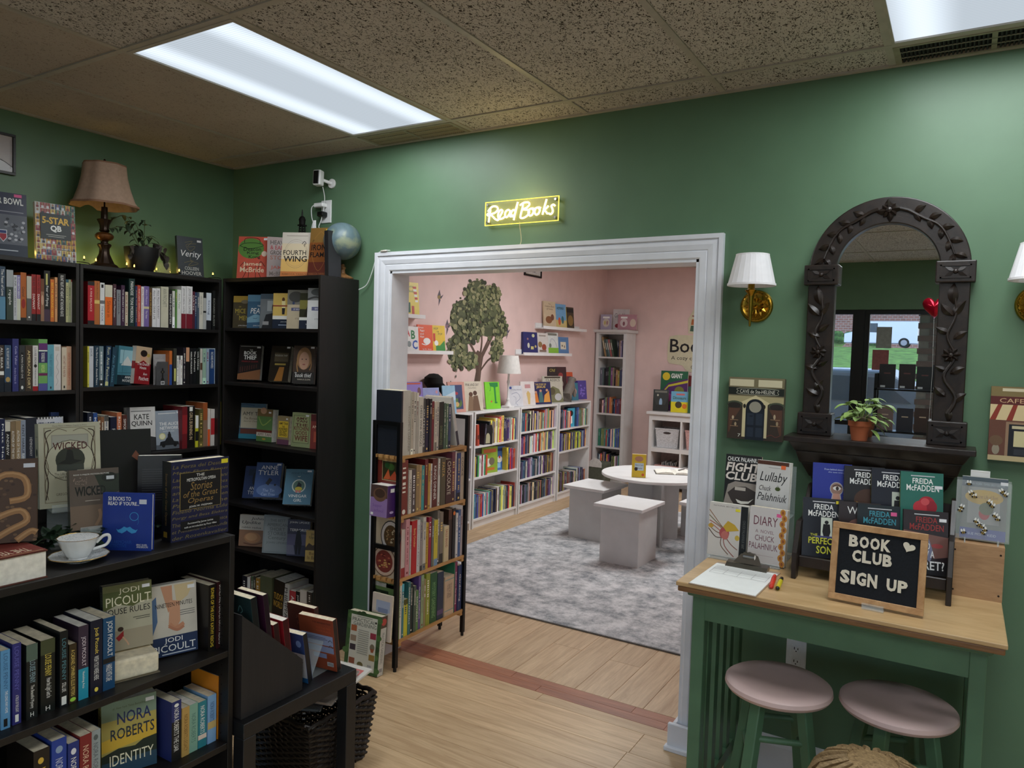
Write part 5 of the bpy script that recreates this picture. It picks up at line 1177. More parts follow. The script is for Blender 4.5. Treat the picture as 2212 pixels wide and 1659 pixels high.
# ---- second shelf, leaning novels by the bookend
put('commonwealth', 'teal novel with a pale landscape cover leaning on the slanted row', .026, (74, 128, 144), [R(.1, .55, 1, .9, (150, 190, 200)), Pg([(.2, .5), (.6, .75), (1, .5)], (206, 210, 206)), R(0, 0, 1, .25, (26, 44, 54)), T('ANN', .5, .17, .9, .23, W_), T('PATCHETT', .35, .08, .97, .14, W_), Ln([(0, .3), (1, .32)], .002, (40, 70, 80)), Ln([(.3, .2), (.34, .9)], .002, (50, 90, 104))], w=.1, h=.2, roll=.08, shift=-.01)
put('dutch', 'red novel with a portrait cover leaning beside the cross-cut bookend', .026, (150, 40, 44), [R(0, .55, 1, 1, (196, 170, 140)), E(.5, .72, .2, .14, (206, 160, 130)), E(.5, .82, .22, .09, (40, 30, 28)), Pg([(.2, .55), (.5, .64), (.8, .55), (.9, .2), (.1, .2)], (140, 30, 38)), T('The Dutch', .12, .5, .9, .58, W_), T('House', .3, .4, .72, .48, W_), T('Ann', .55, .24, .8, .31, W_), T('Patchett', .3, .1, .92, .2, W_), E(.8, .78, .1, .05, (190, 160, 80))], w=.108, h=.198, roll=.1, dy=-.012, sitems=[R(0, 0, 1, 1, (206, 196, 186)), R(0, .4, 1, .6, (150, 40, 44))])
put('kate', 'novel with a torn black and white cover, third shelf under the lamp', .034, (206, 204, 202), [Pg([(0, 0), (1, 0), (1, .3), (.6, .36), (.3, .3), (0, .5)], (40, 40, 42)), R(0, .5, .12, 1, (60, 60, 62)), T('KATE', .26, .72, .78, .84, K_, .01), T('QUINN', .16, .56, .88, .69, K_, .01), T('THE', .4, .4, .7, .48, (200, 200, 200)), R(.15, .9, .85, .915, (90, 90, 92))], h=.235)
put('alice', 'grey novel with a black car cover, third shelf under the lamp', .034, (150, 160, 172), [R(0, 0, 1, .12, (90, 96, 104)), T('THE ALICE', .14, .62, .9, .7, W_, .01), T('NETWORK', .16, .51, .9, .59, W_, .01), T('KATE QUINN', .28, .44, .72, .48, (220, 224, 230)), E(.24, .34, .13, .085, (206, 202, 130)), E(.24, .34, .1, .065, (226, 224, 190)), Pg([(.12, .1), (.16, .2), (.34, .22), (.42, .3), (.62, .3), (.7, .2), (.88, .18), (.9, .1)], (28, 30, 34)), E(.28, .1, .07, .05, (16, 16, 18)), E(.74, .1, .07, .05, (16, 16, 18)), E(.52, .42, .04, .03, (30, 30, 34)), Pg([(.46, .4), (.58, .4), (.6, .26), (.44, .26)], (34, 34, 40)), R(.1, .92, .8, .935, W_), tagp(.84, .92)], spine=(60, 66, 74))
put('intel', 'black striped paperback behind the big white novel, third shelf under the picture', .03, (30, 30, 34), [R(0, .72, 1, .95, (206, 206, 210))]+[R(.04+.1*i, .95, .1+.1*i, .99, (220, 220, 220)) for i in range(10)]+[T('INTELLECTUAL', .05, .78, .95, .88, (40, 60, 90), .02), R(.7, .86, .95, .98, (206, 210, 220))], w=.125)
put('bluef', 'blue paperback beside the upright, third shelf under the picture', .03, (44, 66, 120), [R(0, .5, 1, .8, (80, 110, 160))], w=.125, shift=-.02)
# ---- corner bookcase, top shelf: a fan of classics
FAN = dict(w=.128)
def fan(key, label, col, items):
    x, y, z, w, h, yaw, tilt = FACES[key]
    put(key, label, .016, col, items, w=.128, shift=(.128-w)/2, group='face-out classics on the corner bookcase')
fan('mice', 'olive classic with yellow lettering, first of the corner bookcase classics', (74, 66, 46), [R(0, .8, 1, 1, (170, 140, 60)), E(.6, .82, .2, .06, (120, 110, 90)), T('OF', .3, .64, .42, .68, (190, 170, 70)), T('MICE', .12, .46, .66, .6, (190, 170, 70)), T('AND', .2, .4, .34, .44, (190, 170, 70)), T('MEN', .34, .24, .84, .38, (190, 170, 70)), T('JOHN STEINBECK', .3, .05, .85, .09, W_)])
fan('pearl', 'blue sea classic lettered in white on the corner bookcase top shelf', (60, 96, 124), [R(0, .8, 1, 1, (90, 130, 156)), Pg([(0, .3), (.4, .42), (.8, .36), (1, .42), (1, .2), (0, .16)], (120, 160, 180)), T('THE', .5, .64, .66, .69, W_), T('PEARL', .16, .44, .95, .6, W_, 0, .2), Ln([(.3, .3), (.45, .29), (.52, .31)], .002, (30, 50, 70)), T('JOHN STEINBECK', .32, .05, .85, .09, W_)])
fan('gray', 'grey photographic classic on the corner bookcase top shelf', (110, 116, 120), [R(0, .85, 1, 1, (70, 84, 96)), R(.35, .5, .8, .8, (150, 156, 158)), Pg([(.1, 0), (.3, .4), (.7, .45), (1, .3), (1, 0)], (40, 42, 46)), E(.75, .6, .16, .16, (46, 46, 48)), R(.15, .1, .45, .2, (150, 150, 150))])
fan('winter', 'yellow beach classic with a white band on the corner bookcase top shelf', (206, 176, 96), [R(0, 0, 1, .26, (30, 40, 56)), R(0, .26, 1, .36, (220, 218, 210)), E(.5, .82, .07, .06, (90, 60, 40)), Pg([(.42, .78), (.6, .78), (.6, .56), (.44, .56)], (226, 214, 160)), Pg([(.44, .58), (.6, .58), (.58, .4), (.46, .4)], (40, 40, 44)), R(0, .62, 1, .66, (150, 80, 60)), T('JOHN STEINBECK', .4, .17, .9, .2, W_), R(.3, .09, .9, .11, (160, 170, 190))])
fan('wrath1', 'cream classic with a grey tree and blue band on the corner bookcase', (186, 172, 146), [R(0, .62, 1, 1, (120, 118, 110)), E(.4, .82, .34, .14, (70, 70, 68)), E(.3, .66, .06, .04, (60, 70, 100)), R(.2, .46, 1, .54, (84, 86, 120)), T('OF WICKED MEN', .3, .48, .9, .52, W_), T('STEINBECK', .4, .24, .95, .28, (110, 100, 90))])
fan('dark1', 'dark field classic with a white lower band on the corner bookcase', (50, 50, 36), [R(0, .55, 1, .8, (120, 116, 60)), R(0, 0, 1, .24, (36, 42, 56)), R(0, .24, 1, .32, (214, 214, 206)), Pg([(.2, .35), (.4, .7), (.6, .72), (.7, .35)], (36, 34, 24)), T('The Long Valley', .3, .1, .95, .14, W_)])
fan('wrath2', 'white classic with a grey tree and blue band at the corner bookcase end', (206, 206, 204), [R(0, .7, 1, 1, (120, 122, 122)), E(.5, .9, .36, .09, (70, 72, 72)), Ln([(0, .72), (.4, .78), (1, .7)], .01, (60, 60, 60)), R(.2, .45, 1, .54, (96, 98, 132)), T('EAST OF EDEN', .35, .475, .95, .515, W_), T('STEINBECK', .35, .22, .95, .26, (120, 120, 120))])
# ---- second shelf on wire easels
WIRE = mat((60, 60, 62), .25, .9, 0, name='easel_wire')
def easel(loc, yaw, label, w=.09, tilt=.2, m=None, r=.0016, up=.02):
    e = thing('book_easel', label, 'easel', loc, yaw, 'wire book easels'); m = m or WIRE
    for s in (-1, 1):
        x = s*w/2
        MB(m).tube([(x, -.01, up*.6), (x, -.008, .003), (x, .046, .003), (x, .05+.12*math.sin(tilt), .12)], r, 6).build('prong', e, True)
        MB(m).tube([(x, .05+.12*math.sin(tilt), .12), (x, .1, .003)], r, 6).build('strut', e, True)
    MB(m).tube([(-w/2, .09, .006), (w/2, .09, .006)], r, 6).build('cross_wire', e, True)
    return e
def on_easel(key, label, t, col, items, elabel, **kw):
    x, y, z, w, h, yaw, tilt = FACES[key]
    o = put(key, label, t, col, items, z=z+.008, **kw); easel((x, y, z), yaw, elabel, w*.6, tilt)
    return o
on_easel('thief1', 'black novel with falling red dominoes on a wire easel', .036, (26, 20, 20), [R(.05, .95, .9, .965, (150, 150, 150)), T('THE', .46, .83, .6, .87, W_), T('BOOK', .22, .72, .78, .82, W_, .02), T('THIEF', .22, .58, .78, .7, W_, .02), T('MARKUS ZUSAK', .14, .5, .88, .545, (150, 40, 44)), Pg([(0, .16), (1, .3), (1, 0), (0, 0)], (130, 84, 50))]+[R(.08+.1*i, .2+.02*i, .13+.1*i, .36+.012*i, (70, 34, 26)) for i in range(8)]+[tagp(.78, .91)], 'wire easel holding the domino novel')
on_easel('thief2', 'dark gold-lit novel turned aside on a wire easel', .04, (34, 28, 20), [R(.2, .55, .9, .8, (80, 70, 50)), T('THE BOOK THIEF', .2, .7, .85, .75, (180, 180, 170)), R(.25, .45, .8, .5, (150, 130, 60)), Pg([(.3, 0), (.5, .4), (.75, .4), (.7, 0)], (150, 100, 40)), tagp(.78, .93)], 'wire easel holding the gold-lit novel', w=.115)
on_easel('thief3', 'novel with a blond girl on its brown cover on a wire easel', .036, (66, 50, 40), [E(.5, .66, .34, .3, (150, 110, 70)), E(.5, .6, .23, .24, (190, 146, 120)), Ln([(.24, .8), (.18, .5), (.24, .3)], .006, (160, 120, 70)), Ln([(.76, .8), (.84, .5), (.78, .35)], .006, (150, 110, 64)), E(.41, .64, .035, .014, (60, 44, 40)), E(.59, .64, .035, .014, (60, 44, 40)), E(.5, .5, .07, .016, (150, 80, 74)), R(0, 0, 1, .3, (34, 30, 26)), T('the', .1, .26, .2, .3, W_), T('book thief', .14, .16, .88, .27, W_, 0, .1), T('MARKUS ZUSAK', .25, .08, .85, .12, (200, 190, 170)), tagp(.78, .93)], 'wire easel holding the blond girl novel')
place_row([(.975, .022, .2, (190, 60, 40), [R(0, .05+.12*i, 1, .11+.12*i, (220, 180, 50)) for i in range(8)]), (.999, .03, .205, (34, 28, 24), [R(.3, .6, .7, .8, (150, 140, 60))])], (0, -.22, 1.444), 0, 'second shelf of the corner bookcase', 'the blond girl novel', LP)
# ---- third shelf
G3 = 'face-out novels on the corner bookcase'
put('tan1', 'blue patterned novel with a cream panel on the corner bookcase', .02, (66, 96, 116), [Ln([(0, .9), (.1, .7), (.05, .5), (.12, .3)], .004, (150, 170, 160)), Ln([(.05, .95), (.3, .97), (.6, .94)], .004, (40, 66, 100)), R(.14, .3, 1, .88, (206, 196, 170)), T('AMY TAN', .2, .66, .98, .76, (50, 44, 44), 0), T('The Bonesetters', .24, .54, .95, .61, (110, 90, 70), 0, .2), T('Secret Daughter', .24, .46, .95, .52, (110, 90, 70), 0, .2), R(.14, .14, 1, .28, (110, 60, 46)), R(0, 0, 1, .13, (50, 130, 150))], group=G3)
put('tan2', 'green silk robe novel on the corner bookcase', .045, (92, 130, 74), [R(0, .78, 1, 1, (120, 96, 60)), E(.4, .95, .2, .1, (190, 150, 120)), Ln([(.1, .75), (.4, .5), (.9, .7)], .006, (150, 170, 90)), R(0, .28, 1, .36, (110, 50, 40)), R(0, .16, 1, .28, (206, 196, 180)), T('AMY TAN', .08, .18, .94, .26, (90, 50, 40)), E(.5, .08, .12, .03, (190, 150, 60)), tagp(.74, .88)], group=G3)
put('tan3', 'small tan paperback with a yellow panel on the corner bookcase', .034, (150, 132, 96), [R(.12, .26, .9, .82, (222, 190, 60)), T('AMY TAN', .16, .7, .86, .78, K_, .02), T('THE', .4, .6, .62, .66, K_, .02), T('HUNDRED', .16, .5, .86, .59, K_, .02), T('SECRET', .2, .4, .82, .49, K_, .02), T('SENSES', .2, .3, .82, .39, K_, .02), R(.05, 0, 1, .18, (110, 70, 90)), tagp(.7, .88)], group=G3)
put('tan4', 'pale green novel with maroon block lettering on the corner bookcase', .04, (150, 160, 116), [R(.08, .12, .9, .92, (70, 64, 50)), R(.1, .13, .88, .91, (156, 164, 118)), T('AMY', .2, .8, .8, .87, (90, 40, 40), .02), T('TAN', .22, .72, .78, .79, (90, 40, 40), .02), T('THE', .18, .61, .82, .69, (90, 40, 40), .02), T('KITCHEN', .12, .49, .86, .6, (110, 50, 44), .02), T('GODS', .2, .36, .8, .47, (110, 50, 44), .02), T('WIFE', .16, .18, .84, .34, (110, 50, 44), .02), tagp(.7, .9)], group=G3)
put('tan5', 'dark red novel partly behind the corner bookcase upright', .03, (130, 50, 42), [R(0, .8, 1, 1, (90, 30, 30)), T('AMY TAN', .1, .6, .95, .68, (240, 220, 190)), R(.2, .2, 1, .5, (176, 84, 60))], w=.1, shift=.01, group=G3)
# ---- fourth shelf
G4 = 'leaning novels on the corner bookcase'
put('tyler1', 'dark blue novel behind the spool-cover novel on the corner bookcase', .03, (30, 50, 96), [R(.2, .7, .9, .9, (26, 44, 70)), T('ANNE', .3, .26, .75, .36, W_), T('TYLER', .24, .12, .8, .23, W_), E(.5, .6, .1, .2, (20, 24, 34))], w=.12, group=G4)
put('tyler4', 'brown-black novel at the back behind the spool-cover novel', .03, (50, 44, 42), [T('ANNE', .2, .84, .9, .93, (120, 110, 96))], w=.12, group=G4)
on_easel('tyler2', 'blue novel with a thread spool cover on a wire easel', .04, (62, 88, 140), [E(.6, .2, .5, .18, (96, 122, 170)), T('ANNE', .2, .8, .85, .91, W_), T('TYLER', .1, .64, .9, .77, W_), Pg([(.42, .4), (.56, .56), (.68, .5), (.54, .34)], (50, 50, 54)), E(.8, .36, .04, .03, (50, 50, 54)), T('The Tin', .34, .16, .8, .24, (180, 196, 226), 0, .1), T('Can Tree', .3, .05, .84, .13, (180, 196, 226), 0, .1), tagp(.8, .92)], 'wire easel holding the spool-cover novel', h=.2)
put('tyler3', 'dark brown novel behind the teal lemon-girl novel', .03, (54, 44, 40), [T('ANNE', .2, .8, .75, .92, W_), T('TYLER', .1, .62, .8, .76, (190, 180, 170)), E(.3, .3, .2, .2, (110, 60, 50)), tagp(.7, .92)], group=G4)
on_easel('vinegar', 'teal novel with a small figure in an oval on a wire easel', .036, (84, 124, 146), [T('ANNE TYLER', .2, .86, .85, .91, (60, 90, 110)), Ln([(.45, .8), (.5, .78), (.55, .8)], .002, W_), E(.52, .52, .25, .19, (206, 214, 206)), E(.52, .52, .21, .16, (90, 120, 110)), Pg([(.4, .44), (.5, .64), (.62, .56), (.6, .44)], (30, 36, 46)), E(.52, .44, .13, .06, (206, 190, 70)), E(.46, .37, .05, .04, (206, 130, 120)), E(.57, .37, .05, .04, (206, 130, 120)), T('VINEGAR', .18, .2, .84, .28, W_), T('GIRL', .38, .08, .68, .16, W_), tagp(.78, .92)], 'wire easel holding the oval figure novel', h=.195)
# ---- fifth shelf
G5 = 'novels on the fifth shelf of the corner bookcase'
put('updike1', 'white-topped novel with a tan fruit photograph on the corner bookcase', .03, (150, 112, 84), [R(0, .52, 1, 1, (200, 196, 186)), T('John', .45, .82, .95, .93, K_, 0, .2), T('Updike', .1, .68, .85, .81, K_, 0, .2), T('rabbit redux', .1, .57, .88, .63, K_), E(.55, .28, .34, .17, (180, 130, 90)), E(.5, .3, .24, .12, (200, 154, 110)), Ln([(.2, .1), (.6, .06), (.95, .14)], .006, (110, 70, 50))], group=G5)
put('stories', 'grey jacketed story anthology on the corner bookcase', .04, (120, 128, 130), [R(.06, .06, .94, .94, (130, 138, 140)), T('THE BEST', .24, .83, .8, .9, (84, 90, 92)), T('AMERICAN', .14, .71, .9, .79, (84, 90, 92)), T('SHORT', .24, .59, .8, .68, (84, 90, 92)), T('STORIES', .18, .48, .84, .57, (84, 90, 92)), T('Century', .2, .34, .84, .46, (84, 90, 92)), T('JOHN UPDIKE', .14, .24, .9, .31, (90, 96, 98))], hard=True, group=G5)
put('terror', 'dark blue novel with a walking silhouette on the corner bookcase', .034, (50, 50, 74), [R(0, .3, 1, .6, (92, 90, 120)), T('JOHN UPDIKE', .08, .88, .95, .95, W_), T('TERRORIST', .1, .68, .95, .75, W_), Pg([(.4, .62), (.6, .62), (.66, .35), (.6, .05), (.53, .05), (.5, .3), (.46, .05), (.4, .05), (.36, .35)], (16, 16, 20)), E(.5, .66, .08, .05, (16, 16, 20)), Pg([(0, .3), (.3, .3), (.38, .04), (0, .04)], (110, 110, 130))], group=G5)
put('bech2', 'brown novel behind the yellow crowd novel on the corner bookcase', .03, (110, 90, 50), [T('UPDIKE', .1, .85, .9, .92, (60, 44, 20))], w=.11, dy=.045, dx=.02, group=G5)
put('bech', 'mustard novel with a crowd scene on the corner bookcase', .03, (176, 146, 76), [T('John', .3, .84, .85, .92, K_), T('Updike', .2, .72, .9, .82, K_), Pg([(0, .45), (.2, .6), (.45, .52), (.7, .62), (1, .5), (1, .38), (0, .36)], (60, 44, 26)), T('Bech', .25, .22, .8, .32, (90, 60, 30)), T('Is Back', .15, .08, .9, .19, (90, 60, 30))], w=.09, shift=.012, group=G5)
# ---- metal rack, ends
put('rackblack', 'big black-backed album on the top shelf end of the rack', .012, (34, 38, 46), [], back=True, z=RS[0], dy=-.012, dx=.055, w=.168, hard=True, group=RB)

put('rackred', 'large red-brown cookbook with a food picture at the rack end', .012, (112, 44, 36), [R(.25, .58, .98, .92, (180, 160, 120)), R(.27, .59, .96, .91, (50, 50, 26)), Pg([(.3, .6), (.5, .78), (.6, .6)], (190, 90, 50)), Pg([(.5, .6), (.75, .76), (.9, .6)], (170, 70, 40)), E(.6, .82, .14, .06, (60, 90, 40)), E(.45, .84, .1, .05, (40, 80, 40))], back=True, z=RS[1], dy=-.01, dx=.018, w=.168, hard=True, group=RB)
put('purple', 'thick lavender cookbook leaning at the rack end', .075, (150, 120, 170), [R(0, .6, 1, 1, (80, 60, 56)), E(.55, .7, .4, .22, (110, 80, 60)), E(.55, .74, .3, .14, (70, 50, 40)), T('Supper', .15, .28, .7, .4, (120, 80, 150)), T('school', .25, .15, .8, .25, (120, 80, 150)), R(.05, .04, .2, .12, W_)], spine=(70, 40, 100), back=True, sitems=[R(.3, .78, .7, .9, W_), ('e', .5, .15, .2, .04, (190, 170, 210))], z=RS[1], dy=-.07, dx=.02, group=RB)
bowl = [R(0, 0, 1, 1, (190, 172, 146)), E(.7, .7, .4, .27, (50, 46, 50)), E(.7, .7, .37, .25, (206, 196, 190)), E(.7, .7, .28, .19, (90, 66, 40))]+[E(.5+.4*random.Random(i).random(), .58+.24*random.Random(i+50).random(), .03, .012, random.Random(i).choice([(170, 140, 100), (120, 84, 50), (206, 190, 160)])) for i in range(30)]
bowl += [E(.46, .26, .46, .26, (110, 84, 66)), E(.46, .26, .43, .24, (196, 170, 150)), E(.46, .26, .34, .19, (120, 50, 44))]+[E(.24+.44*random.Random(i+9).random(), .14+.26*random.Random(i+70).random(), .045, .014, random.Random(i).choice([(170, 90, 70), (90, 30, 28), (190, 150, 90)])) for i in range(30)]
put('bowls', 'cookbook with two food bowls on its cover at the rack end', .012, (190, 172, 146), bowl, back=True, z=RS[2], dy=-.012, dx=.062, w=.17, spine=(150, 40, 36), hard=True, group=RB)
put('greenb', 'green garden book with a dark hedge picture at the rack end', .012, (130, 150, 90), [R(.06, .1, 1, .86, (104, 130, 76)), R(.08, .3, .6, .8, (40, 50, 34))]+[E(.12+.42*random.Random(i).random(), .35+.42*random.Random(i+7).random(), .03, .02, random.Random(i).choice([(60, 76, 50), (150, 150, 130), (30, 36, 26)])) for i in range(26)]+[T('GARDEN', .2, .92, .9, .96, (50, 70, 40))], back=True, z=RS[3], dy=-.012, dx=.092, w=.17, tilt=0, group=RB)
put('whiteb', 'cream booklet with a pale blue picture leaning at the rack end', .012, (206, 190, 176), [R(.2, .62, .9, .86, (160, 168, 190)), R(.3, .6, .8, .7, (120, 130, 160))], z=RS[3], dy=-.04, dx=.05, tilt=.06, group=RB)
lb = spine_book(.022, .285, .19, (206, 202, 196), [('r', 0, .0, 1, .3, (60, 60, 70))], True); lb.location = (1.479, .37, RS[0]+.007); lb.rotation_euler = (0, -.25, PI/2); tag(lb, 'white and navy album leaning at the pink-room end of the rack top shelf', 'book', RB)
# gardening book leaning on the floor
gb = [R(0, 0, 1, 1, (60, 90, 50))]+[E(random.Random(i).random(), random.Random(i+40).random(), .09, .05, random.Random(i).choice([(76, 110, 60), (44, 70, 38), (90, 120, 70)])) for i in range(40)]+[R(.12, .05, .9, .95, (206, 204, 190)), T('PRACTICAL', .16, .84, .84, .9, (60, 70, 60)), T('GARDENING', .2, .77, .88, .83, (60, 70, 60)), R(.3, .92, .75, .93, (120, 130, 110))]
for (a, b, c) in ((.14, .67, (170, 96, 60)), (.14, .5, (150, 130, 110)), (.14, .35, (60, 50, 60)), (.14, .12, (140, 80, 60)), (.72, .6, (150, 50, 70)), (.72, .24, (150, 120, 60))): gb.append(R(a, b, a+.17, b+.1, c))
gb += [E(.8, .46, .07, .06, (120, 110, 90)), Pg([(.75, .44), (.86, .44), (.84, .38), (.77, .38)], (150, 84, 56)), E(.48, .13, .09, .05, (110, 100, 60)), R(.7, .08, .82, .16, W_)]+[R(.7+.012*i, .08, .706+.012*i, .16, K_) for i in range(10)]+[R(.36, .7-.035*i, .68, .712-.035*i, (150, 150, 140)) for i in range(12)]+[E(.86, .88, .03, .018, (40, 40, 30))]
put('gardening', 'green bordered gardening book leaning on the floor against the rack', .05, (60, 90, 50), gb, spine=(206, 204, 196), back=True, hard=True, tilt=.1, h=.3, w=.215, sitems=[('v', 'PRACTICAL GARDENING', .3, .2, .7, .72, (110, 120, 110)), R(0, .8, 1, 1, (84, 70, 56)), E(.5, .9, .4, .06, (190, 80, 70)), R(.25, .06, .75, .12, (150, 150, 150))], dy=.0)
# ---- low bookcase, face-out
put('house', 'grey-covered novel of a boy by water on the low bookcase', .035, (176, 172, 150), [R(0, .7, 1, 1, (110, 110, 70)), Pg([(0, .62), (.3, .7), (.6, .64), (1, .76), (1, .9), (0, .9)], (84, 92, 50)), R(0, 0, 1, .3, (160, 150, 128)), T('JODI', .32, .84, .74, .94, (226, 220, 190)), T('PICOULT', .06, .68, .98, .82, (226, 220, 190)), T('HOUSE RULES', -.02, .55, .96, .64, K_), E(.34, .32, .06, .035, (50, 30, 24)), Pg([(.24, .2), (.4, .29), (.4, .2), (.3, .14)], (150, 30, 36)), Ln([(.38, .2), (.46, .12), (.5, .06)], .004, (200, 160, 130)), R(.6, .46, .95, .47, (70, 70, 60)), R(.66, .43, .95, .44, (70, 70, 60)), tagp(.8, .9)], spine=(40, 44, 48), sitems=[('v', 'JODI', .25, .7, .75, .92, (180, 180, 170))], group=LB)
fb = thing('book', 'thick yellowed paperback lying flat under the grey-covered novel', 'book', (1.862, -1.755, .69), 1.3, LB)
MB(PAGE).box(-.1, .045, -.04, .09, .002, .062).build('pages', fb, bevel=.008, seg=3); MB(cov((120, 110, 90))).box(-.1, .047, -.042, .1, 0, .002).build('cover', fb); ALLBOOKS.append(fb)
put('nineteen', 'novel with two joined hands and a blue band on the low bookcase', .04, (196, 190, 178), [Pg([(0, .3), (.12, .5), (.1, .85), (0, .8)], (80, 110, 150)), Pg([(.2, .98), (.45, .98), (.46, .7), (.36, .6)], (190, 140, 110)), Pg([(.5, .98), (.95, .98), (.8, .8), (.55, .7)], (200, 180, 140)), Pg([(.4, .78), (.62, .74), (.62, .46), (.52, .36), (.36, .44)], (196, 146, 116)), Ln([(.38, .44), (.5, .37), (.7, .42)], .012, (190, 134, 104)), Ln([(.36, .41), (.55, .34), (.7, .38)], .008, (176, 120, 94)), T('NINETEEN MINUTES', .08, .68, .9, .74, K_), R(.62, .6, .95, .608, (90, 90, 90)), R(.62, .57, .95, .578, (90, 90, 90)), R(.62, .54, .95, .548, (90, 90, 90)), R(0, 0, 1, .27, (30, 48, 84)), T('JODI', .26, .165, .66, .25, W_), T('PICOULT', .0, .06, .95, .155, W_), R(.2, .02, .95, .035, (190, 196, 206)), tagp(.8, .9)], group=LB)

put('identity', 'novel with a yellow lake view cover on the low bookcase', .04, (170, 156, 84), [R(0, 0, 1, .3, (40, 70, 90)), Pg([(0, .3), (.3, .36), (.6, .34), (1, .5), (1, .2), (0, .2)], (30, 44, 36)), R(0, .75, 1, 1, (120, 140, 120)), Pg([(0, .5), (1, .62), (1, .42), (0, .34)], (206, 170, 60)), T('NORA', .28, .68, .9, .84, (30, 44, 90), .01), T('ROBERTS', .16, .48, .96, .63, (30, 44, 60), .01), T('IDENTITY', .14, .14, .94, .28, (236, 230, 200)), T('#1 New York Times Bestselling Author', .2, .88, .95, .92, (80, 90, 60)), tagp(.8, .9)], sitems=[('v', 'NORA', .25, .5, .75, .9, (60, 60, 30))], group=LB)
# ---- on top of the low bookcase
put('fifty', 'blue square book with a moustache and monocle cover beside the teacup', .016, (26, 54, 140), [T('50 BOOKS TO', .11, .87, .57, .94, W_, .015), T('READ IF YOU\'RE...', .11, .79, .74, .855, W_, .015)]+[Ln([(.64+.085*math.cos(a*PI/10), .6+.07*math.sin(a*PI/10)) for a in range(21)], .0016, (60, 150, 210)), Ln([(.72, .57), (.73, .5), (.71, .46)], .0006, (60, 150, 210)), Pg([(.28, .38), (.32, .32), (.4, .3), (.48, .34), (.5, .36), (.52, .34), (.6, .3), (.68, .32), (.72, .38), (.68, .36), (.62, .38), (.56, .42), (.5, .4), (.44, .42), (.38, .38), (.32, .36)], (60, 150, 210)), T('AN ARMCHAIR', .11, .12, .6, .18, (44, 90, 170)), T('DETECTIVE', .11, .055, .5, .11, (44, 90, 170)), T('ERIC KARL', .7, .09, .92, .12, W_), T('ANDERSON', .7, .05, .93, .085, W_), R(.74, .82, .89, .9, (206, 210, 220))], hard=True)
wk = [R(.08, .06, .92, .95, (150, 142, 120)), R(.1, .07, .9, .94, (186, 184, 160)), R(.2, .48, .8, .86, (150, 148, 138)), R(.215, .49, .785, .85, (168, 168, 156)), E(.5, .55, .4, .245, (70, 64, 50)), E(.5, .55, .39, .238, (192, 190, 168)), E(.5, .56, .24, .15, (52, 56, 48)), Pg([(.3, .52), (.42, .56), (.46, .7), (.54, .66), (.56, .56), (.7, .54), (.5, .5)], (26, 28, 26)), R(.28, .43, .72, .5, (60, 66, 60)),
      T('WICKED', .22, .68, .78, .77, (80, 36, 34), .01), T('The Life and Times of the', .24, .38, .76, .41, (80, 74, 60)), T('Wicked Witch of the West', .24, .34, .76, .37, (80, 74, 60)), T('GREGORY MAGUIRE', .26, .14, .74, .17, (90, 80, 70)), T('More Than 1 Million Copies in Print', .22, .955, .78, .975, (110, 100, 90))]
for s in (0, 1):
    q = lambda x: x if s == 0 else 1-x
    wk += [Ln([(q(.1), .1), (q(.14), .3), (q(.09), .5), (q(.15), .7), (q(.1), .88), (q(.2), .92)], .003, (60, 44, 34)), Ln([(q(.14), .1), (q(.09), .28), (q(.15), .46), (q(.09), .66), (q(.14), .84), (q(.3), .93), (q(.45), .9)], .0015, (90, 70, 50))]
put('wicked', 'big white novel with a vine-bordered round emblem on an acrylic stand', .05, (190, 188, 166), wk, spine=(196, 194, 176), sitems=[R(.25, .3, .75, .85, (150, 146, 130)), R(.28, .31, .72, .84, (196, 194, 176)), ('v', 'WICKED', .3, .36, .72, .6, (90, 44, 40), .01), E(.5, .66, .2, .045, K_)], hard=False)
put('wickedm', 'brown novel with a dark film title in front of the white novel', .036, (96, 84, 76), [R(0, 0, 1, .4, (120, 100, 84)), Pg([(.5, .9), (1, .9), (1, .6), (.7, .5)], (44, 52, 40)), E(.8, .85, .16, .08, (30, 34, 28)), T('NOW A MAJOR MOTION PICTURE', .08, .9, .8, .93, W_), T('WICKED', .1, .56, .72, .72, (20, 22, 18), .03), R(.3, .47, .6, .48, (180, 170, 160)), Ln([(.5, .05), (.6, .2), (.58, .32)], .008, (150, 120, 96)), R(.74, .81, .9, .87, (206, 210, 214))]+[E(.05+.3*random.Random(i).random(), .75+.12*random.Random(i+5).random(), .01, .007, (150, 130, 120)) for i in range(30)], spine=(60, 54, 50), sitems=[('v', 'WICKED', .25, .4, .75, .75, K_, .02)])
put('blackbig', 'tall black book with a raised hand on its cover behind the blue book', .02, (20, 18, 18), [Pg([(.62, .72), (.7, .78), (.78, .72), (.98, .64), (.98, .58), (.76, .66)], (120, 70, 48)), Ln([(.0, .1), (.4, .2), (.7, .3)], .004, (70, 20, 24))], hard=True)
op = [R(.0, .0, 1, 1, (30, 32, 66))]
for i, s in enumerate(['der Rosenkavalier', 'et Melisande La Gioconda', 'The Bartered Bride Tosca', 'Porgy and Bess Elektra', 'Fidelio Norma Lulu', 'Parsifal Salome', 'La Boheme Carmen', 'and Isolde Manon', 'mes des Carmelites', 'Lammermoor Ernani', 'Magic Flute Rienzi', 'La Forza del Destino']):
    op.append(T(s, .02, .02+.081*i, .98, .065+.081*i, (120, 108, 66), 0, .2))
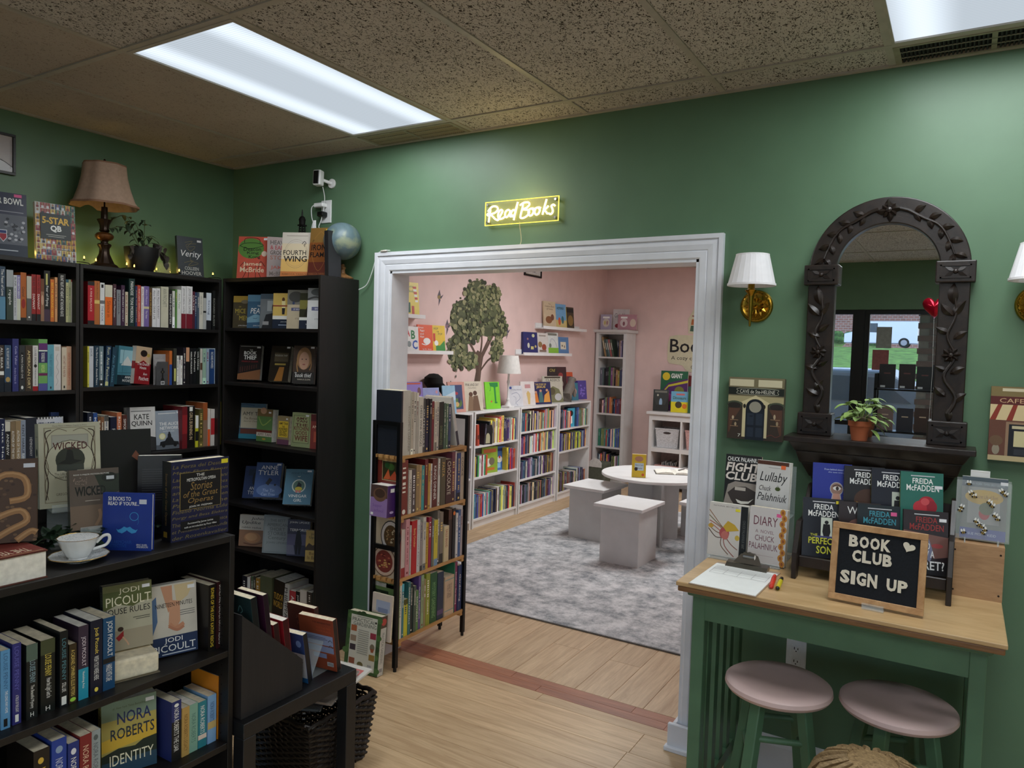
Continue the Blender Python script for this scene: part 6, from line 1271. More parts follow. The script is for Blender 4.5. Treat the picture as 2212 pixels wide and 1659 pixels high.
op += [R(.14, .38, .86, .85, (150, 130, 70)), R(.15, .385, .85, .845, (22, 20, 24)), T('THE', .42, .79, .56, .825, W_), T('METROPOLITAN OPERA', .26, .735, .76, .775, W_), T('Stories', .32, .62, .7, .725, (150, 120, 70), 0, .2), T('of the Great', .2, .535, .8, .61, (150, 120, 70), 0, .2), T('Operas', .28, .44, .72, .525, (150, 120, 70), 0, .2), T('JOHN W. FREEMAN', .3, .395, .7, .425, W_), R(.16, .12, .84, .24, (22, 20, 24)), T('Foreword by James Levine', .28, .185, .72, .215, W_), T('with an introduction by Peter Allen', .22, .14, .78, .17, W_), R(.86, .92, .98, .975, YELT)]
put('opera', 'navy and gold opera story book standing at the low bookcase end', .05, (24, 26, 50), op, spine=(20, 20, 30), sitems=[('v', 'Stories of the Great Operas', .3, .2, .6, .85, (150, 120, 70)), R(.2, .05, .6, .12, (150, 120, 40))], hard=True)
put('operaback', 'black paperback showing its back beside the opera book', .03, (22, 22, 24), [R(.1, .82-.03*i, .9, .83-.03*i, (70, 70, 72)) for i in range(14)], back=True, w=.125, dx=-.02, dy=.01)
octo = [R(0, 0, 1, 1, (74, 52, 38))]
for i in range(60): q = random.Random(i); octo.append(E(q.random(), q.random(), .03, .015, q.choice([(96, 70, 50), (60, 40, 30), (110, 84, 60)])))
for pts in ([(.2, .45), (.45, .8), (.8, .78), (.85, .55), (.6, .5)], [(.1, .1), (.4, .3), (.75, .38), (.85, .25), (.6, .15), (.3, .02)], [(.0, .6), (.2, .7), (.3, .9)], [(.7, .02), (.9, .12), (1, .1)]): octo.append(Ln(pts, .016, (150, 110, 70))); octo.append(Ln([(a+.01, b+.012) for a, b in pts], .005, (176, 136, 92)))
put('octopus', 'tall brown novel with coiling tentacles on its cover', .05, (74, 52, 38), octo+[R(.8, .9, .97, .95, (206, 210, 220))], w=.15, shift=-.012, hard=True)
ft = thing('book', 'very thick novel lying flat under the tentacle novel', 'book', (1.93, -2.048, 1.06), -.02)
MB(PAGEW).box(-.2, 0, -.26, 0, .003, .068).build('pages', ft); c_ = cov((90, 50, 40)); MB(c_).box(-.205, .005, -.265, .002, .068, .071).build('cover', ft); MB(c_).box(-.205, .005, -.265, .002, 0, .003).build('cover', ft)
g = MB(); printed(g, [R(0, 0, 1, 1, (84, 60, 44)), Pg([(0, .6), (.5, 1), (1, 1), (1, .4)], (120, 50, 44)), ('v', 'THE YELLOW SHADOW', .72, .1, .9, .9, (220, 200, 170), .01), Ln([(.95, .02), (.95, .98)], .004, (170, 140, 100))], .21, .267, lambda x, z, L: (-.205+x, -.265+z, .0712+L)); g.build('cover_print', ft); ALLBOOKS.append(ft)
# ================================================================== things on the bookcases, side table and floor
# ---- table lamp on the bookcase
BRZ = mat((52, 38, 28), .35, .6, .15, 30, name='dark_bronze'); BRZ2 = mat((120, 78, 44), .3, .7, .08, 20, name='copper_bronze')
LSH = mat((172, 144, 124), .85, 0, .04, 60, name='tan_lampshade')
lp = thing('table_lamp', 'unlit table lamp with a tan bell shade and dark bronze base', 'lamp', (.145, -.885, 2.026))
MB(BRZ).lathe([(0, 0), (.062, 0), (.064, .012), (.058, .02), (.05, .024), (0, .024)], 32).build('foot', lp, True)
MB(BRZ).lathe([(.02, .02), (.046, .022), (.036, .045), (.024, .075), (.022, .1), (.032, .118), (.03, .124), (.018, .128), (.016, .135), (.02, .14)], 32, sq=lambda t: 1+.05*math.cos(12*t)).build('fluted_stem', lp, True)
MB(BRZ2).lathe([(.014, .138), (.034, .146), (.043, .158), (.043, .168), (.034, .178), (.016, .184)], 32).build('ball', lp, True)
MB(BRZ).lathe([(.014, .182), (.024, .19), (.02, .2), (.022, .22), (.034, .245), (.03, .248), (.016, .25), (.014, .31), (0, .31)], 32, sq=lambda t: 1+.06*math.cos(10*t)).build('carved_neck', lp, True)
def bell(t): return 1+.035*math.cos(8*t)
shd = MB(LSH).lathe([(.155, .312), (.153, .318), (.138, .34), (.118, .4), (.104, .46), (.098, .515), (.096, .52), (.094, .52), (.101, .46), (.115, .4), (.135, .34), (.151, .318)], 48, sq=bell).build('shade', lp, True)
tr = MB(mat((140, 104, 82), .8)).lathe([(.1565, .311), (.1575, .318), (.155, .321), (.1525, .316)], 48, sq=bell).build('lower_trim', shd, True)
MB(mat((140, 104, 82), .8)).lathe([(.0965, .514), (.099, .518), (.097, .523), (.0935, .519)], 48, sq=bell).build('upper_trim', shd, True)
MB(BRZ).lathe([(.004, .31), (.004, .525), (.008, .53), (.01, .538), (.004, .55), (0, .552)], 12).build('harp_finial', lp, True)
# ---- trailing plant in a black pot
pt = thing('potted_plant', 'dark wilting plant in a black pot on the bookcase', 'plant', (.15, -.69, 2.026))
MB(mat((22, 22, 24), .5, 0, .03, name='black_pot')).lathe([(0, 0), (.055, 0), (.068, .03), (.08, .08), (.084, .125), (.084, .13), (.079, .13), (.075, .11), (0, .108)], 36).build('pot', pt, True)
MB(mat((40, 30, 24), .95, 0, .2, 60)).lathe([(.074, .108), (.04, .114), (0, .116)], 20).build('soil', pt, True)
DLEAF = mat((44, 58, 40), .45, 0, .18, 25, name='dark_leaf'); BLEAF = mat((58, 50, 44), .6, 0, .2, 25, name='wilted_leaf')
rg = random.Random(21)
def sprig(parent, base, tip, n, m, L=.045, wd=.013, down=.2):
    p = crom([base, ((base[0]+tip[0])/2, (base[1]+tip[1])/2, max(base[2], tip[2])+.02), tip], 6)
    MB(mat((70, 76, 50), .6)).tube(p, .0016, 5).build('stem', parent, True)
    for i in range(n):
        q = p[int((.3+.7*i/max(1, n-1))*(len(p)-1))]
        l = MB(m); plant_leaf(l, q, rg.uniform(0, 6.28), rg.uniform(-.5, .5)-down, L*rg.uniform(.8, 1.2), wd*rg.uniform(.8, 1.2), 1.1); l.build('leaf', parent, True)
for (dy, dx, z, n, m, dn) in ((-.19, .03, .2, 7, DLEAF, .2), (-.12, .06, .23, 8, DLEAF, .2), (-.14, -.02, .26, 6, DLEAF, .1), (-.05, .03, .2, 6, DLEAF, .2), (.02, .0, .25, 5, DLEAF, -.2), (.05, .05, .17, 5, DLEAF, .3), (.11, .05, .14, 8, BLEAF, .9), (.13, .03, .1, 9, BLEAF, 1.1), (.1, .07, .06, 8, BLEAF, 1.2), (-.11, .08, .12, 6, BLEAF, .8), (-.1, .06, .08, 5, BLEAF, .9)):
    sprig(pt, (rg.uniform(-.02, .02), rg.uniform(-.03, .03), .112), (dx, dy, z), n, m, down=dn)
gm = mat((210, 206, 170), .04, 0, 0, alpha=.16, name='thin_clear_glass')
gv = thing('glass_jar', 'low clear glass jar glowing beside the black plant pot', 'jar', (.13, -.556, 2.026)); MB(gm).lathe([(0, 0), (.04, 0), (.042, .004), (.042, .07), (.04, .07), (.04, .005), (0, .004)], 24).build('body', gv, True)
# ---- warm string lights along the bookcase tops
WARM = emat((255, 190, 70), 9, 'warm_bulb'); WIRED = mat((24, 26, 20), .6, name='dark_wire')
sl_ = thing('string_lights', 'warm fairy lights on dark wire along the bookcase tops', 'lights', (0, 0, 2.026))
pts = [(.03, -1.45, .006), (.03, -1.26, .01), (.03, -1.1, .006), (.12, -1.035, .02), (.235, -1.02, .01), (.2, -.985, .006), (.22, -.965, .012), (.05, -.96, .006), (.03, -.885, .006), (.05, -.81, .006), (.2, -.805, .01), (.25, -.785, .008), (.05, -.775, .006), (.03, -.69, .006), (.06, -.55, .008), (.22, -.505, .012), (.06, -.49, .006), (.03, -.4, .006), (.06, -.3, .006), (.2, -.285, .012), (.24, -.265, .008)]
MB(WIRED).tube(crom(pts, 5), .0022, 5).build('wire', sl_, True)
bulbs = [(.05, -1.25, .03), (.235, -1.035, .028), (.225, -.972, .024), (.21, -.806, .024), (.25, -.79, .014), (.215, -.512, .022), (.06, -.545, .03), (.205, -.292, .026)]
for b in bulbs:
    b = Vector(b); k = MB(WARM).lathe([(0, 0), (.0028, .001), (.0032, .006), (.002, .012), (0, .014)], 8, at=b).build('bulb', sl_, True)
    MB(WIRED).lathe([(.0036, -.008), (.0036, .001), (0, .001)], 8, at=b).build('socket', k, True)
    pl_ = bpy.data.lights.new('bulb_lamp', 'POINT'); pl_.energy = .16; pl_.color = (1, .66, .16); pl_.shadow_soft_size = .008
    lo = bpy.data.objects.new('bulb_lamp', pl_); COL.objects.link(lo); lo.parent = sl_; lo.location = Vector((min(b.x, .06) if b.x < .3 else b.x, b.y if b.x < .3 else -.06, b.z+.015))
# ---- globe
gl = thing('globe', 'antique blue-grey desk globe on a turned wooden stand', 'globe', (.995, -.064, 2.031))
def globe_mat():
    m, t, b = newmat('globe_map'); b.inputs['Roughness'].default_value = .4
    tc = t.nodes.new('ShaderNodeTexCoord'); n = t.nodes.new('ShaderNodeTexNoise'); n.inputs['Scale'].default_value = 9; n.inputs['Detail'].default_value = 6; n.inputs['Distortion'].default_value = .4
    r = t.nodes.new('ShaderNodeValToRGB'); e = r.color_ramp.elements; e[0].position = .5; e[0].color = (*srgb((84, 104, 110)), 1); e[1].position = .6; e[1].color = (*srgb((130, 140, 118)), 1)
    x = e.new(.3); x.color = (*srgb((100, 120, 126)), 1); x = e.new(.8); x.color = (*srgb((150, 150, 120)), 1)
    t.links.new(tc.outputs['Object'], n.inputs['Vector']); t.links.new(n.outputs[0], r.inputs[0]); t.links.new(r.outputs[0], b.inputs['Base Color'])
    return m
TW = wood('turned_wood', (150, 108, 66), (106, 72, 42), 5, (9, 9, 9), .4, .02)
MB(TW).lathe([(0, 0), (.058, 0), (.06, .006), (.05, .014), (.03, .022), (.016, .03), (.013, .05), (.018, .058), (.018, .064), (.012, .07), (.01, .08), (0, .08)], 28).build('stand', gl, True)
sp = MB(globe_mat())
n1, n2 = 32, 20; cz, rr = .198, .1
sp.lathe([(rr*math.sin(PI*i/n2), -rr*math.cos(PI*i/n2)) for i in range(n2+1)], n1); sp = sp.build('sphere', gl, True); sp.location = (.025, -.03, cz); sp.rotation_euler = (.2, .4, .6)
MB(mat((30, 26, 24), .4, .5)).tube(crom([(0, -.0, .078), (.0, -.02, .085), (.01, -.075, .105), (.02, -.098, .15), (.02, -.06, .115)], 5), .005, 8).build('pivot_arm', gl, True)
# ---- little eiffel tower model
et = thing('eiffel_tower_model', 'small dark metal lattice tower model on the corner bookcase', 'model tower', (.7, -.085, 2.031))
ET = mat((20, 18, 18), .5, .5, name='dark_cast_metal')
def legw(z): return .055*math.exp(-z*7.5)+.004
for sx in (-1, 1):
    for sy in (-1, 1): MB(ET).tube([(sx*legw(z), sy*legw(z), z) for z in [i*.02 for i in range(18)]], .0035, 5).build('leg', et, True)
for z in (.07, .15, .3): w_ = legw(z)+.008; MB(ET).box(-w_, w_, -w_, w_, z, z+.008).build('platform', et)
lt = MB(ET)
for i in range(16):
    z0, z1 = .075+i*.0145, .0895+i*.0145; a, b = legw(z0), legw(z1)
    for f in range(4):
        M = Matrix.Rotation(f*PI/2, 4, 'Z'); lt.tube([(-a, -a, z0), (b, -b, z1)], .0012, 4, M=M); lt.tube([(a, -a, z0), (-b, -b, z1)], .0012, 4, M=M)
tag(lt.build('lattice', et), kind='stuff')
MB(ET).lathe([(.016, .305), (.018, .33), (.02, .335), (.014, .35), (.005, .356), (.004, .375), (.002, .39), (0, .395)], 10).build('cupola', et, True)
# ---- grey metal bookend with a cut-out cross
be = thing('bookend', 'grey metal bookend with a cut-out cross on the second shelf', 'bookend', (.235, -.619, 1.43), PI/2)
BEM = mat((84, 84, 86), .45, .3, name='bookend_metal')
out = [(-.036, 0), (.036, 0), (.036, .11), (.03, .125), (-.03, .125), (-.036, .11)]
MB(BEM).prism(out, 'y', 0, .0015).build('plate', be, bevel=.0004); MB(BEM).box(-.036, .036, .0015, .09, 0, .0015).build('foot', be)
g = MB(); printed(g, [R(.44, .3, .56, .72, (28, 28, 28)), R(.34, .52, .66, .6, (28, 28, 28)), E(.5, .56, .13, .075, (28, 28, 28)), E(.5, .56, .06, .035, (90, 84, 70)), Pg([(.42, .3), (.58, .3), (.66, .2), (.34, .2)], (28, 28, 28)), R(.36, .02, .66, .16, (206, 206, 206)), R(.4, .05, .62, .13, (90, 90, 90))], .072, .125, lambda x, z, L: (x-.036, -L, z)); g.build('cross_cutout', be)
sg = MB(mat((150, 146, 146), .6)).box(-.04, .04, 0, .001, 0, .165).build('shelf_card'); sg.location = (.216, -.618, 1.43); sg.rotation_euler = (-.03, 0, PI/2); tag(sg, 'plain grey card behind the cross-cut bookend', 'card')
g = MB(); printed(g, [R(.12, .8-.06*i, .8, .812-.06*i, (196, 192, 190)) for i in range(4)], .08, .165, lambda x, z, L: (x-.04, -L, z)); g.build('card_print', sg)
# ---- teacup and saucer
CHINA = mat((224, 226, 226), .15, 0, .02, 30, name='white_china'); GILT = mat((190, 150, 70), .25, .9, 0, name='gilt_rim')
def china_pattern():
    m, t, b = newmat('blue_vine_china'); b.inputs['Roughness'].default_value = .15
    tc = t.nodes.new('ShaderNodeTexCoord'); n = t.nodes.new('ShaderNodeTexNoise'); n.inputs['Scale'].default_value = 60; n.inputs['Detail'].default_value = 2; n.inputs['Distortion'].default_value = 2.5
    r = t.nodes.new('ShaderNodeValToRGB'); e = r.color_ramp.elements; e[0].position = .47; e[0].color = (*srgb((224, 226, 226)), 1); e[1].position = .5; e[1].color = (*srgb((110, 126, 140)), 1); x = e.new(.53); x.color = (*srgb((224, 226, 226)), 1)
    t.links.new(tc.outputs['Object'], n.inputs['Vector']); t.links.new(n.outputs[0], r.inputs[0]); t.links.new(r.outputs[0], b.inputs['Base Color'])
    return m
CPAT = china_pattern()
sa = thing('saucer', 'white china saucer with gilt rim and blue vine pattern', 'saucer', (1.855, -1.925, 1.061))
MB(CPAT).lathe([(0, 0), (.034, 0), (.036, .003), (.055, .008), (.07, .014), (.0735, .016), (.073, .017), (.05, .01), (.03, .0055), (0, .005)], 48, sq=lambda t: 1+.012*math.cos(12*t)).build('plate', sa, True)
MB(GILT).lathe([(.0725, .016), (.0745, .0165), (.074, .018), (.0722, .0172)], 48, sq=lambda t: 1+.012*math.cos(12*t)).build('gilt_rim', sa, True)
tc_ = thing('teacup', 'white china teacup with blue vine pattern inside', 'cup', (1.85, -1.925, 1.067))
MB(CHINA).lathe([(0, 0), (.024, 0), (.024, .004), (.03, .01), (.042, .034), (.0505, .056), (.0518, .058), (.051, .0585), (.041, .036), (.029, .013), (.02, .008), (0, .007)], 48, sq=lambda t: 1+.015*math.cos(12*t)).build('bowl', tc_, True)
MB(CPAT).lathe([(0, .0075), (.02, .0086), (.0285, .0136), (.0405, .0365), (.0503, .0583)], 48, sq=lambda t: 1+.015*math.cos(12*t)).build('inner_pattern', tc_, True)
MB(GILT).lathe([(.0505, .0575), (.0522, .0582), (.0512, .0592), (.05, .0586)], 48, sq=lambda t: 1+.015*math.cos(12*t)).build('gilt_rim', tc_, True)
th = math.radians(58); c, s = math.cos(th), math.sin(th)
MB(CHINA).tube(crom([(.044*c, .044*s, .04), (.06*c, .06*s, .056), (.073*c, .073*s, .058), (.076*c, .076*s, .046), (.068*c, .068*s, .032), (.052*c, .052*s, .026), (.036*c, .036*s, .022)], 6), .0042, 8).build('handle', tc_, True)
# ---- leafy garland along the back of the low bookcase
gd = thing('leafy_garland', 'dark green leafy garland behind the teacup', 'garland', (1.7, -1.9, 1.06))
GLEAF = mat((40, 62, 44), .5, 0, .2, 20, name='garland_leaf'); rg = random.Random(3)
lm = [MB(GLEAF) for _ in range(4)]
for m_ in lm: plant_leaf(m_, (0, 0, 0), 0, .3, .04, .011, .9, 5)
lm = [m_.mesh('leaf', True) for m_ in lm]
for k in range(5):
    p = crom([(rg.uniform(-.01, .1), -.1+.12*k*.5+rg.uniform(-.02, .02), .012), (rg.uniform(.0, .1), -.04+.1*k*.6, rg.uniform(.03, .07)), (rg.uniform(0, .1), .03+.12*k*.6, .012), (rg.uniform(0, .08), .1+.1*k*.5, .02)], 8)
    MB(mat((58, 78, 56), .6)).tube(p, .0022, 6).build('stem', gd, True)
    for q in p[::1]:
        for _ in range(2):
            o = link('leaf', lm[rg.randrange(4)], gd); o.location = Vector(q)+Vector((0, 0, .004)); o.rotation_euler = (rg.uniform(-.5, .5), rg.uniform(-.9, .2), rg.uniform(0, 6.28)); s = rg.uniform(.7, 1.2); o.scale = (s, s, s)
# ---- acrylic stands under the two face-out novels on the low bookcase
ACR = mat((225, 235, 235), .05, 0, 0, alpha=.2, name='clear_acrylic')
def acrylic(loc, yaw, w, h, d, label, lip=.02):
    r = thing('acrylic_stand', label, 'stand', loc, yaw, 'clear acrylic stands'); t = .003
    MB(ACR).box(-w/2, w/2, -.03, -.03+t, h, h+lip).build('lip', r); MB(ACR).box(-w/2, w/2, -.03, .04, h-t, h).build('ledge', r)
    MB(ACR).box(-w/2, w/2, .04-t, .04, 0, h).build('riser', r); MB(ACR).box(-w/2, w/2, -.02, d, 0, t).build('foot', r)
    return r
x, y, z, w_, h_, yw, tl = FACES['wicked']; acrylic((x-.01, y, 1.06), yw, .1, .112, .05, 'clear acrylic riser under the vine-bordered white novel')
x, y, z, w_, h_, yw, tl = FACES['wickedm']; acrylic((x-.01, y, 1.06), yw, .08, .052, .05, 'clear acrylic riser under the brown film novel')
x, y, z, w_, h_, yw, tl = FACES['blackbig']; acrylic((x-.005, y, 1.06), yw, .1, .018, .05, 'clear acrylic foot under the tall black book')
# ---- file box of books on the side table, acrylic stand, books with their backs to us
fb = thing('file_box', 'black slanted file box full of paperbacks on the side table', 'box', (1.9, -1.34, .451)); D = dwood('matt_black_board', (36, 32, 31), (26, 23, 22), .7)
side = [(-.128, 0), (.132, 0), (.132, .11), (-.128, .343)]
for x in (-.16, .058): MB(D).prism(side, 'x', x, x+.004).build('side_panel', fb)
MB(D).box(-.156, .058, -.128, -.124, 0, .343).build('back_panel', fb); MB(D).box(-.156, .058, -.124, .128, 0, .004).build('base', fb); MB(D).box(-.156, .058, .128, .132, .004, .11).build('front_panel', fb)
GB = 'paperbacks in the black file box'
for yy, top, w_, t_, col, sp_, lb, its in ((-1.425, .838, .115, .024, (36, 56, 58), (20, 24, 26), 'dark teal paperback', [Ln([(.4, .7), (.5, .82), (.6, .74), (.5, .68)], .003, (110, 160, 160)), R(.2, .4, .8, .42, (70, 100, 100))]), (-1.375, .836, .13, .02, (60, 26, 50), (30, 16, 26), 'plum paperback', []), (-1.33, .722, .11, .024, (116, 28, 34), (40, 10, 14), 'crimson paperback', [R(.3, .7, .7, .72, (150, 60, 60)), R(.3, .6, .7, .62, (150, 60, 60))]), (-1.29, .724, .125, .026, (140, 30, 40), (60, 10, 16), 'bright red paperback', [R(.3, .7, .7, .72, (190, 90, 80))])):
    face_book('%s showing its back in the black file box' % lb, w_, .19, t_, (1.955-w_/2, yy+.02, top-.19), 0, -.14, col, its, spine=sp_, back=True, group=GB)
MB(D).box(-.15, .05, -.12, -.0, .176, .182).build('riser', fb); MB(D).box(-.15, .05, -.0, .12, .058, .064).build('riser', fb)
face_book('brick red jungle paperback showing its back beside the orange paperback', .14, .215, .022, (1.765, -1.02, .452), .05, -.1, (96, 44, 42), [T('Jungle', .3, .74, .75, .82, (150, 80, 70)), T('Hatred', .35, .62, .8, .7, (150, 80, 70))], spine=(50, 22, 22), back=True)
face_book('blue and white paperback showing its back on the side table edge', .12, .19, .024, (1.885, -1.17, .452), .1, -.18, (46, 68, 120), [R(0, .1, 1, .6, (190, 190, 196)), R(0, 0, 1, .1, (30, 90, 140)), E(.8, .8, .1, .07, (110, 140, 190)), Ln([(.6, .45), (.75, .5), (.9, .42)], .003, K_), R(.2, .55, .7, .57, (120, 60, 60))], spine=(14, 16, 20), back=True)
ob = face_book('orange paperback with pale text bands propped on the clear stand', .16, .205, .024, (1.885, -1.05, .455), .12, -.16, (150, 74, 48), [R(0, 0, 1, .3, (140, 64, 38)), R(.05, .48, .96, .68, (150, 160, 190)), R(.1, .34, .96, .46, (140, 150, 182)), R(.36, .22, .74, .31, (130, 140, 176)), T('THIS BENEDICTINE', .4, .9, .93, .93, (60, 40, 40)), T('THIS THE TREE', .5, .8, .92, .84, (190, 90, 50)), T('OVER PLACE', .5, .74, .92, .78, (190, 90, 50)), R(.1, .62, .75, .63, (80, 84, 110)), R(.1, .59, .8, .6, (80, 84, 110)), R(.1, .56, .7, .57, (80, 84, 110)), Ln([(.82, .56), (.88, .6), (.94, .56)], .002, K_), Ln([(.82, .46), (.88, .5), (.94, .45)], .002, K_), R(.74, .08, .92, .16, (200, 200, 200))]+[R(.75+.015*i, .09, .757+.015*i, .15, K_) for i in range(11)], spine=(26, 20, 18), back=True)
as_ = thing('acrylic_stand', 'clear acrylic easel behind the orange paperback', 'stand', (1.885, -1.09, .45), .12, 'clear acrylic stands')
MB(ACR).add([(-.035, -.05, .0), (.035, -.05, .0), (.035, .02, .12), (-.035, .02, .12), (-.035, -.047, .0), (.035, -.047, .0), (.035, .023, .12), (-.035, .023, .12)], [(0, 1, 2, 3), (7, 6, 5, 4), (0, 3, 7, 4), (1, 5, 6, 2), (3, 2, 6, 7), (0, 4, 5, 1)]).build('back_plate', as_); MB(ACR).box(-.035, .035, -.05, .07, 0, .003).build('foot', as_)
# ---- wicker basket under the side table
WK = wood('dark_wicker', (38, 30, 24), (16, 12, 10), 12, (6, 6, 20), .38, .05, .3)
bs = thing('wicker_basket', 'dark wicker basket of wrapped magazines under the side table', 'basket', (1.72, -.955, 0), 0)
BX0, BY0, BX1, BY1, BH = .175, .145, .2, .18, .265
def bask(u, z):
    """point on the basket wall: u 0..4 round the four sides"""
    f = z/BH; a = BX0+(BX1-BX0)*f; b = BY0+(BY1-BY0)*f; k = int(u) % 4; t = u-int(u)
    cor = [(-a, -b), (a, -b), (a, b), (-a, b)]; p, q = cor[k], cor[(k+1) % 4]
    return Vector((p[0]+(q[0]-p[0])*t, p[1]+(q[1]-p[1])*t, z))
nst = 12
for k in range(4):
    for i in range(nst):
        u = k+i/nst; MB(WK).tube([bask(u, .0), bask(u, .09), bask(u, .18), bask(u, BH)], .0042, 5).build('stake', bs, True)
wv = []
for r_ in range(22):
    z = .008+r_*.0112; pts = []
    for i in range(4*nst):
        p = bask(i/nst, z); c_ = Vector((p.x, p.y, 0)).normalized(); pts.append(p+c_*(.0075 if (i+r_) % 2 else -.0055))
    MB(WK).tube(crom(pts, 2, True)+[Vector(pts[0])], .0062, 5).build('weave_strand', bs, True)
for o_ in (0, .5): MB(WK).tube([bask((i+o_)/nst, BH+.004*(1 if i % 2 else -1))+Vector((0, 0, .0)) for i in range(4*nst+1)], .0085, 6).build('rim_braid', bs, True)
MB(WK).box(-BX0, BX0, -BY0, BY0, .0, .006).build('base', bs)
GLOSS = mat((225, 230, 230), .1, 0, 0, alpha=.14, name='plastic_wrap')
mg = [('black-backed magazine lying in the basket', (30, 32, 36), (206, 204, 190), (-.02, -.06, .262), (.02, .16, .9)), ('cream flyer magazine lying in the basket', (196, 188, 160), (150, 120, 60), (-.09, -.03, .278), (-.05, .1, .7)), ('glossy orange photograph magazine in the basket', (170, 110, 60), (110, 70, 40), (.0, .02, .292), (.06, .14, .8)), ('white magazine with a red dancer in the basket', (206, 200, 190), (190, 60, 50), (.06, .02, .275), (.08, -.25, .3)), ('brown wrapped magazine standing in the basket', (110, 84, 60), (150, 120, 90), (.08, -.06, .235), (.3, -.2, .6))]
for i, (lb, c1, c2, p, ro) in enumerate(mg):
    t = thing('magazine', lb, 'magazine', bs.matrix_world @ Vector(p) if 0 else (1.745+p[0], -.92+p[1], p[2]), 0, 'wrapped magazines in the basket'); t.rotation_euler = (.05, .04, ro[2]*.6); t.location.z = .288+.0145*i
    MB(cov(c1, .2)).box(-.1, .1, -.13, .13, 0, .008).build('body', t); g = MB()
    printed(g, [R(.1, .45, .9, .9, c2), R(.15, .1, .7, .13, K_), R(.15, .18, .6, .21, K_), E(.5, .68, .2, .12, tuple(int(v*.7) for v in c2)), R(.2, .28, .8, .36, tuple(min(255, int(v*1.2)) for v in c2))], .2, .26, lambda x, z, L: (x-.1, z-.13, .008+L)); g.build('cover_print', t)
    MB(GLOSS).box(-.104, .104, -.134, .134, -.0006, .0102).build('plastic_sleeve', t, bevel=.003)
# ================================================================== on the console table
TZ = .922
# ---- clear two-tier stand with four novels
ast = thing('acrylic_display', 'clear two-tier acrylic book stand on the console', 'stand', (3.25, -.14, TZ)); t = .003
MB(ACR).box(-.13, .13, -.09, -.02, .155, .155+t).build('upper_ledge', ast); MB(ACR).box(-.13, .13, -.09, -.087, .158, .172).build('upper_lip', ast); MB(ACR).box(-.13, .13, -.175, .06, 0, t).build('lower_ledge', ast); MB(ACR).box(-.13, .13, -.175, -.172, t, .016).build('lower_lip', ast)
MB(ACR).box(-.13, .13, .06, .063, 0, .34).build('back_plate', ast); MB(ACR).box(-.13, .13, -.02, .06, .155, .158).build('upper_shelf', ast)
GC = 'novels on the clear two-tier stand'
face = [R(0, 0, 1, 1, (28, 28, 28)), Pg([(0, .1), (.1, .45), (.3, .52), (.9, .5), (1, .3), (.9, 0), (.2, 0)], (150, 140, 130)), Pg([(.1, .3), (.3, .42), (.6, .44), (.9, .36), (.9, .12), (.6, .04), (.35, .06), (.2, .18)], (60, 52, 48)), Pg([(.34, .2), (.5, .17), (.7, .18), (.84, .24), (.7, .14), (.5, .12), (.4, .14)], (226, 222, 210)), R(.3, .36, .6, .42, (190, 180, 168)), T('CHUCK PALAHNIUK', .05, .88, .97, .96, W_, .01), T('FIGHT', .02, .7, .98, .86, (226, 216, 206), .03, .15), T('CLUB', .02, .54, .9, .69, (226, 216, 206), .03, .15)]
put('fight', 'black novel with a grinning mouth, upper tier of the clear stand', .016, (30, 30, 32), face, z=1.082, h=.212, w=.135, tilt=.08, shift=.005, group=GC)
put('lullaby', 'white novel in looping script, upper tier of the clear stand', .026, (206, 204, 200), [R(0, .93, .95, 1, (84, 52, 40)), R(.35, .88, .7, .885, (110, 110, 110)), T('Lullaby', .1, .58, .93, .8, K_, 0, .3), T('Chuck', .1, .46, .46, .55, K_, 0, .3), E(.66, .51, .08, .035, (70, 84, 40)), Ln([(.62, .53), (.66, .57), (.7, .54)], .001, (60, 60, 50)), T('Palahniuk', .06, .28, .95, .42, K_, 0, .3), R(.3, .08, .75, .085, (140, 140, 140)), R(.72, .87, .86, .94, (232, 110, 60))], z=1.082, h=.205, w=.122, tilt=.08, group=GC)
rant = [R(0, 0, 1, 1, (206, 200, 192)), T('NATIONAL BESTSELLER', .1, .93, .75, .955, (90, 80, 76)), R(.82, .0, 1, .98, (24, 26, 26)), ('v', 'CHUCK PALAHNIUK', .88, .3, .95, .72, (90, 94, 90)), ('v', 'RANT', .88, .2, .95, .28, (110, 110, 100))]
for i, (p0, p1, p2, c) in enumerate((((0, .85), (.3, .6), (.5, .45), (150, 110, 80)), ((0, .75), (.25, .6), (.45, .5), (110, 100, 60)), ((.02, .65), (.3, .55), (.5, .42), (160, 84, 70)), ((0, .55), (.2, .45), (.45, .4), (120, 90, 70)), ((0, .5), (.2, .35), (.4, .36), (90, 70, 56)), ((.4, .4), (.45, .2), (.7, .02), (150, 80, 70)), ((.45, .38), (.6, .25), (.78, .16), (140, 90, 76)), ((.35, .36), (.35, .2), (.55, .05), (110, 80, 60)), ((.05, .6), (.3, .48), (.5, .36), (176, 100, 90)))): rant.append(Ln([p0, p1, p2], .003, c))
rant += [E(.42, .44, .13, .11, (170, 80, 80)), E(.44, .4, .1, .08, (190, 110, 100)), Pg([(.38, .56), (.5, .68), (.68, .62), (.8, .52), (.66, .5), (.48, .47)], (196, 160, 50)), E(.76, .38, .06, .05, (200, 170, 70)), E(.06, .55, .07, .04, (190, 150, 60)), R(.68, .87, .8, .92, YELT)]
put('rant', 'white novel with tangled red roots, lower tier of the clear stand', .024, (206, 200, 192), rant, z=.926, h=.197, w=.142, tilt=.08, dy=-.09, group=GC)
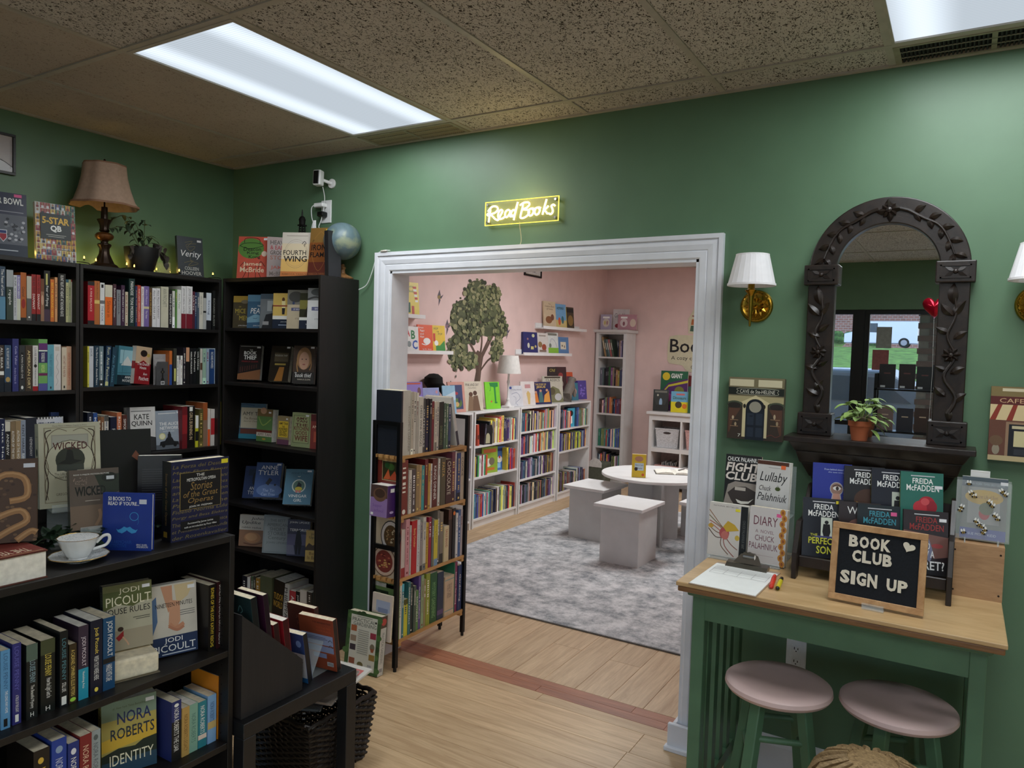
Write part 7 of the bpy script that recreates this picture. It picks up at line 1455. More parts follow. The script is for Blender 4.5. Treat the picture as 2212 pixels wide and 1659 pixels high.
dia = [R(0, 0, 1, 1, (204, 198, 194)), T('DIARY', .12, .68, .76, .84, (110, 60, 70)), T('A  NOVEL', .18, .54, .68, .6, (130, 90, 96)), T('CHUCK', .18, .4, .7, .5, (110, 60, 70)), T('PALAHNIUK', .03, .25, .8, .36, (110, 60, 70)), R(.2, .14, .7, .146, (170, 150, 150)), R(.72, .86, .85, .92, PINKT)]+[E(.93-.05*(i % 2), .05+.1*i, .07, .06, (190, 130, 50)) for i in range(10)]+[E(.93-.05*(i % 2), .05+.1*i, .03, .03, (150, 84, 40)) for i in range(10)]
put('diary', 'white novel with handwritten title and amber edge, lower tier of the clear stand', .028, (206, 200, 196), dia, z=.926, h=.202, w=.133, tilt=.08, dy=-.05, group=GC)
# ---- clipboard and pens
cl = thing('clipboard', 'white clipboard with a sign-up sheet on the console', 'clipboard', (3.277, -.511, TZ), -.03)
MB(mat((170, 150, 130), .3, 0, .03)).box(-.11, .11, -.155, .16, .0, .003).build('board', cl, bevel=.001)
MB(mat((232, 234, 230), .6, 0, .01)).box(-.107, .107, -.152, .135, .003, .0042).build('paper', cl)
g = MB(); its = [R(.04, .9-.03*i, .96, .907-.03*i, (150, 150, 150)) for i in range(7)]+[R(.05, .66, .95, .664, (120, 120, 120)), R(.05, .56, .95, .564, (120, 120, 120))]+[R(.05+.225*i, .56, .056+.225*i, .8, (150, 150, 150)) for i in range(5)]
printed(g, its, .21, .285, lambda x, z, L: (x-.105, z-.15, .0042+L)); g.build('form_print', cl)
STL = mat((140, 136, 130), .28, 1, .03, name='clip_steel')
ck = MB(STL).prism([(.118, .004), (.16, .004), (.165, .012), (.16, .02), (.135, .016), (.118, .006)], 'x', -.072, .072).build('clip', cl); MB(STL).add([(-.05, .14, .018), (.05, .14, .018), (.03, .165, .045), (-.03, .165, .045), (0, .17, .055), (-.05, .145, .014), (.05, .145, .014), (.03, .17, .041), (-.03, .17, .041)], [(0, 1, 2, 3), (8, 7, 6, 5), (3, 2, 4)]).build('clip_lever', ck); MB(STL).cyl((-.02, .165, .04), (.02, .165, .04), .013, n=16).build('clip_roll', ck, True)
def pen(label, p0, p1, r, body, tip, cap=None):
    r_ = thing('marker_pen', label, 'marker', p0); d = Vector(p1)-Vector(p0); L = d.length
    rz = math.atan2(d.y, d.x); M = Matrix.Rotation(rz, 4, 'Z')
    MB(mat(body, .35)).cyl((0, 0, r), (L*.72, 0, r), r, n=14, M=M).build('barrel', r_, True); MB(mat(cap or body, .35)).cyl((L*.72, 0, r), (L, 0, r), r*1.06, r*.8, 14, M=M).build('cap', r_, True); MB(mat(tip, .4)).cyl((-L*.08, 0, r), (0, 0, r), r*.3, r*.9, 12, M=M).build('tip', r_, True)
    return r_
pen('red crayon-shaped marker beside the clipboard', (3.402, -.55, TZ), (3.386, -.42, TZ), .0075, (214, 60, 44), (200, 50, 40))
yp = pen('yellow wax crayon with black end beside the red marker', (3.423, -.555, TZ), (3.412, -.435, TZ), .0075, (206, 190, 40), (30, 28, 26), (34, 30, 28))
# ---- dark wooden two-tier display with eight thrillers
DW = dwood('dark_display_wood', (44, 34, 28), (28, 21, 18), .4)
ds = thing('display_stand', 'dark wooden two-tier book display on the console', 'stand', (3.668, -.135, TZ))
for s in (-1, 1): MB(DW).prism([(-.255, 0), (-.215, 0), (-.2, .05), (-.1, .1), (.02, .1), (.02, .0), (.04, 0), (.04, .29), (.0, .29), (-.1, .19), (-.2, .19), (-.255, .09)][::1], 'x', s*.228-.008, s*.228+.008).build('side_panel', ds, bevel=.002)
MB(DW).box(-.22, .22, -.2, -.12, .045, .058).build('lower_ledge', ds); MB(DW).box(-.22, .22, -.214, -.2, .035, .072).build('lower_rail', ds, bevel=.002); MB(DW).box(-.22, .22, -.095, -.02, .155, .167).build('upper_ledge', ds); MB(DW).box(-.22, .22, -.108, -.095, .145, .18).build('upper_rail', ds, bevel=.002); MB(DW).box(-.22, .22, .026, .036, .06, .27).build('back_panel', ds)
GM = 'thrillers on the dark display stand'
def thr(key, label, col, its, up, sp, st, **kw):
    x, y, z, w, h, yaw, tilt = FACES[key]
    dx = (.13-w)/2 if up else kw.pop('sh', (.13-w)/2)
    put(key, label, .018, col, its, w=.13, h=.205, yaw=.24, tilt=.18, shift=dx, z=(1.092 if up else .983), dy=(.0 if up else .0), spine=sp, sitems=st, group=GM)
def fm(col, y0=.78): return [R(.24, .93, .8, .945, (200, 200, 204)), T('FREIDA', .28, .81, .76, .9, col, .012), T('McFADDEN', .14, .69, .9, .79, col, .012)]
for k in ('bk1', 'bk2', 'bk3', 'bk4'):
    a = list(FACES[k]); a[1] = -.184; FACES[k] = tuple(a)
for k in ('bf1', 'bf2', 'bf3', 'bf4'):
    a = list(FACES[k]); a[1] = -.303; FACES[k] = tuple(a)
eye = [R(0, 0, 1, 1, (34, 48, 140)), T('From behind closed doors', .3, .88, .95, .91, (190, 200, 230)), T('she sees everything', .4, .83, .95, .86, (190, 200, 230)), E(.62, .56, .17, .12, (170, 170, 176)), Pg([(.52, .48), (.72, .48), (.8, .2), (.44, .2)], (170, 170, 176)), E(.62, .56, .15, .105, (150, 116, 100)), Pg([(.54, .48), (.7, .48), (.76, .2), (.48, .2)], (190, 140, 120)), E(.63, .57, .1, .035, (226, 220, 214)), E(.64, .57, .04, .035, (50, 34, 28)), Ln([(.52, .6), (.64, .63), (.76, .59)], .003, (40, 26, 22))]
thr('bk1', 'blue thriller with an eye in a keyhole, upper tier of the dark display', (34, 48, 140), eye, True, (30, 40, 110), [])
thr('bk2', 'black thriller with a bronze helmet shape, upper tier of the dark display', (26, 24, 26), fm(W_)+[E(.6, .42, .35, .2, (70, 44, 30)), Pg([(.3, .4), (.6, .3), (.95, .45), (.9, .3), (.5, .2)], (150, 110, 40))], True, (24, 22, 22), [('v', 'DO NOT DISTURB', .25, .3, .75, .9, (190, 180, 50))])
thr('bk3', 'black thriller with a lit doorway, upper tier of the dark display', (24, 26, 38), fm(W_)+[R(.5, .1, .8, .62, (190, 196, 180)), E(.64, .52, .05, .035, K_), Pg([(.56, .48), (.74, .48), (.76, .2), (.54, .2)], K_)], True, (22, 22, 30), [('v', 'PERFECT SON', .25, .3, .75, .9, (190, 180, 50))])
thr('bk4', 'green thriller with a red rose, upper tier of the dark display', (42, 106, 92), fm(W_)+[E(.62, .48, .2, .13, (170, 36, 50)), E(.46, .42, .16, .11, (190, 50, 60)), E(.74, .44, .12, .1, (150, 30, 44)), E(.58, .52, .1, .06, (210, 80, 84)), tagp(.82, .74)], True, (40, 90, 60), [('v', 'DEAR DEBBIE', .25, .3, .75, .9, (190, 170, 60))])
son = fm(W_)+[R(.46, .34, .74, .68, (206, 214, 200)), E(.6, .6, .05, .03, K_), Pg([(.52, .57), (.68, .57), (.7, .44), (.66, .34), (.54, .34), (.5, .44)], K_), R(.3, .33, 1, .37, (70, 70, 120)), T('THE', .2, .36, .38, .4, (206, 206, 60), .01), T('PERFECT', .16, .23, .86, .34, (206, 206, 60), .02), T('SON', .36, .07, .76, .2, (206, 206, 60), .02), R(.82, .92, .94, .97, YELT)]
thr('bf1', 'black thriller with a boy in a doorway, lower tier of the dark display', (24, 26, 34), son, False, (20, 20, 26), [('v', 'PERFECT SON', .3, .5, .7, .9, (190, 190, 60))])
thr('bf2', 'brown thriller with a blurred face, lower tier of the dark display', (44, 34, 34), [E(.6, .45, .5, .3, (110, 76, 70)), T('WANT', .2, .8, .95, .92, W_), T('TO', .6, .7, .8, .76, W_), T('KNOW', .2, .5, .95, .64, W_), E(.6, .46, .12, .05, (130, 60, 60))], False, (26, 22, 22), [('v', 'WANT TO KNOW', .3, .3, .7, .9, (170, 170, 170))])
thr('bf3', 'black thriller with teal lettering, lower tier of the dark display', (24, 34, 38), fm((64, 150, 168))+[E(.2, .6, .14, .05, (80, 170, 180)), T('WARD', .12, .44, .86, .58, (130, 190, 206), .03), T('D', .4, .3, .56, .42, (130, 190, 206), .03), R(.78, .84, .92, .9, PINKT)], False, (18, 24, 28), [('v', 'WARD D', .3, .3, .7, .9, (150, 150, 150))])
sec = fm((150, 50, 48))+[R(0, 0, 1, .2, (26, 24, 26)), Pg([(0, .68), (1, .6), (1, .3), (.7, .26), (.3, .4), (0, .3)], (120, 84, 76)), Pg([(.55, .62), (.68, .34), (.6, .2), (.44, .3)], (120, 124, 150)), E(.76, .46, .13, .035, (160, 70, 70)), T('WANT TO', .1, .4, .6, .5, W_, .015), T('KNOW A', .16, .27, .7, .38, W_, .015), T('SECRET?', .06, .08, .92, .22, W_, .015), tagp(.8, .84)]
thr('bf4', 'dark thriller with a knife and lips, lower tier of the dark display', (40, 30, 32), sec, False, (24, 18, 20), [])
# ---- letter board on a clear easel
x, y, z, w, h, yw, tl = FACES['board']
lb = thing('letter_board', 'oak framed black felt board reading BOOK CLUB SIGN UP', 'sign', (x, y-.012, TZ+.008)); lb.rotation_euler = (-tl, 0, yw)
OF = wood('oak_frame', (206, 164, 116), (170, 126, 80), 4, (5, 5, 5), .5, .03)
fwd = .019; w, h = .262, .238
for a in ((-w/2, w/2, 0, fwd), (-w/2, w/2, h-fwd, h), (-w/2, -w/2+fwd, fwd, h-fwd), (w/2-fwd, w/2, fwd, h-fwd)): MB(OF).box(a[0], a[1], -.004, .012, a[2], a[3]).build('frame_rail', lb, bevel=.001)
FELT = mat((22, 26, 32), .95, 0, .1, 200, name='black_felt')
MB(FELT).box(-w/2+fwd, w/2-fwd, .002, .01, fwd, h-fwd).build('felt', lb)
LETM = mat((226, 218, 198), .5, 0, .01, name='cream_letter')
def letter(ch, x0, z0, x1, z1):
    vs, fs, asp = glyphs(ch, .045); m = MB(LETM); k = len(vs)
    P = [(x0+(x1-x0)*a, -.001, z0+(z1-z0)*b) for a, b in vs]; m.add(P, fs); Q = [(p[0], .002, p[2]) for p in P]; m.add(Q, [f[::-1] for f in fs])
    ed = {}
    for f in fs:
        for i in range(len(f)): e = (f[i], f[(i+1) % len(f)]); ed[e] = 1
    sd = [e for e in ed if (e[1], e[0]) not in ed]; m.add(P+Q, [(b, a, a+k, b+k) for a, b in sd]); m.build('letter', lb)
def word(s, x0, x1, z0, z1):
    n = len(s); wd = [.45 if c == 'I' else 1 for c in s]; tot = sum(wd)+.14*(n-1); u = (x1-x0)/tot; x = x0
    for c, q in zip(s, wd): letter(c, x, z0, x+u*q, z1); x += u*(q+.14)
word('BOOK', -.082, .034, .168, .204); word('CLUB', -.07, .04, .124, .16); word('SIGN', -.1, .004, .054, .094); word('UP', .03, .086, .054, .09)
hp = [(0, -.016)]+[(.019*math.sin(t)**3*1.0, .015*(13*math.cos(t)-5*math.cos(2*t)-2*math.cos(3*t)-math.cos(4*t))/17) for t in [i*2*PI/28 for i in range(1, 28)]]
hp = [(.017*math.sin(t)**3, .0165*(13*math.cos(t)-5*math.cos(2*t)-2*math.cos(3*t)-math.cos(4*t))/17) for t in [i*2*PI/28 for i in range(28)]]
ca_, sa_ = math.cos(-.35), math.sin(-.35)
MB(LETM).prism([(.082+a*ca_-b*sa_, .192+a*sa_+b*ca_) for a, b in hp], 'y', -.001, .002).build('heart', lb)
ea = thing('acrylic_stand', 'clear acrylic easel holding the letter board', 'stand', (x, y, TZ), yw, 'clear acrylic stands')
MB(ACR).box(-.03, .03, -.04, .08, 0, .003).build('foot', ea); MB(ACR).box(-.03, .03, -.04, -.037, .003, .02).build('lip', ea)
MB(ACR).add([(-.03, .01, .003), (.03, .01, .003), (.03, .05, .15), (-.03, .05, .15), (-.03, .013, .003), (.03, .013, .003), (.03, .053, .15), (-.03, .053, .15)], [(0, 1, 2, 3), (7, 6, 5, 4), (0, 3, 7, 4), (1, 5, 6, 2), (3, 2, 6, 7), (0, 4, 5, 1)]).build('back_plate', ea)
# ---- wooden box with the bee-wrapped novel
BW = wood('beech_box', (184, 146, 106), (160, 122, 86), 3, (4, 4, 26), .5, .02)
wb_ = thing('wooden_box', 'plain beech box turned upside down on the console end', 'box', (3.968, -.25, TZ))
MB(BW).box(-.072, .072, 0, .14, .165, .174).build('top_panel', wb_); MB(BW).box(-.072, .072, 0, .009, 0, .165).build('front_panel', wb_); MB(BW).box(-.072, .072, .131, .14, 0, .165).build('back_panel', wb_); MB(BW).box(-.072, -.063, .009, .131, 0, .165).build('side_panel', wb_); MB(BW).box(.063, .072, .009, .131, 0, .165).build('side_panel', wb_)
for sx in (-.062, .062):
    for z in (.02, .15): MB(mat((40, 28, 20), .5, .4)).cyl((sx, .001, z), (sx, -.0015, z), .003, n=10).build('screw', wb_, True)
BZ = TZ+.175
bee = [R(0, 0, 1, 1, (120, 124, 120)), R(0, .84, 1, 1, (84, 96, 104)), T('#1 NEW YORK TIMES BESTSELLER', .06, .87, .94, .91, (150, 160, 170)), R(.15, .25, .85, .84, (150, 152, 150)), E(.5, .68, .42, .12, (196, 160, 50)), T('The Secret Life of Bees', .2, .66, .8, .72, (120, 80, 20), 0, .1), E(.52, .42, .12, .1, (170, 40, 44)), E(.56, .5, .16, .1, (90, 100, 60)), R(0, .0, 1, .17, (84, 96, 160)), T('SUE MONK KIDD', .18, .06, .8, .1, (190, 196, 220)), tagp(.84, .9)]
bk_ = face_book('yellow-titled novel inside the clear bee-printed sleeve on the box', .125, .2, .02, (3.978, -.21, BZ+.008), 0, .06, (120, 124, 120), bee)
sv = thing('clear_sleeve', 'clear bag printed with bees round the novel on the box', 'bag', (3.976, -.2, BZ+.006)); sv.rotation_euler = (-.06, 0, 0)
MB(GLOSS).box(-.075, .075, -.022, -.021, 0, .19).build('front_sheet', sv); MB(GLOSS).box(-.075, .075, .022, .023, 0, .195).build('back_sheet', sv)
rg = random.Random(8)
for i in range(17):
    px, pz = -.066+.132*(int(format(i+1, '05b')[::-1], 2)/32), .012+.168*((i*.618+.2) % 1); a = rg.uniform(-.6, .6); g = MB(); ca2, sa2 = math.cos(a), math.sin(a)
    fr_ = lambda x, z, L: (px+(x-.5)*ca2*.02-(z-.5)*sa2*.02, -.0225-L, pz+(x-.5)*sa2*.02+(z-.5)*ca2*.02)
    printed(g, [E(.3, .75, .14, .3, (226, 226, 222)), E(.66, .78, .14, .28, (226, 226, 222)), E(.5, .42, .42, .2, (30, 28, 26)), R(.34, .24, .42, .6, (196, 160, 60)), R(.55, .24, .63, .6, (196, 160, 60))], 1, 1, fr_); g.build('printed_bee', sv)
es = thing('acrylic_stand', 'clear prongs of the small stand under the bee-printed bag', 'stand', (3.976, -.21, BZ), 0, 'clear acrylic stands')
for s in (-.045, .045): MB(ACR).box(s-.002, s+.002, -.04, .06, 0, .004).build('prong', es); MB(ACR).box(s-.002, s+.002, -.04, -.036, .004, .02).build('hook', es)
cdd = MB(mat((226, 224, 220), .7, 0, .01)).box(-.027, .027, 0, .001, 0, .15).build('info_card'); cdd.location = (3.965, -.165, BZ+.0); cdd.rotation_euler = (-.05, 0, 0); tag(cdd, 'white printed card standing behind the bee-printed bag', 'card')
cdd.location.z = BZ+.1-.0; 
g = MB(); printed(g, [T('Monthly Pick Book Club', .12, .66, .88, .69, (90, 90, 90)), T('The', .42, .5, .6, .54, (70, 70, 70)), T('Secret Life', .15, .4, .88, .45, (70, 70, 70)), T('of Bees', .28, .32, .72, .37, (70, 70, 70)), R(.06, .96, .94, .965, (180, 170, 150)), R(.4, .76, .6, .8, (110, 110, 110))], .054, .15, lambda x, z, L: (x-.027, -L, z)); g.build('card_print', cdd)
cdd.location.z = BZ+.076
st_ = MB(ACR).box(-.02, .02, 0, .04, 0, .076).build('card_block', cdd); st_.location = (0, .002, -.076)
FACES.update({'lilac':(0.0,1.831,1.09,0.198,0.291,1.361,0.15),'note':(0.0,2.068,1.09,0.182,0.257,1.361,0.15),'sky':(0.0,2.258,1.09,0.118,0.252,1.361,0.15),'coral':(-0.0,2.439,1.09,0.204,0.278,1.361,0.15),'pals':(0.0,2.698,1.09,0.252,0.277,1.361,0.15),'lime':(0.0,3.041,1.09,0.201,0.265,1.361,0.15),'line':(0.0,3.474,1.09,0.207,0.216,1.361,0.15),'pale':(0.0,3.726,1.09,0.217,0.254,1.361,0.15),'jesus':(0.0,4.009,1.09,0.33,0.243,1.361,0.15),'classics':(-0.05,4.372,1.09,0.327,0.299,1.309,0.12),'odd1':(-0.05,4.509,1.09,0.155,0.431,1.309,0.12),'odd2':(-0.05,4.71,1.09,0.118,0.431,1.309,0.12),'orange':(-0.05,4.882,1.09,0.133,0.338,1.309,0.12),'teal':(-0.05,4.918,1.09,0.095,0.21,1.309,0.12),'violet':(-0.05,5.123,1.09,0.154,0.229,1.309,0.12),'lg1a':(-0.12,1.92,1.935,0.14,0.288,1.396,0.1),'abc':(-0.12,1.923,1.632,0.143,0.216,1.396,0.1),'eggs':(-0.12,2.104,1.632,0.174,0.238,1.396,0.1),'hop':(-0.12,2.292,1.632,0.165,0.24,1.396,0.1),'verse':(-0.12,4.368,1.935,0.214,0.299,1.396,0.1),'ast':(-0.12,4.635,1.935,0.202,0.286,1.396,0.1),'yel':(-0.12,4.856,1.935,0.171,0.265,1.396,0.1),'navy':(-0.12,3.947,1.635,0.236,0.235,1.396,0.1),'bear':(-0.12,4.214,1.635,0.2,0.236,1.396,0.1),'green':(-0.12,4.448,1.635,0.213,0.25,1.396,0.1),'blue':(-0.12,4.713,1.635,0.208,0.205,1.396,0.1),'col1':(-0.085,5.8,1.97,0.147,0.196,0.175,0.08),'wht':(0.086,5.8,1.97,0.214,0.269,0.175,0.08),'col2':(0.209,5.8,1.97,0.243,0.196,0.175,0.08),'giant':(0.819,5.95,1.12,0.35,0.347,0.0,0.05),'redb':(1.023,5.95,1.12,0.098,0.292,0.0,0.05),'knight':(0.713,5.75,0.967,0.188,0.267,0.175,0.05),'dino':(0.952,5.75,0.967,0.204,0.256,0.175,0.05),'side1':(1.102,5.75,0.967,0.086,0.317,0.175,0.05),'comic1':(0.03,2.955,0.475,0.22,0.252,1.396,0.03),'comic2':(0.03,3.16,0.475,0.161,0.237,1.396,0.03),'mask':(0.04,4.643,0.8,0.134,0.218,1.396,0.0),'tblbook':(1.565,2.985,0.6,0.12,0.2,0.349,0.04),})
# ================================================================== pink room
WB = 'white bookcases in the pink room'
bays = [(1.755, [.78, .48]), (2.585, [.769, .475]), (3.41, [.834, .598, .345]), (4.255, [.8, .544])]
for (y0, sh), nm in zip(bays, ('mostly behind the metal rack', 'under the lime green book', 'under the white drawing books', 'beside the narrow white corner shelf')):
    bookcase('white_bookcase', 'low white bookcase '+nm, .805, 1.09, .275, sh, WHITEP, (.09, y0, 0), PI/2, WB, sw=.02, plinth=.066)
PAL = {'mix': [(170, 60, 50), (206, 200, 180), (60, 60, 90), (110, 130, 110), (40, 44, 60), (200, 180, 90), (90, 60, 100), (120, 100, 80), (150, 150, 150), (50, 80, 110), (30, 30, 34), (176, 140, 110), (226, 220, 206), (196, 70, 60), (214, 196, 110)],
       'blue': [(60, 90, 150), (50, 60, 100), (170, 60, 56), (206, 200, 176), (70, 130, 120), (110, 110, 80), (90, 150, 140)], 'dark': [(206, 200, 180), (150, 110, 70), (40, 40, 52), (60, 60, 80), (110, 50, 50), (150, 150, 150), (50, 80, 100), (30, 34, 40), (120, 110, 90), (90, 70, 100)],
       'yel': [(206, 180, 70), (200, 150, 60), (206, 200, 170), (150, 160, 90), (60, 60, 100), (90, 60, 50), (120, 120, 150), (50, 50, 80)], 'kid': [(200, 70, 40), (206, 190, 60), (60, 140, 90), (50, 90, 160), (150, 50, 60), (206, 206, 200), (90, 60, 120)]}
SHELVED = MB()
def fill(y0, y1, z, pal, hs, phrase, seed, first=None, tk=(.013, .03), axis='x', plane=.07, ref='its far upright', depth=.17):
    rg = random.Random(seed); y = y0; R_ = []; base = rg.uniform(*hs); k = 0
    while y < y1-.01:
        t = min(rg.uniform(*tk), y1-y)
        if k % 4 == 0: base = rg.uniform(*hs)
        c = first[k] if first and k < len(first) else rg.choice(PAL[pal]); c = tuple(max(10, min(240, int(v*rg.uniform(.95, 1.3)))) for v in c)
        q = rg.uniform(.45, .7); it = [('r', .3, q, .7, q+.22, tuple(int(v*.55+(100 if sum(c) < 380 else 0)) for v in c))] if rg.random() < .6 else []
        R_.append((y, t-.0008, base+rg.uniform(-.008, .012), c, it)); y += t; k += 1
    if seed not in (2, 4):
        for y, t, h, c, it in R_:
            cm = cov(c); d = depth+rg.uniform(-.02, .01); M = Matrix.Translation((plane-rg.uniform(0, .006), y, z)) @ Matrix.Rotation(PI/2, 4, 'Z') if axis == 'x' else Matrix.Translation((y, plane+rg.uniform(0, .006), z))
            SHELVED.box(0, t, 0, .001, 0, h, cm, M); SHELVED.box(0, .001, .001, d, 0, h, cm, M); SHELVED.box(t-.001, t, .001, d, 0, h, cm, M); SHELVED.box(.001, t-.001, .001, d-.002, .001, h-.002, PAGEW, M)
            printed(SHELVED, it[:1], t, h, lambda a, b, L: M @ Vector((a, -L, b)))
        return
    place_row(R_, (plane, 0, z) if axis == 'x' else (0, plane, z), PI/2 if axis == 'x' else 0, phrase, ref, 'spines on the white shelves', depth, True, rev=True)
O_ = (206, 84, 50)
fill(1.8, 2.5, .48, 'kid', (.17, .21), 'middle of the rack-hidden white bookcase', 1)
fill(2.86, 3.37, .769, 'mix', (.21, .25), 'top of the lime-book bay', 2, [(40, 40, 44), (206, 196, 70), (120, 120, 110)])
fill(2.62, 2.86, .475, 'kid', (.19, .21), 'middle of the lime-book bay', 3, [(30, 90, 80), (206, 190, 50), (40, 40, 50)], ref='the green comic')
fill(3.2, 3.37, .475, 'kid', (.2, .24), 'middle of the lime-book bay', 4, [(206, 190, 60), (196, 190, 50), (60, 70, 130), (180, 60, 50)])
fill(2.62, 2.98, .084, 'blue', (.2, .23), 'bottom of the lime-book bay', 5); fill(3.0, 3.37, .084, 'mix', (.22, .25), 'bottom of the lime-book bay, far half', 6)
for z, s, p, a in ((.834, 7, 'mix', 'top'), (.598, 8, 'mix', 'second'), (.345, 9, 'dark', 'third'), (.086, 10, 'dark', 'bottom')):
    fill(3.445, 4.185, z, p, (.175, .205), a+' of the white-drawings bay', s, tk=(.015, .034))
fill(4.29, 4.58, .8, 'mix', (.185, .21), 'top of the end bay, before the teal mask book', 11, ref='the mask book'); fill(4.72, 5.02, .8, 'blue', (.19, .22), 'top of the end bay', 12)
fill(4.29, 5.0, .544, 'yel', (.18, .2), 'second of the end bay', 13, tk=(.015, .036)); fill(4.29, 5.0, .084, 'dark', (.18, .22), 'bottom of the end bay', 14, tk=(.015, .034))
def pf(k, lb, col, its=(), t=.012, g='face-out picture books', **kw): return put(k, lb, t, col, list(its), group=g, name='picture_book', **kw)
b = spine_book(.03, .2, .16, (190, 76, 54), [('r', .2, .3, .8, .5, (60, 30, 26))]); b.location = (.075, 2.665, .769); b.rotation_euler = (0, -.08, PI/2); tag(b, 'orange book leaning alone on the lime-book bay top shelf', 'book', 'spines on the white shelves')
b = spine_book(.026, .2, .16, (44, 46, 56), [('r', .2, .5, .8, .8, (90, 90, 110))]); b.location = (.075, 2.77, .769); b.rotation_euler = (0, .1, PI/2); tag(b, 'dark book leaning beside the black bookend in the white bookcase', 'book', 'spines on the white shelves')
be = thing('bookend', 'black metal bookend with an oval hole in the white bookcase', 'bookend', (.078, 2.83, .769), PI/2-.3)
o_ = [(-.055, 0), (.055, 0), (.055, .16), (.045, .185), (-.045, .185), (-.055, .16)]; MB(mat((14, 14, 16), .5)).prism(o_, 'y', 0, .0015).build('plate', be); MB(mat((14, 14, 16), .5)).box(-.055, .055, .002, .08, 0, .0015).build('foot', be)
g = MB(); printed(g, [('e', .5, .34, .24, .26, (190, 186, 150)), ('r', .26, .06, .74, .34, (190, 186, 150))], .11, .18, lambda x, z, L: (x-.055, -L, z)); g.build('oval_window', be)
pf('comic1', 'lime green comic face-out in the white bookcase', (150, 180, 60), [R(.1, .78, .9, .92, (206, 110, 60)), E(.4, .4, .2, .16, (236, 230, 210)), E(.62, .44, .18, .15, (120, 110, 90)), R(.2, .1, .8, .2, (206, 120, 50))]); pf('comic2', 'blue comic face-out beside the lime green comic', (70, 120, 190), [R(.2, .8, .9, .92, (40, 60, 120)), E(.5, .45, .24, .14, (230, 226, 220)), E(.5, .55, .08, .06, (200, 60, 60)), R(.3, .1, .6, .3, (150, 200, 230))], dx=-.02)
pf('mask', 'teal book with a white half face in the white bookcase', (70, 170, 200), [Pg([(.2, .1), (.7, .2), (.62, .65), (.3, .6)], W_), E(.46, .72, .3, .16, (30, 30, 36))])
# ---- on top of the white bookcases
pf('lilac', 'lilac picture book with yellow figures on the white bookcase', (140, 120, 190), [R(.06, .3, .94, .92, (150, 130, 206)), R(.1, .93, .9, .97, (206, 90, 60)), E(.2, .66, .12, .1, (226, 206, 60)), E(.8, .72, .1, .12, (120, 80, 90)), R(.35, .3, .7, .46, (40, 40, 90)), E(.86, .38, .08, .08, (226, 150, 60))])
pf('note', 'lavender picture book with flowing script on the white bookcase', (150, 160, 206), [T('in the Park', .15, .6, .85, .74, (110, 120, 180), 0, .2), E(.84, .84, .07, .06, (206, 150, 160))], h=.235); pf('sky', 'pale blue picture book beside the lavender one', (150, 190, 214), [Pg([(0, .3), (1, .5), (1, .8), (0, .6)], (200, 220, 230))], w=.15, dx=.05)
pf('coral', 'tall coral bordered storybook on the white bookcase', (206, 150, 136), [R(.14, .1, .86, .9, (60, 70, 110)), E(.5, .3, .3, .16, (90, 120, 60)), E(.5, .62, .1, .05, (170, 60, 70)), E(.36, .4, .07, .1, (90, 70, 130)), E(.64, .4, .07, .1, (50, 50, 80)), E(.5, .26, .12, .08, (206, 170, 110))])
pf('pals', 'cream picture book with two figures in brown on the white bookcase', (206, 196, 176), [T('PINK AND SAY', .16, .84, .84, .93, K_), T('Patricia Polacco', .3, .76, .7, .8, (90, 80, 70)), E(.4, .56, .1, .08, (90, 60, 44)), E(.62, .6, .1, .08, (80, 54, 40)), Pg([(.2, 0), (.3, .5), (.5, .48), (.5, 0)], (130, 104, 80)), Pg([(.45, 0), (.52, .5), (.75, .52), (.85, 0)], (110, 84, 64))])
pf('lime', 'bright lime green picture book with a leafy outline', (124, 206, 50), [Pg([(.62, .25), (.72, .27), (.72, .8), (.9, .82), (.9, .97), (.3, .97), (.36, .84), (.6, .8)], (36, 130, 60)), Ln([(.4, .84), (.36, .7), (.3, .66)], .006, (36, 130, 60)), E(.38, .27, .05, .04, (206, 90, 70)), R(.6, .2, .78, .26, (36, 130, 60))])
pf('line', 'white picture book with blue line drawing beside the white lamp', (206, 206, 210), [E(.15, .9, .1, .06, (60, 80, 160)), T('Drawing Animals', .2, .76, .92, .84, (110, 110, 130)), Ln([(.2, .6), (.6, .66), (.8, .4), (.5, .2), (.6, .05)], .004, (110, 120, 150)), Ln([(.3, .5), (.5, .4), (.4, .1)], .003, (120, 130, 150))])
pf('pale', 'white picture book with an amber figure on the white bookcase', (214, 206, 202), [R(.3, .72, .7, .88, (190, 140, 140)), Pg([(.5, .62), (.66, .5), (.64, .3), (.6, .05), (.46, .05), (.44, .3), (.38, .5)], (206, 176, 110))])
pf('jesus', 'navy storybook with a robed crowd on the white bookcase', (36, 40, 84), [T('THE STORY OF', .24, .84, .78, .93, (206, 176, 90), .01), T('JESUS', .28, .7, .74, .82, (206, 176, 90), .02), R(.02, .9, .2, .98, (206, 150, 60)), Pg([(.1, .08), (.15, .45), (.3, .5), (.36, .08)], (206, 120, 50)), Pg([(.36, .08), (.4, .55), (.55, .55), (.6, .08)], (70, 110, 110)), Pg([(.6, .08), (.66, .4), (.9, .6), (.94, .08)], (214, 150, 70)), E(.24, .54, .06, .06, (190, 140, 110)), E(.48, .6, .06, .06, (190, 140, 110)), E(.8, .62, .06, .06, (200, 150, 110))])
pf('classics', 'cream storybook titled classics beside the dog statue', (190, 186, 170), [T('CLASSICS', .16, .8, .86, .9, K_), R(.1, .92, .9, .98, (70, 60, 50)), Pg([(.2, 0), (.3, .5), (.5, .62), (.8, .5), (1, .1), (1, 0)], (120, 120, 86)), E(.45, .42, .16, .14, (90, 84, 60)), E(.75, .2, .18, .14, (190, 190, 190))])
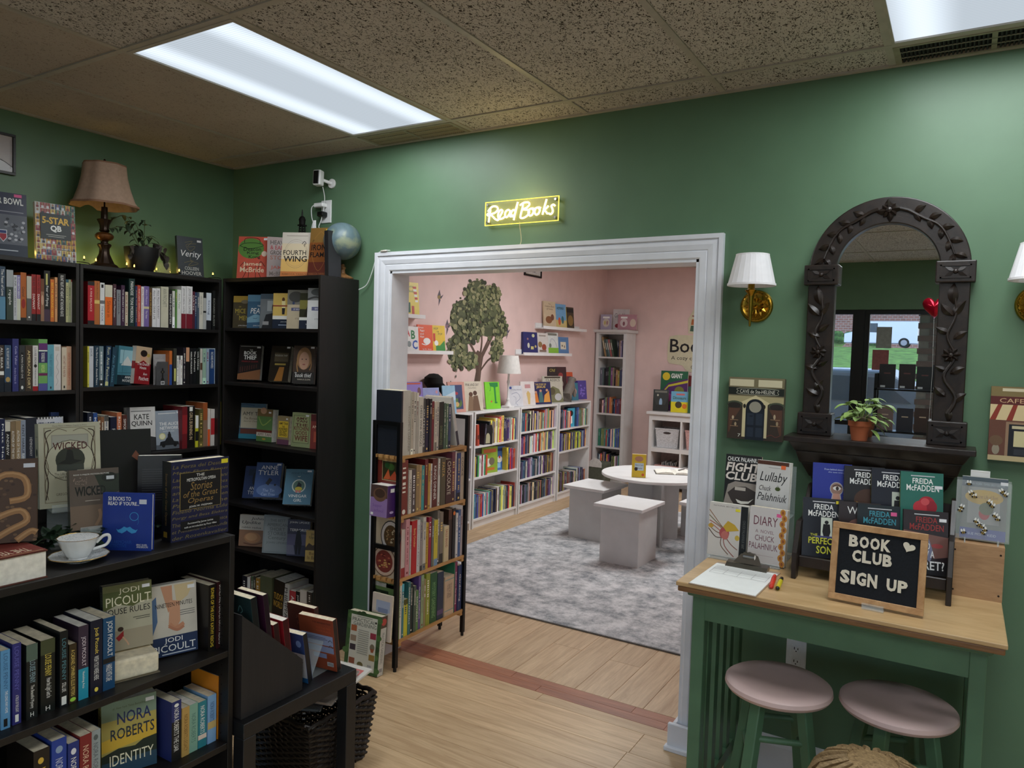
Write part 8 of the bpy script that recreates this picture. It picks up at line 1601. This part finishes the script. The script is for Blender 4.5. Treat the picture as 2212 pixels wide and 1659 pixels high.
pf('odd1', 'dark storybook with gold title standing at the back', (44, 36, 38), [T('Old', .2, .86, .8, .95, (190, 176, 90), 0, .2), E(.5, .6, .16, .1, (120, 110, 110))], h=.4, dx=-.07); pf('odd2', 'maroon-black storybook standing behind the dog statue', (60, 36, 40), [E(.5, .75, .2, .08, (150, 60, 60)), E(.5, .5, .2, .1, (170, 160, 150))], h=.4, w=.2, dx=-.07)
pf('orange', 'orange storybook behind the teal one at the bookcase end', (196, 84, 50), [R(.2, .5, .8, .85, (84, 50, 70))], dx=-.05); pf('teal', 'small teal storybook at the white bookcase end', (60, 120, 140), [E(.5, .5, .25, .2, (206, 150, 140))], w=.12); pf('violet', 'violet patterned book at the white bookcase end', (84, 70, 150), [E(.2+.6*random.Random(i).random(), .1+.8*random.Random(i+3).random(), .1, .05, (130, 110, 200)) for i in range(12)], t=.05)
dg = thing('dog_statue', 'grey sitting dog statue on the white bookcase', 'statue', (.0, 4.68, 1.125), PI/2); DGM = mat((120, 112, 104), .7, 0, .08, 20, name='grey_stone')
sk = bpy.data.meshes.new('body'); sk.from_pydata([(-.05, 0, .04), (-.04, 0, .1), (.0, 0, .17), (.02, 0, .215), (.05, -.01, .225), (.09, -.02, .21), (.05, -.02, .08), (.06, -.03, .015), (-.09, 0, .02), (.02, .02, .25)], [(0, 1), (1, 2), (2, 3), (3, 4), (4, 5), (2, 6), (6, 7), (0, 8), (3, 9)], [])
db = link('body', sk, dg); sm = db.modifiers.new('skin', 'SKIN'); db.modifiers.new('sub', 'SUBSURF').levels = 2; db.modifiers['sub'].render_levels = 2
for i, r in enumerate((.06, .06, .045, .035, .032, .018, .025, .02, .015, .012)): sk.skin_vertices[0].data[i].radius = (r, r)
sk.skin_vertices[0].data[0].use_root = True; sk.materials.append(DGM)
ps = thing('plush_bird', 'black plush bird perched behind the picture books', 'toy', (-.095, 2.19, 1.09)); PM_ = mat((8, 8, 9), .9, 0, .1, 80, name='black_plush')
MB(PM_).lathe([(0, .2), (.05, .22), (.085, .27), (.08, .32), (.04, .35), (0, .355)], 20).build('head', ps, True); MB(PM_).lathe([(0, 0), (.05, 0), (.06, .1), (.055, .2), (0, .24)], 18).build('body', ps, True); MB(PM_).tube([(.02, .06, .26), (.03, .1, .22), (.03, .11, .17)], [.03, .04, .02], 10).build('tail', ps, True)
wl_ = thing('table_lamp', 'white table lamp with a ruched drum shade among the picture books', 'lamp', (-.0, 3.3, 1.09)); WS = mat((214, 210, 204), .85, 0, .03, 30, name='ruched_shade')
MB(WHITEP).box(-.05, .05, -.05, .05, 0, .02).build('base', wl_, bevel=.004); MB(WHITEP).lathe([(.035, .02), (.02, .05), (.014, .07), (.018, .085), (.01, .1), (.009, .2), (.013, .24), (.018, .26), (.012, .28), (.008, .38), (0, .38)], 20).build('stem', wl_, True)
MB(WS).lathe([(.122+.002*(i % 2)-.0026*i, .345+.0165*i) for i in range(12)]+[(.086, .5265), (.118, .347)], 40).build('shade', wl_, True)
# ---- picture ledges
LG = 'white picture ledges'
for y0, y1, z, nm in ((1.55, 2.03, 1.932, 'upper white picture ledge beside the painted tree'), (1.55, 2.45, 1.628, 'lower white picture ledge beside the painted tree'), (4.13, 5.22, 1.932, 'upper white picture ledge toward the corner shelf'), (3.72, 4.84, 1.632, 'lower white picture ledge toward the corner shelf')):
    l = thing('picture_ledge', nm, 'shelf', (-.19, y0, z), 0, LG); L = y1-y0
    MB(WHITEP).box(0, .115, 0, L, -.014, 0).build('ledge', l); MB(WHITEP).box(.103, .115, 0, L, 0, .018).build('lip', l); MB(WHITEP).box(0, .012, 0, L, 0, .05).build('back_rail', l)
pf('lg1a', 'yellow picture book with a striped hat shape on the upper ledge', (222, 200, 60), [T('World of', .1, .84, .6, .91, (60, 110, 60)), T('Books', .2, .7, .62, .78, (60, 110, 60))]+[R(.7-.03*i, .42+.08*i, .92-.02*i, .48+.08*i, (190, 40, 44) if i % 2 else W_) for i in range(6)]+[R(.1, .1, .3, .4, (40, 90, 60)), R(.4, .05, .6, .3, (190, 60, 50))])
pf('abc', 'white alphabet picture book on the lower ledge', (226, 224, 220), [T('A', .02, .6, .34, .9, (200, 40, 40), .03), T('B', .42, .5, .74, .85, (40, 120, 60), .03), T('C', .5, .1, .9, .46, (40, 80, 170), .03), E(.25, .3, .16, .12, (130, 140, 140))]); pf('eggs', 'orange picture book with a white plate on the lower ledge', (222, 84, 34), [T('Green', .06, .86, .4, .93, W_), T('Eggs', .16, .74, .46, .82, W_), T('and', .16, .63, .4, .7, W_), T('Ham', .16, .52, .42, .6, W_), E(.6, .4, .24, .12, W_), Ln([(.25, .3), (.5, .26), (.7, .3)], .008, W_), T('by Dr. Seuss', .3, .06, .88, .13, W_)]); pf('hop', 'yellow picture book with a green hill on the lower ledge', (222, 186, 50), [T('HOP', .2, .84, .5, .92, (60, 80, 60)), T('ON', .4, .74, .55, .8, (60, 80, 60)), T('POP', .5, .64, .8, .72, (60, 80, 60)), Pg([(.3, 0), (.3, .25), (.6, .25), (.95, .45), (1, 0)], (60, 140, 60)), R(.12, .4, .28, .7, (200, 60, 50)), E(.34, .34, .14, .1, W_)])
pf('verse', 'beige storybook of verse on the upper corner ledge', (200, 180, 150), [T('The', .4, .88, .6, .93, (90, 60, 40)), T('Childrens Book', .1, .78, .9, .84, (90, 60, 40)), T('of Verse', .25, .68, .75, .74, (90, 60, 40)), E(.4, .3, .28, .14, (130, 84, 54)), E(.7, .4, .14, .12, (110, 70, 50))], t=.02); pf('ast', 'sky blue comic album on the upper corner ledge', (110, 160, 200), [T('ASTERIX', .14, .78, .8, .88, (40, 70, 50), .02), R(0, 0, 1, .35, (200, 180, 120)), E(.35, .3, .12, .16, (196, 90, 60)), E(.65, .36, .12, .16, (60, 110, 120))]); pf('yel', 'dark comic album with a yellow edge on the upper corner ledge', (70, 60, 44), [R(0, 0, .16, 1, (206, 180, 50)), R(.2, .76, 1, .94, (30, 30, 30)), E(.6, .4, .3, .24, (140, 110, 60))])
pf('navy', 'navy storybook with scattered stars on the lower corner ledge', (40, 44, 100), [E(.7, .84, .1, .08, (190, 190, 150)), E(.3, .68, .06, .05, (150, 110, 110)), E(.34, .38, .08, .12, (200, 200, 180)), R(.5, .2, .7, .34, (200, 190, 120)), E(.84, .34, .06, .06, (190, 170, 110))], t=.03); pf('bear', 'white storybook with brown creatures on the lower corner ledge', (206, 200, 194), [R(.2, .84, .8, .9, (150, 140, 130)), E(.28, .45, .18, .14, (140, 110, 70)), E(.62, .32, .2, .16, (150, 70, 50)), R(.2, .1, .8, .2, (130, 110, 96))]); pf('green', 'white and green storybook on the lower corner ledge', (206, 210, 206), [R(0, 0, 1, .3, (130, 180, 60)), R(.1, .86, .9, .96, (120, 120, 110)), Ln([(.2, .3), (.4, .7), (.7, .6), (.9, .3)], .006, (150, 150, 170)), E(.3, .4, .1, .1, (110, 120, 110))]); pf('blue', 'grey-blue book with a cream label on the lower corner ledge', (90, 126, 170), [R(.24, .3, .74, .72, (214, 206, 184)), E(.4, .5, .06, .06, (110, 100, 90)), E(.6, .45, .05, .08, (120, 110, 100)), T('storybook', .25, .84, .75, .9, (60, 90, 130))])
# ---- painted tree and birds on the pink wall (flat decal)
dt = thing('tree_decal', 'wall decal of a leafy green tree with a brown trunk', 'wall decal', (-.19, 2.98, 0)); g = MB(); rg = random.Random(2); its = []
fr_ = lambda x, z, L: (.0006+L*.4, x, z)
its += [Pg([(-.02, 1.1), (.1, 1.1), (.09, 1.35), (.11, 1.5), (.14, 1.62), (.03, 1.66), (-.02, 1.62), (.01, 1.45), (-.03, 1.3)], (92, 74, 64)), Ln([(.06, 1.55), (-.08, 1.7), (-.2, 1.8)], .03, (92, 74, 64)), Ln([(.1, 1.58), (.2, 1.7), (.3, 1.82)], .035, (96, 76, 66)), Ln([(.08, 1.45), (.22, 1.56), (.34, 1.6)], .022, (92, 74, 64)), Ln([(.0, 1.48), (-.12, 1.56), (-.22, 1.58)], .02, (92, 74, 64)), Ln([(.08, 1.12), (.07, 1.4), (.1, 1.62)], .008, (120, 96, 84)), Ln([(.02, 1.12), (.02, 1.4), (.06, 1.6)], .006, (70, 54, 48))]
cl_ = [(-.22, 1.95, .24, .2), (.2, 2.0, .3, .22), (0, 2.2, .22, .15), (.26, 2.2, .16, .12), (-.3, 1.65, .18, .18), (.38, 1.66, .12, .12), (.42, 1.9, .14, .14), (-.05, 1.9, .2, .16), (-.1, 1.55, .12, .08)]
for a, b_, ra, rb in cl_[:1]+cl_[2:4]+cl_[4:]+cl_[1:2]: its += [E(a, b_, ra*.93, rb*.93, (74, 80, 58)), E(a+.02, b_+.03, ra*.7, rb*.66, (88, 94, 68))]
its += [Ln([(.06, 1.55), (.1, 1.75), (.06, 1.95)], .03, (92, 74, 64)), Ln([(.1, 1.62), (.24, 1.8)], .022, (92, 74, 64))]
for i in range(720):
    a, b_, ra, rb = cl_[rg.randrange(len(cl_))]; u = rg.uniform(0, 6.28); q = math.sqrt(rg.random())*1.04; x_, z_ = a+q*ra*math.cos(u), b_+q*rb*math.sin(u); s_ = rg.uniform(.014, .034)
    if abs(x_-.1) < .05 and z_ < 1.78: continue
    its.append(E(x_, z_, s_, s_*rg.uniform(.5, .9), rg.choice([(92, 100, 70), (110, 116, 80), (74, 80, 58), (130, 132, 94), (60, 66, 50), (146, 144, 108)])))
for i in range(9): its.append(E(-.36+rg.uniform(-.1, .12), 1.3+.06*i*.9, .008, .014, (84, 92, 78)))
printed(g, its, 1, 1, fr_); tag(g.build('foliage_print', dt), kind='stuff')
for nm, y, z, c in (('yellow', 2.37, 2.13, (150, 130, 80)), ('violet', 3.55, 1.86, (84, 84, 130)), ('pink', 2.5, 1.87, (140, 110, 120))):
    o = thing('bird_decal', 'small %s bird decal flying beside the painted tree' % nm, 'wall decal', (-.19, y, z), 0, 'bird decals'); g = MB()
    printed(g, [Pg([(0, .07), (.02, .02), (.01, -.02), (-.03, .01)], (100, 92, 100)), E(0, 0, .03, .018, c), Pg([(.0, 0), (.06, .03), (.03, -.01)], (90, 84, 90)), Pg([(-.01, -.01), (-.01, -.08), (.02, -.02)], (96, 88, 96))], 1, 1, fr_); g.build('bird_print', o)
# ---- framed certificates
def cert(nm, lb, loc, rz, w, h):
    r = thing(nm, lb, 'picture', loc, rz, 'black framed certificates'); b = MB(mat((12, 12, 13), .4)); f_ = .018
    b.box(-w/2, w/2, -.018, 0, 0, f_); b.box(-w/2, w/2, -.018, 0, h-f_, h); b.box(-w/2, -w/2+f_, -.018, 0, f_, h-f_); b.box(w/2-f_, w/2, -.018, 0, f_, h-f_); b.build('frame', r)
    MB(mat((206, 204, 200), .4)).box(-w/2+f_, w/2-f_, -.008, 0, f_, h-f_).build('sheet', r); g = MB(); printed(g, [R(.3, .3, .7, .34, (90, 90, 90)), R(.36, .2, .64, .23, (90, 90, 90)), R(.1, .08, .9, .1, (150, 140, 110))], w, h, lambda x, z, L: (x-w/2, -.0085-L, z)); g.build('certificate_print', r)
cert('framed_certificate', 'black framed certificate high on the pink tree wall', (-.19, 4.04, 2.48), PI/2, .37, .26); cert('framed_certificate', 'black framed certificate high on the pink end wall', (1.14, 6.03, 2.47), 0, .24, .2)
# ---- wall sign decal on the end wall
sg = thing('wall_sign', 'cream cut-out sign with large Boo lettering on the pink wall', 'sign', (.68, 6.03, 1.5)); SGM = mat((206, 200, 170), .7, 0, .02)
MB(SGM).prism([(0, .1), (.03, .06), (.2, .04), (.26, -.04), (.6, -.04), (.6, .42), (.1, .42), (.02, .4), (0, .3)], 'y', -.006, 0).build('panel', sg); MB(SGM).prism([(.26, .44), (.6, .42), (.6, .9), (.36, .82), (.25, .62)], 'y', -.006, 0).build('book_panel', sg)
g = MB(); printed(g, [T('Boo', .03, .2, .42, .37, K_, .01), T('A cozy co', .05, .095, .36, .155, (40, 40, 40)), T('G', .31, .0, .345, .045, (50, 50, 50)), Pg([(.28, .47), (.6, .45), (.6, .53), (.29, .54)], (70, 100, 80)), Pg([(.29, .55), (.6, .54), (.6, .61), (.3, .62)], (176, 104, 56)), Ln([(.3, .66), (.45, .65), (.6, .66)], .012, (130, 60, 66)), Pg([(.32, .68), (.6, .68), (.6, .84), (.4, .8)], (214, 206, 196))]+[Ln([(.36, .7+.025*i), (.6, .71+.025*i)], .003, (110, 104, 100)) for i in range(4)], 1, 1, lambda x, z, L: (x, -.0065-L, z)); g.build('sign_print', sg)
# ---- narrow corner shelf
CZ = [1.62, 1.248, .892, .46]
cs = bookcase('corner_shelf', 'narrow tall white corner shelf with a moulded crown', .42, 1.93, .31, CZ, WHITEG, (-.17, 5.7, 0), 0, th=.02, sw=.04)
MB(WHITEG).prism([(-.03, 1.93), (-.045, 1.95), (-.05, 1.965), (.31, 1.965), (.31, 1.93)], 'x', -.03, .45).build('crown', cs)
fill(.11, .205, CZ[0], 'dark', (.2, .22), 'top of the corner shelf', 20, axis='y', plane=5.76, tk=(.012, .022))
for k in range(5):
    b = spine_book(.024, .26 if k == 0 else .225, .16, [(150, 120, 84), (60, 80, 80), (90, 110, 110), (150, 84, 84), (70, 84, 70)][k], [('r', .3, .4, .7, .8, (200, 196, 180))], simple=True); b.location = (-.1+.027*k+.03, 5.77, CZ[0]+.001); b.rotation_euler = (0, -.22, 0); b.location.z += 0; tag(b, 'leaning %s book, %s from the tree wall, top of the corner shelf' % (['tan', 'slate', 'teal', 'rose', 'green'][k], ORD[k]), 'book', 'spines on the white shelves')
fill(-.12, .2, CZ[1], 'dark', (.2, .24), 'second of the corner shelf', 21, [(90, 96, 90), (90, 96, 90), (24, 26, 30), (24, 26, 30), (24, 26, 30), (40, 70, 50)], axis='y', plane=5.76, tk=(.02, .03)); fill(-.12, .2, CZ[2], 'dark', (.17, .2), 'third of the corner shelf', 22, [(60, 54, 46), (50, 46, 40)], axis='y', plane=5.76, tk=(.016, .026))
fill(-.12, .2, CZ[3], 'blue', (.2, .23), 'fourth of the corner shelf', 23, [(60, 110, 90), (50, 90, 100)], axis='y', plane=5.76, tk=(.013, .022)); fill(-.12, .2, .08, 'mix', (.26, .32), 'bottom of the corner shelf', 24, axis='y', plane=5.76, tk=(.012, .02))
pf('wht', 'white book with grey script on top of the corner shelf', (206, 200, 200), [T('Girls Not', .1, .6, .9, .8, (90, 90, 90), 0, .2), E(.3, .2, .16, .1, (150, 50, 60))], dy=.08); pf('col1', 'lilac patterned book on the corner shelf crown', (170, 160, 180), [E(.5, .45, .3, .28, (206, 196, 180)), R(.2, .74, .8, .86, W_), E(.4, .45, .08, .14, (200, 180, 110)), E(.6, .45, .08, .14, (170, 130, 130))], t=.03); pf('col2', 'rose patterned book on the corner shelf crown', (176, 130, 140), [E(.32, .45, .2, .28, (206, 190, 190)), E(.8, .45, .16, .26, (206, 186, 170)), R(.15, .74, .5, .86, W_), E(.32, .4, .06, .14, (130, 80, 90))])
tag(SHELVED.build('shelved_books'), 'rows of small storybook spines filling the white shelves', 'books', kind='stuff')
# ---- cube storage
cu = thing('cube_shelf', 'white cube storage shelf holding woven bins', 'shelf', (.61, 5.65, 0)); CW = .84
MB(WHITEP).box(-.03, CW+.03, -.03, .38, .93, .965).build('top_panel', cu, bevel=.006, seg=2)
for x in (0, .4, CW-.04): MB(WHITEP).box(x, x+.04 if x != .4 else .42, 0, .37, .05, .93).build('upright', cu)
for z in (.05, .47, .86): MB(WHITEP).box(.04, CW-.04, .002, .368, z, z+(.05 if z < .8 else .07)).build('shelf', cu)
MB(mat((200, 180, 174), .6)).box(0, CW, .37, .376, .05, .93).build('back_panel', cu)
def bin_(x, z, h, c, lb, full):
    r = thing('woven_bin', lb, 'basket', (x, 5.84, z), 0, 'woven plastic bins'); m = mat(c, .6, 0, .12, 90, bump=.8); w0, w1, d0, d1 = .13, .15, .13, .15
    A = [(-w0, -d0, 0), (w0, -d0, 0), (w0, d0, 0), (-w0, d0, 0), (-w1, -d1, h), (w1, -d1, h), (w1, d1, h), (-w1, d1, h), (-w1+.008, -d1+.008, h), (w1-.008, -d1+.008, h), (w1-.008, d1-.008, h), (-w1+.008, d1-.008, h), (-w0+.008, -d0+.008, .01), (w0-.008, -d0+.008, .01), (w0-.008, d0-.008, .01), (-w0+.008, d0-.008, .01)]
    fs = [(0, 3, 2, 1), (12, 13, 14, 15)]
    for k in range(4): j = (k+1) % 4; fs += [(k, j, 4+j, 4+k), (4+k, 4+j, 8+j, 8+k), (8+k, 8+j, 12+j, 12+k)]
    MB(m).add(A, fs).build('body', r); q = 1-.05/h; y = -(d0+(d1-d0)*q)-.001; MB(mat((70, 60, 58), .8)).prism([(.05*math.cos(t*PI/6), h-.05+.014*math.sin(t*PI/6)) for t in range(12)], 'y', y-.001, y).build('handle_hole', r); MB(m).box(-w1-.004, w1+.004, -d1-.004, -d1+.006, h-.012, h+.004).build('rim', r, bevel=.002)
    for i in range(full): c2 = [(206, 206, 200), (150, 150, 150), (180, 176, 170)][i % 3]; o = MB(cov(c2)).box(-.004, .004, -.1, .1, 0, h+.02+.03*((i*7) % 3)/3).build('card_sleeve'); o.location = (x-.1+.2*i/full, 5.84, z+.012); o.rotation_euler = (0, .12, 0); tag(o, '%s card sleeve standing %s in the %s' % (['white', 'grey', 'cream'][i % 3], ORD[i], lb.split(' holding')[0]), 'card', 'card sleeves in the bins')
    return r
bin_(.832, .523, .235, (206, 206, 208), 'white woven bin with a handle hole in the upper cube', 0); bin_(1.21, .523, .235, (200, 156, 150), 'pink woven bin beside the white bin', 0); bin_(.84, .103, .2, (200, 156, 150), 'pink woven bin holding sleeves in the lower cube', 9); bin_(1.2, .103, .2, (200, 200, 200), 'white woven bin holding sleeves in the lower cube', 7)
pf('giant', 'green and purple giant colouring book behind the dinosaur book', (90, 50, 110), [Pg([(0, .45), (.3, .7), (1, .82), (1, 1), (0, 1)], (40, 100, 70)), E(.2, .86, .14, .1, (222, 196, 50)), T('GIANT', .38, .82, .8, .94, W_, .03), Pg([(0, .4), (.3, .65), (1, .78), (1, .72), (.3, .6), (0, .34)], (206, 196, 60)), E(.7, .5, .18, .12, (130, 130, 60)), E(.3, .3, .2, .14, (150, 60, 130)), E(.6, .2, .25, .1, (70, 110, 60))], z=.967, h=.5, t=.02, dy=-.05); pf('redb', 'dark red and blue book behind the dinosaur book', (60, 90, 120), [R(0, .7, 1, 1, (110, 40, 40))], z=.967, h=.45, w=.2, shift=.05)
pf('knight', 'dark storybook with a small blue figure on the cube shelf', (60, 64, 62), [R(.1, .86, .9, .95, (120, 120, 110)), E(.5, .4, .1, .2, (150, 180, 206)), E(.3, .74, .06, .05, (190, 190, 170)), Pg([(0, 0), (0, .7), (.2, .3), (.8, .3), (1, .7), (1, 0)], (44, 46, 44))]); pf('dino', 'yellow and blue dinosaur picture book on the cube shelf', (222, 206, 40), [R(0, .5, 1, 1, (110, 170, 200)), T('Dinosaurs', .12, .62, .88, .76, (60, 90, 50), .02), R(.3, .82, .8, .9, (206, 110, 110)), E(.45, .36, .2, .16, (70, 60, 36)), E(.8, .3, .14, .12, (220, 120, 40))]); pf('side1', 'green edged book beside the dinosaur book', (50, 90, 60), [R(.3, .2, 1, .9, (170, 150, 140))], w=.18, shift=.05)
# ---- rug, round table, box stools
def rug_mat():
    m, t, b = newmat('mottled_grey_rug'); b.inputs['Roughness'].default_value = 1; b.inputs['Specular IOR Level'].default_value = .05
    tc = t.nodes.new('ShaderNodeTexCoord'); n = t.nodes.new('ShaderNodeTexNoise'); n.inputs['Scale'].default_value = 7; n.inputs['Detail'].default_value = 10; n.inputs['Roughness'].default_value = .8
    r = t.nodes.new('ShaderNodeValToRGB'); e = r.color_ramp.elements; e[0].position = .36; e[0].color = (*srgb((128, 132, 136)), 1); e[1].position = .6; e[1].color = (*srgb((222, 220, 220)), 1)
    n2 = t.nodes.new('ShaderNodeTexNoise'); n2.inputs['Scale'].default_value = 260; bp = t.nodes.new('ShaderNodeBump'); bp.inputs['Strength'].default_value = .6; bp.inputs['Distance'].default_value = .006
    for q in (n, n2): t.links.new(tc.outputs['Object'], q.inputs['Vector'])
    t.links.new(n.outputs[0], r.inputs[0]); t.links.new(r.outputs[0], b.inputs['Base Color']); t.links.new(n2.outputs[0], bp.inputs['Height']); t.links.new(bp.outputs[0], b.inputs['Normal'])
    return m
rg_ = thing('rug', 'mottled grey rug under the round table', 'rug', (.37, .94, 0)); MB(rug_mat()).box(0, 3.0, 0, 3.6, .001, .012).build('pile', rg_, bevel=.004); MB(mat((92, 88, 84), .9)).box(-.004, 3.004, -.006, 0, .001, .008).build('bound_edge', rg_)
rt = thing('round_table', 'low round white table on the grey rug', 'table', (1.57, 3.3, .012))
MB(WHITEP).lathe([(0, .562), (.465, .562), (.47, .566), (.47, .584), (.466, .588), (0, .588)], 64).build('tabletop', rt, True)
for a, q in ((-.98, .33), (.6, .23)): MB(WHITEG).box(-q, q, -.011, .011, 0, .562, M=Matrix.Rotation(a, 4, 'Z')).build('cross_panel', rt)
for x, y, a, nm in ((1.665, 2.51, -.04, 'facing the opening'), (1.11, 3.06, -.08, 'beside the white bookcases'), (1.93, 3.72, -.1, 'behind the round table'), (2.2, 3.0, -.05, 'behind the casing')):
    s_ = thing('box_stool', 'square white box stool '+nm, 'stool', (x, y, .012), a, 'white box stools'); MB(WHITEG).box(-.165, .165, -.18, .18, 0, .43).build('body', s_, bevel=.001); MB(WHITEG).box(-.185, .185, -.2, .2, .43, .442).build('under_lip', s_); MB(WHITEP).box(-.21, .21, -.225, .225, .442, .468).build('seat', s_, bevel=.004, seg=2)
pf('tblbook', 'yellow picture book standing open on the round table', (222, 190, 50), [E(.5, .8, .3, .12, (190, 140, 110)), R(.2, .3, .84, .62, (200, 220, 230)), T('How to Catch', .24, .5, .8, .58, (40, 60, 90)), T('a Reader', .3, .36, .76, .44, (40, 60, 90)), E(.3, .36, .12, .08, (50, 40, 40)), E(.8, .12, .1, .06, (206, 90, 50))], z=.601, t=.03, dx=-.02)
ob_ = thing('open_book', 'open guest book lying on the round table', 'book', (1.7, 3.44, .6), .45)
for s in (-1, 1): MB(PAGEW).prism([(0, .002), (s*.02, .02), (s*.08, .024), (s*.16, .012), (s*.16, .002)], 'y', -.11, .11).build('pages', ob_); MB(cov((40, 36, 34))).box(min(0, s*.168), max(0, s*.168), -.115, .115, 0, .002).build('cover', ob_)
pn = MB(BPL).cyl((1.745, 3.44, .63), (1.765, 3.55, .63), .004, n=8).build('pen'); tag(pn, 'black pen lying on the open guest book', 'pen')
tt = thing('fabric_tote', 'grey-green fabric tote with a white cloud on the floor by the corner shelf', 'bag', (.02, 5.47, 0)); MB(mat((92, 96, 84), .9, 0, .05)).box(-.1, .14, -.1, .1, 0, .3).build('body', tt, bevel=.02, seg=2); MB(mat((214, 212, 208), .9)).prism([(-.08, .24), (.1, .24), (.1, .3), (.06, .34), (.0, .36), (-.05, .32), (-.08, .3)], 'y', -.107, -.101).build('cloud_patch', tt)
# ================================================================== seen in the mirror: window display and street
wr_ = thing('window_rack', 'black display rack of dark books by the shop window', 'rack', (3.17, -5.15, 0))
for x in (0, .75):
    for y in (0, .2): MB(STEEL).box(x, x+.025, y, y+.025, 0, 1.55).build('post', wr_)
for z in (1.405, 1.0, .6): MB(STEEL).box(.0, .775, 0, .225, z-.015, z).build('shelf', wr_)
for k, (x, c, h) in enumerate(((.1, (24, 22, 26), .235), (.27, (30, 22, 24), .24), (.42, (22, 24, 28), .22), (.55, (28, 26, 30), .24), (.66, (20, 20, 24), .23))):
    face_book('dark novel, %s on the window rack top shelf' % ORD[k], .14, h, .03, (3.17+x, -5.02, 1.406), PI, .05, c, [R(.3, .6, .7, .65, (90, 50, 50)), R(.6, .04, .9, .12, (190, 190, 190))], group='novels on the window rack')
for k, (x, c, h) in enumerate(((.1, (110, 90, 88), .24), (.27, (40, 40, 50), .22), (.42, (60, 44, 40), .23), (.57, (44, 50, 60), .24))):
    face_book('novel, %s on the window rack middle shelf' % ORD[k], .14, h, .03, (3.17+x, -5.02, 1.001), PI, .05, c, [R(.3, .6, .7, .65, (170, 150, 130))], group='novels on the window rack')
bl = thing('heart_balloon', 'shiny red heart balloon floating by the shop window', 'balloon', (3.68, -3.75, 2.0)); RB_ = mat((170, 16, 40), .12, .6, 0, name='red_foil')
hv = [(.085*math.sin(t)**3, .085*(13*math.cos(t)-5*math.cos(2*t)-2*math.cos(3*t)-math.cos(4*t))/14) for t in [i*2*PI/32 for i in range(32)]]
m = MB(RB_); vs = []; fs = []
for f, d in ((0.02, -.045), (.55, -.035), (.85, -.02), (1, 0), (.85, .02), (.55, .035), (.02, .045)): vs += [(a*f, d, .11+b*f) for a, b in hv]
for i in range(6):
    for j in range(32): fs.append((i*32+j, i*32+(j+1) % 32, (i+1)*32+(j+1) % 32, (i+1)*32+j))
m.add(vs, fs).build('body', bl, True); MB(mat((210, 210, 210), .4)).tube([(0, 0, .02), (.01, 0, -.4), (0, .01, -1.2), (.0, 0, -1.99)], .0012, 4).build('ribbon', bl, True)
def vehicle(nm, lb, loc, rz, out, wins, wd, c, wheels, wr):
    r = thing(nm, lb, 'car', loc, rz); MB(mat(c, .25, .3, 0)).prism(out, 'y', -wd/2, wd/2).build('body', r, bevel=.05, seg=3)
    for wn in wins:
        for s in (-1, 1): MB(mat((60, 70, 80), .05, 0, 0)).prism(wn, 'y', s*wd/2-.012, s*wd/2+.012).build('window', r)
    for x in wheels:
        for s in (-1, 1): o = MB(mat((20, 20, 20), .8)).cyl((x, s*(wd/2-.1), wr), (x, s*(wd/2+.02), wr), wr, n=24).build('wheel', r, True); MB(mat((150, 150, 155), .3, .8, 0)).cyl((x, s*(wd/2+.02), wr), (x, s*(wd/2+.03), wr), wr*.6, n=16).build('rim', o, True)
    return r
vehicle('parked_car', 'silver-grey hatchback parked outside the shop window', (1.75, -8.6, .05), PI, [(-2, .35), (-2.05, .8), (-1.9, 1.1), (-1.3, 1.5), (.2, 1.5), (1.0, 1.05), (1.9, .85), (2.0, .35)], [[(-1.6, 1.08), (-1.2, 1.4), (-.4, 1.42), (-.4, 1.08)], [(-.3, 1.08), (-.3, 1.42), (.2, 1.4), (.75, 1.06)]], 1.75, (120, 128, 140), (-1.25, 1.25), .33)
vn = vehicle('delivery_van', 'white delivery van on the road beyond the grass', (-1.6, -60, 2.68), PI, [(-2.5, .3), (-2.5, 1.95), (1.2, 1.95), (1.9, 1.15), (2.5, 1.0), (2.5, .3)], [[(.2, 1.1), (.2, 1.8), (1.1, 1.8), (1.65, 1.15)]], 1.9, (226, 226, 230), (-1.6, 1.6), .36)
MB(mat((190, 90, 120), .5)).box(-2, -.4, .956, .962, 1.1, 1.7).build('side_print', vn)
SHR = mat((70, 104, 46), .8, 0, .3, 6, name='shrub_leaves'); rg = random.Random(4)
for i in range(7):
    x = -7.5+i*2.7+rg.uniform(-.3, .3)+(3 if i > 2 else 0); o = MB(SHR); me = []
    for q in range(6): a = Vector((rg.uniform(-.7, .7), rg.uniform(-.4, .4), rg.uniform(.4, 1.0))); s_ = rg.uniform(.45, .7); o.lathe([(s_*math.sin(PI*k/6)*rg.uniform(.85, 1.1), -s_*math.cos(PI*k/6)*.8) for k in range(1, 6)], 9, at=a)
    o = o.build('roadside_shrub'); o.location = (x, -66.5, 2.7); tag(o, '%s round green shrub before the brick building, counting from the van' % ORD[i], 'shrub', 'roadside shrubs')
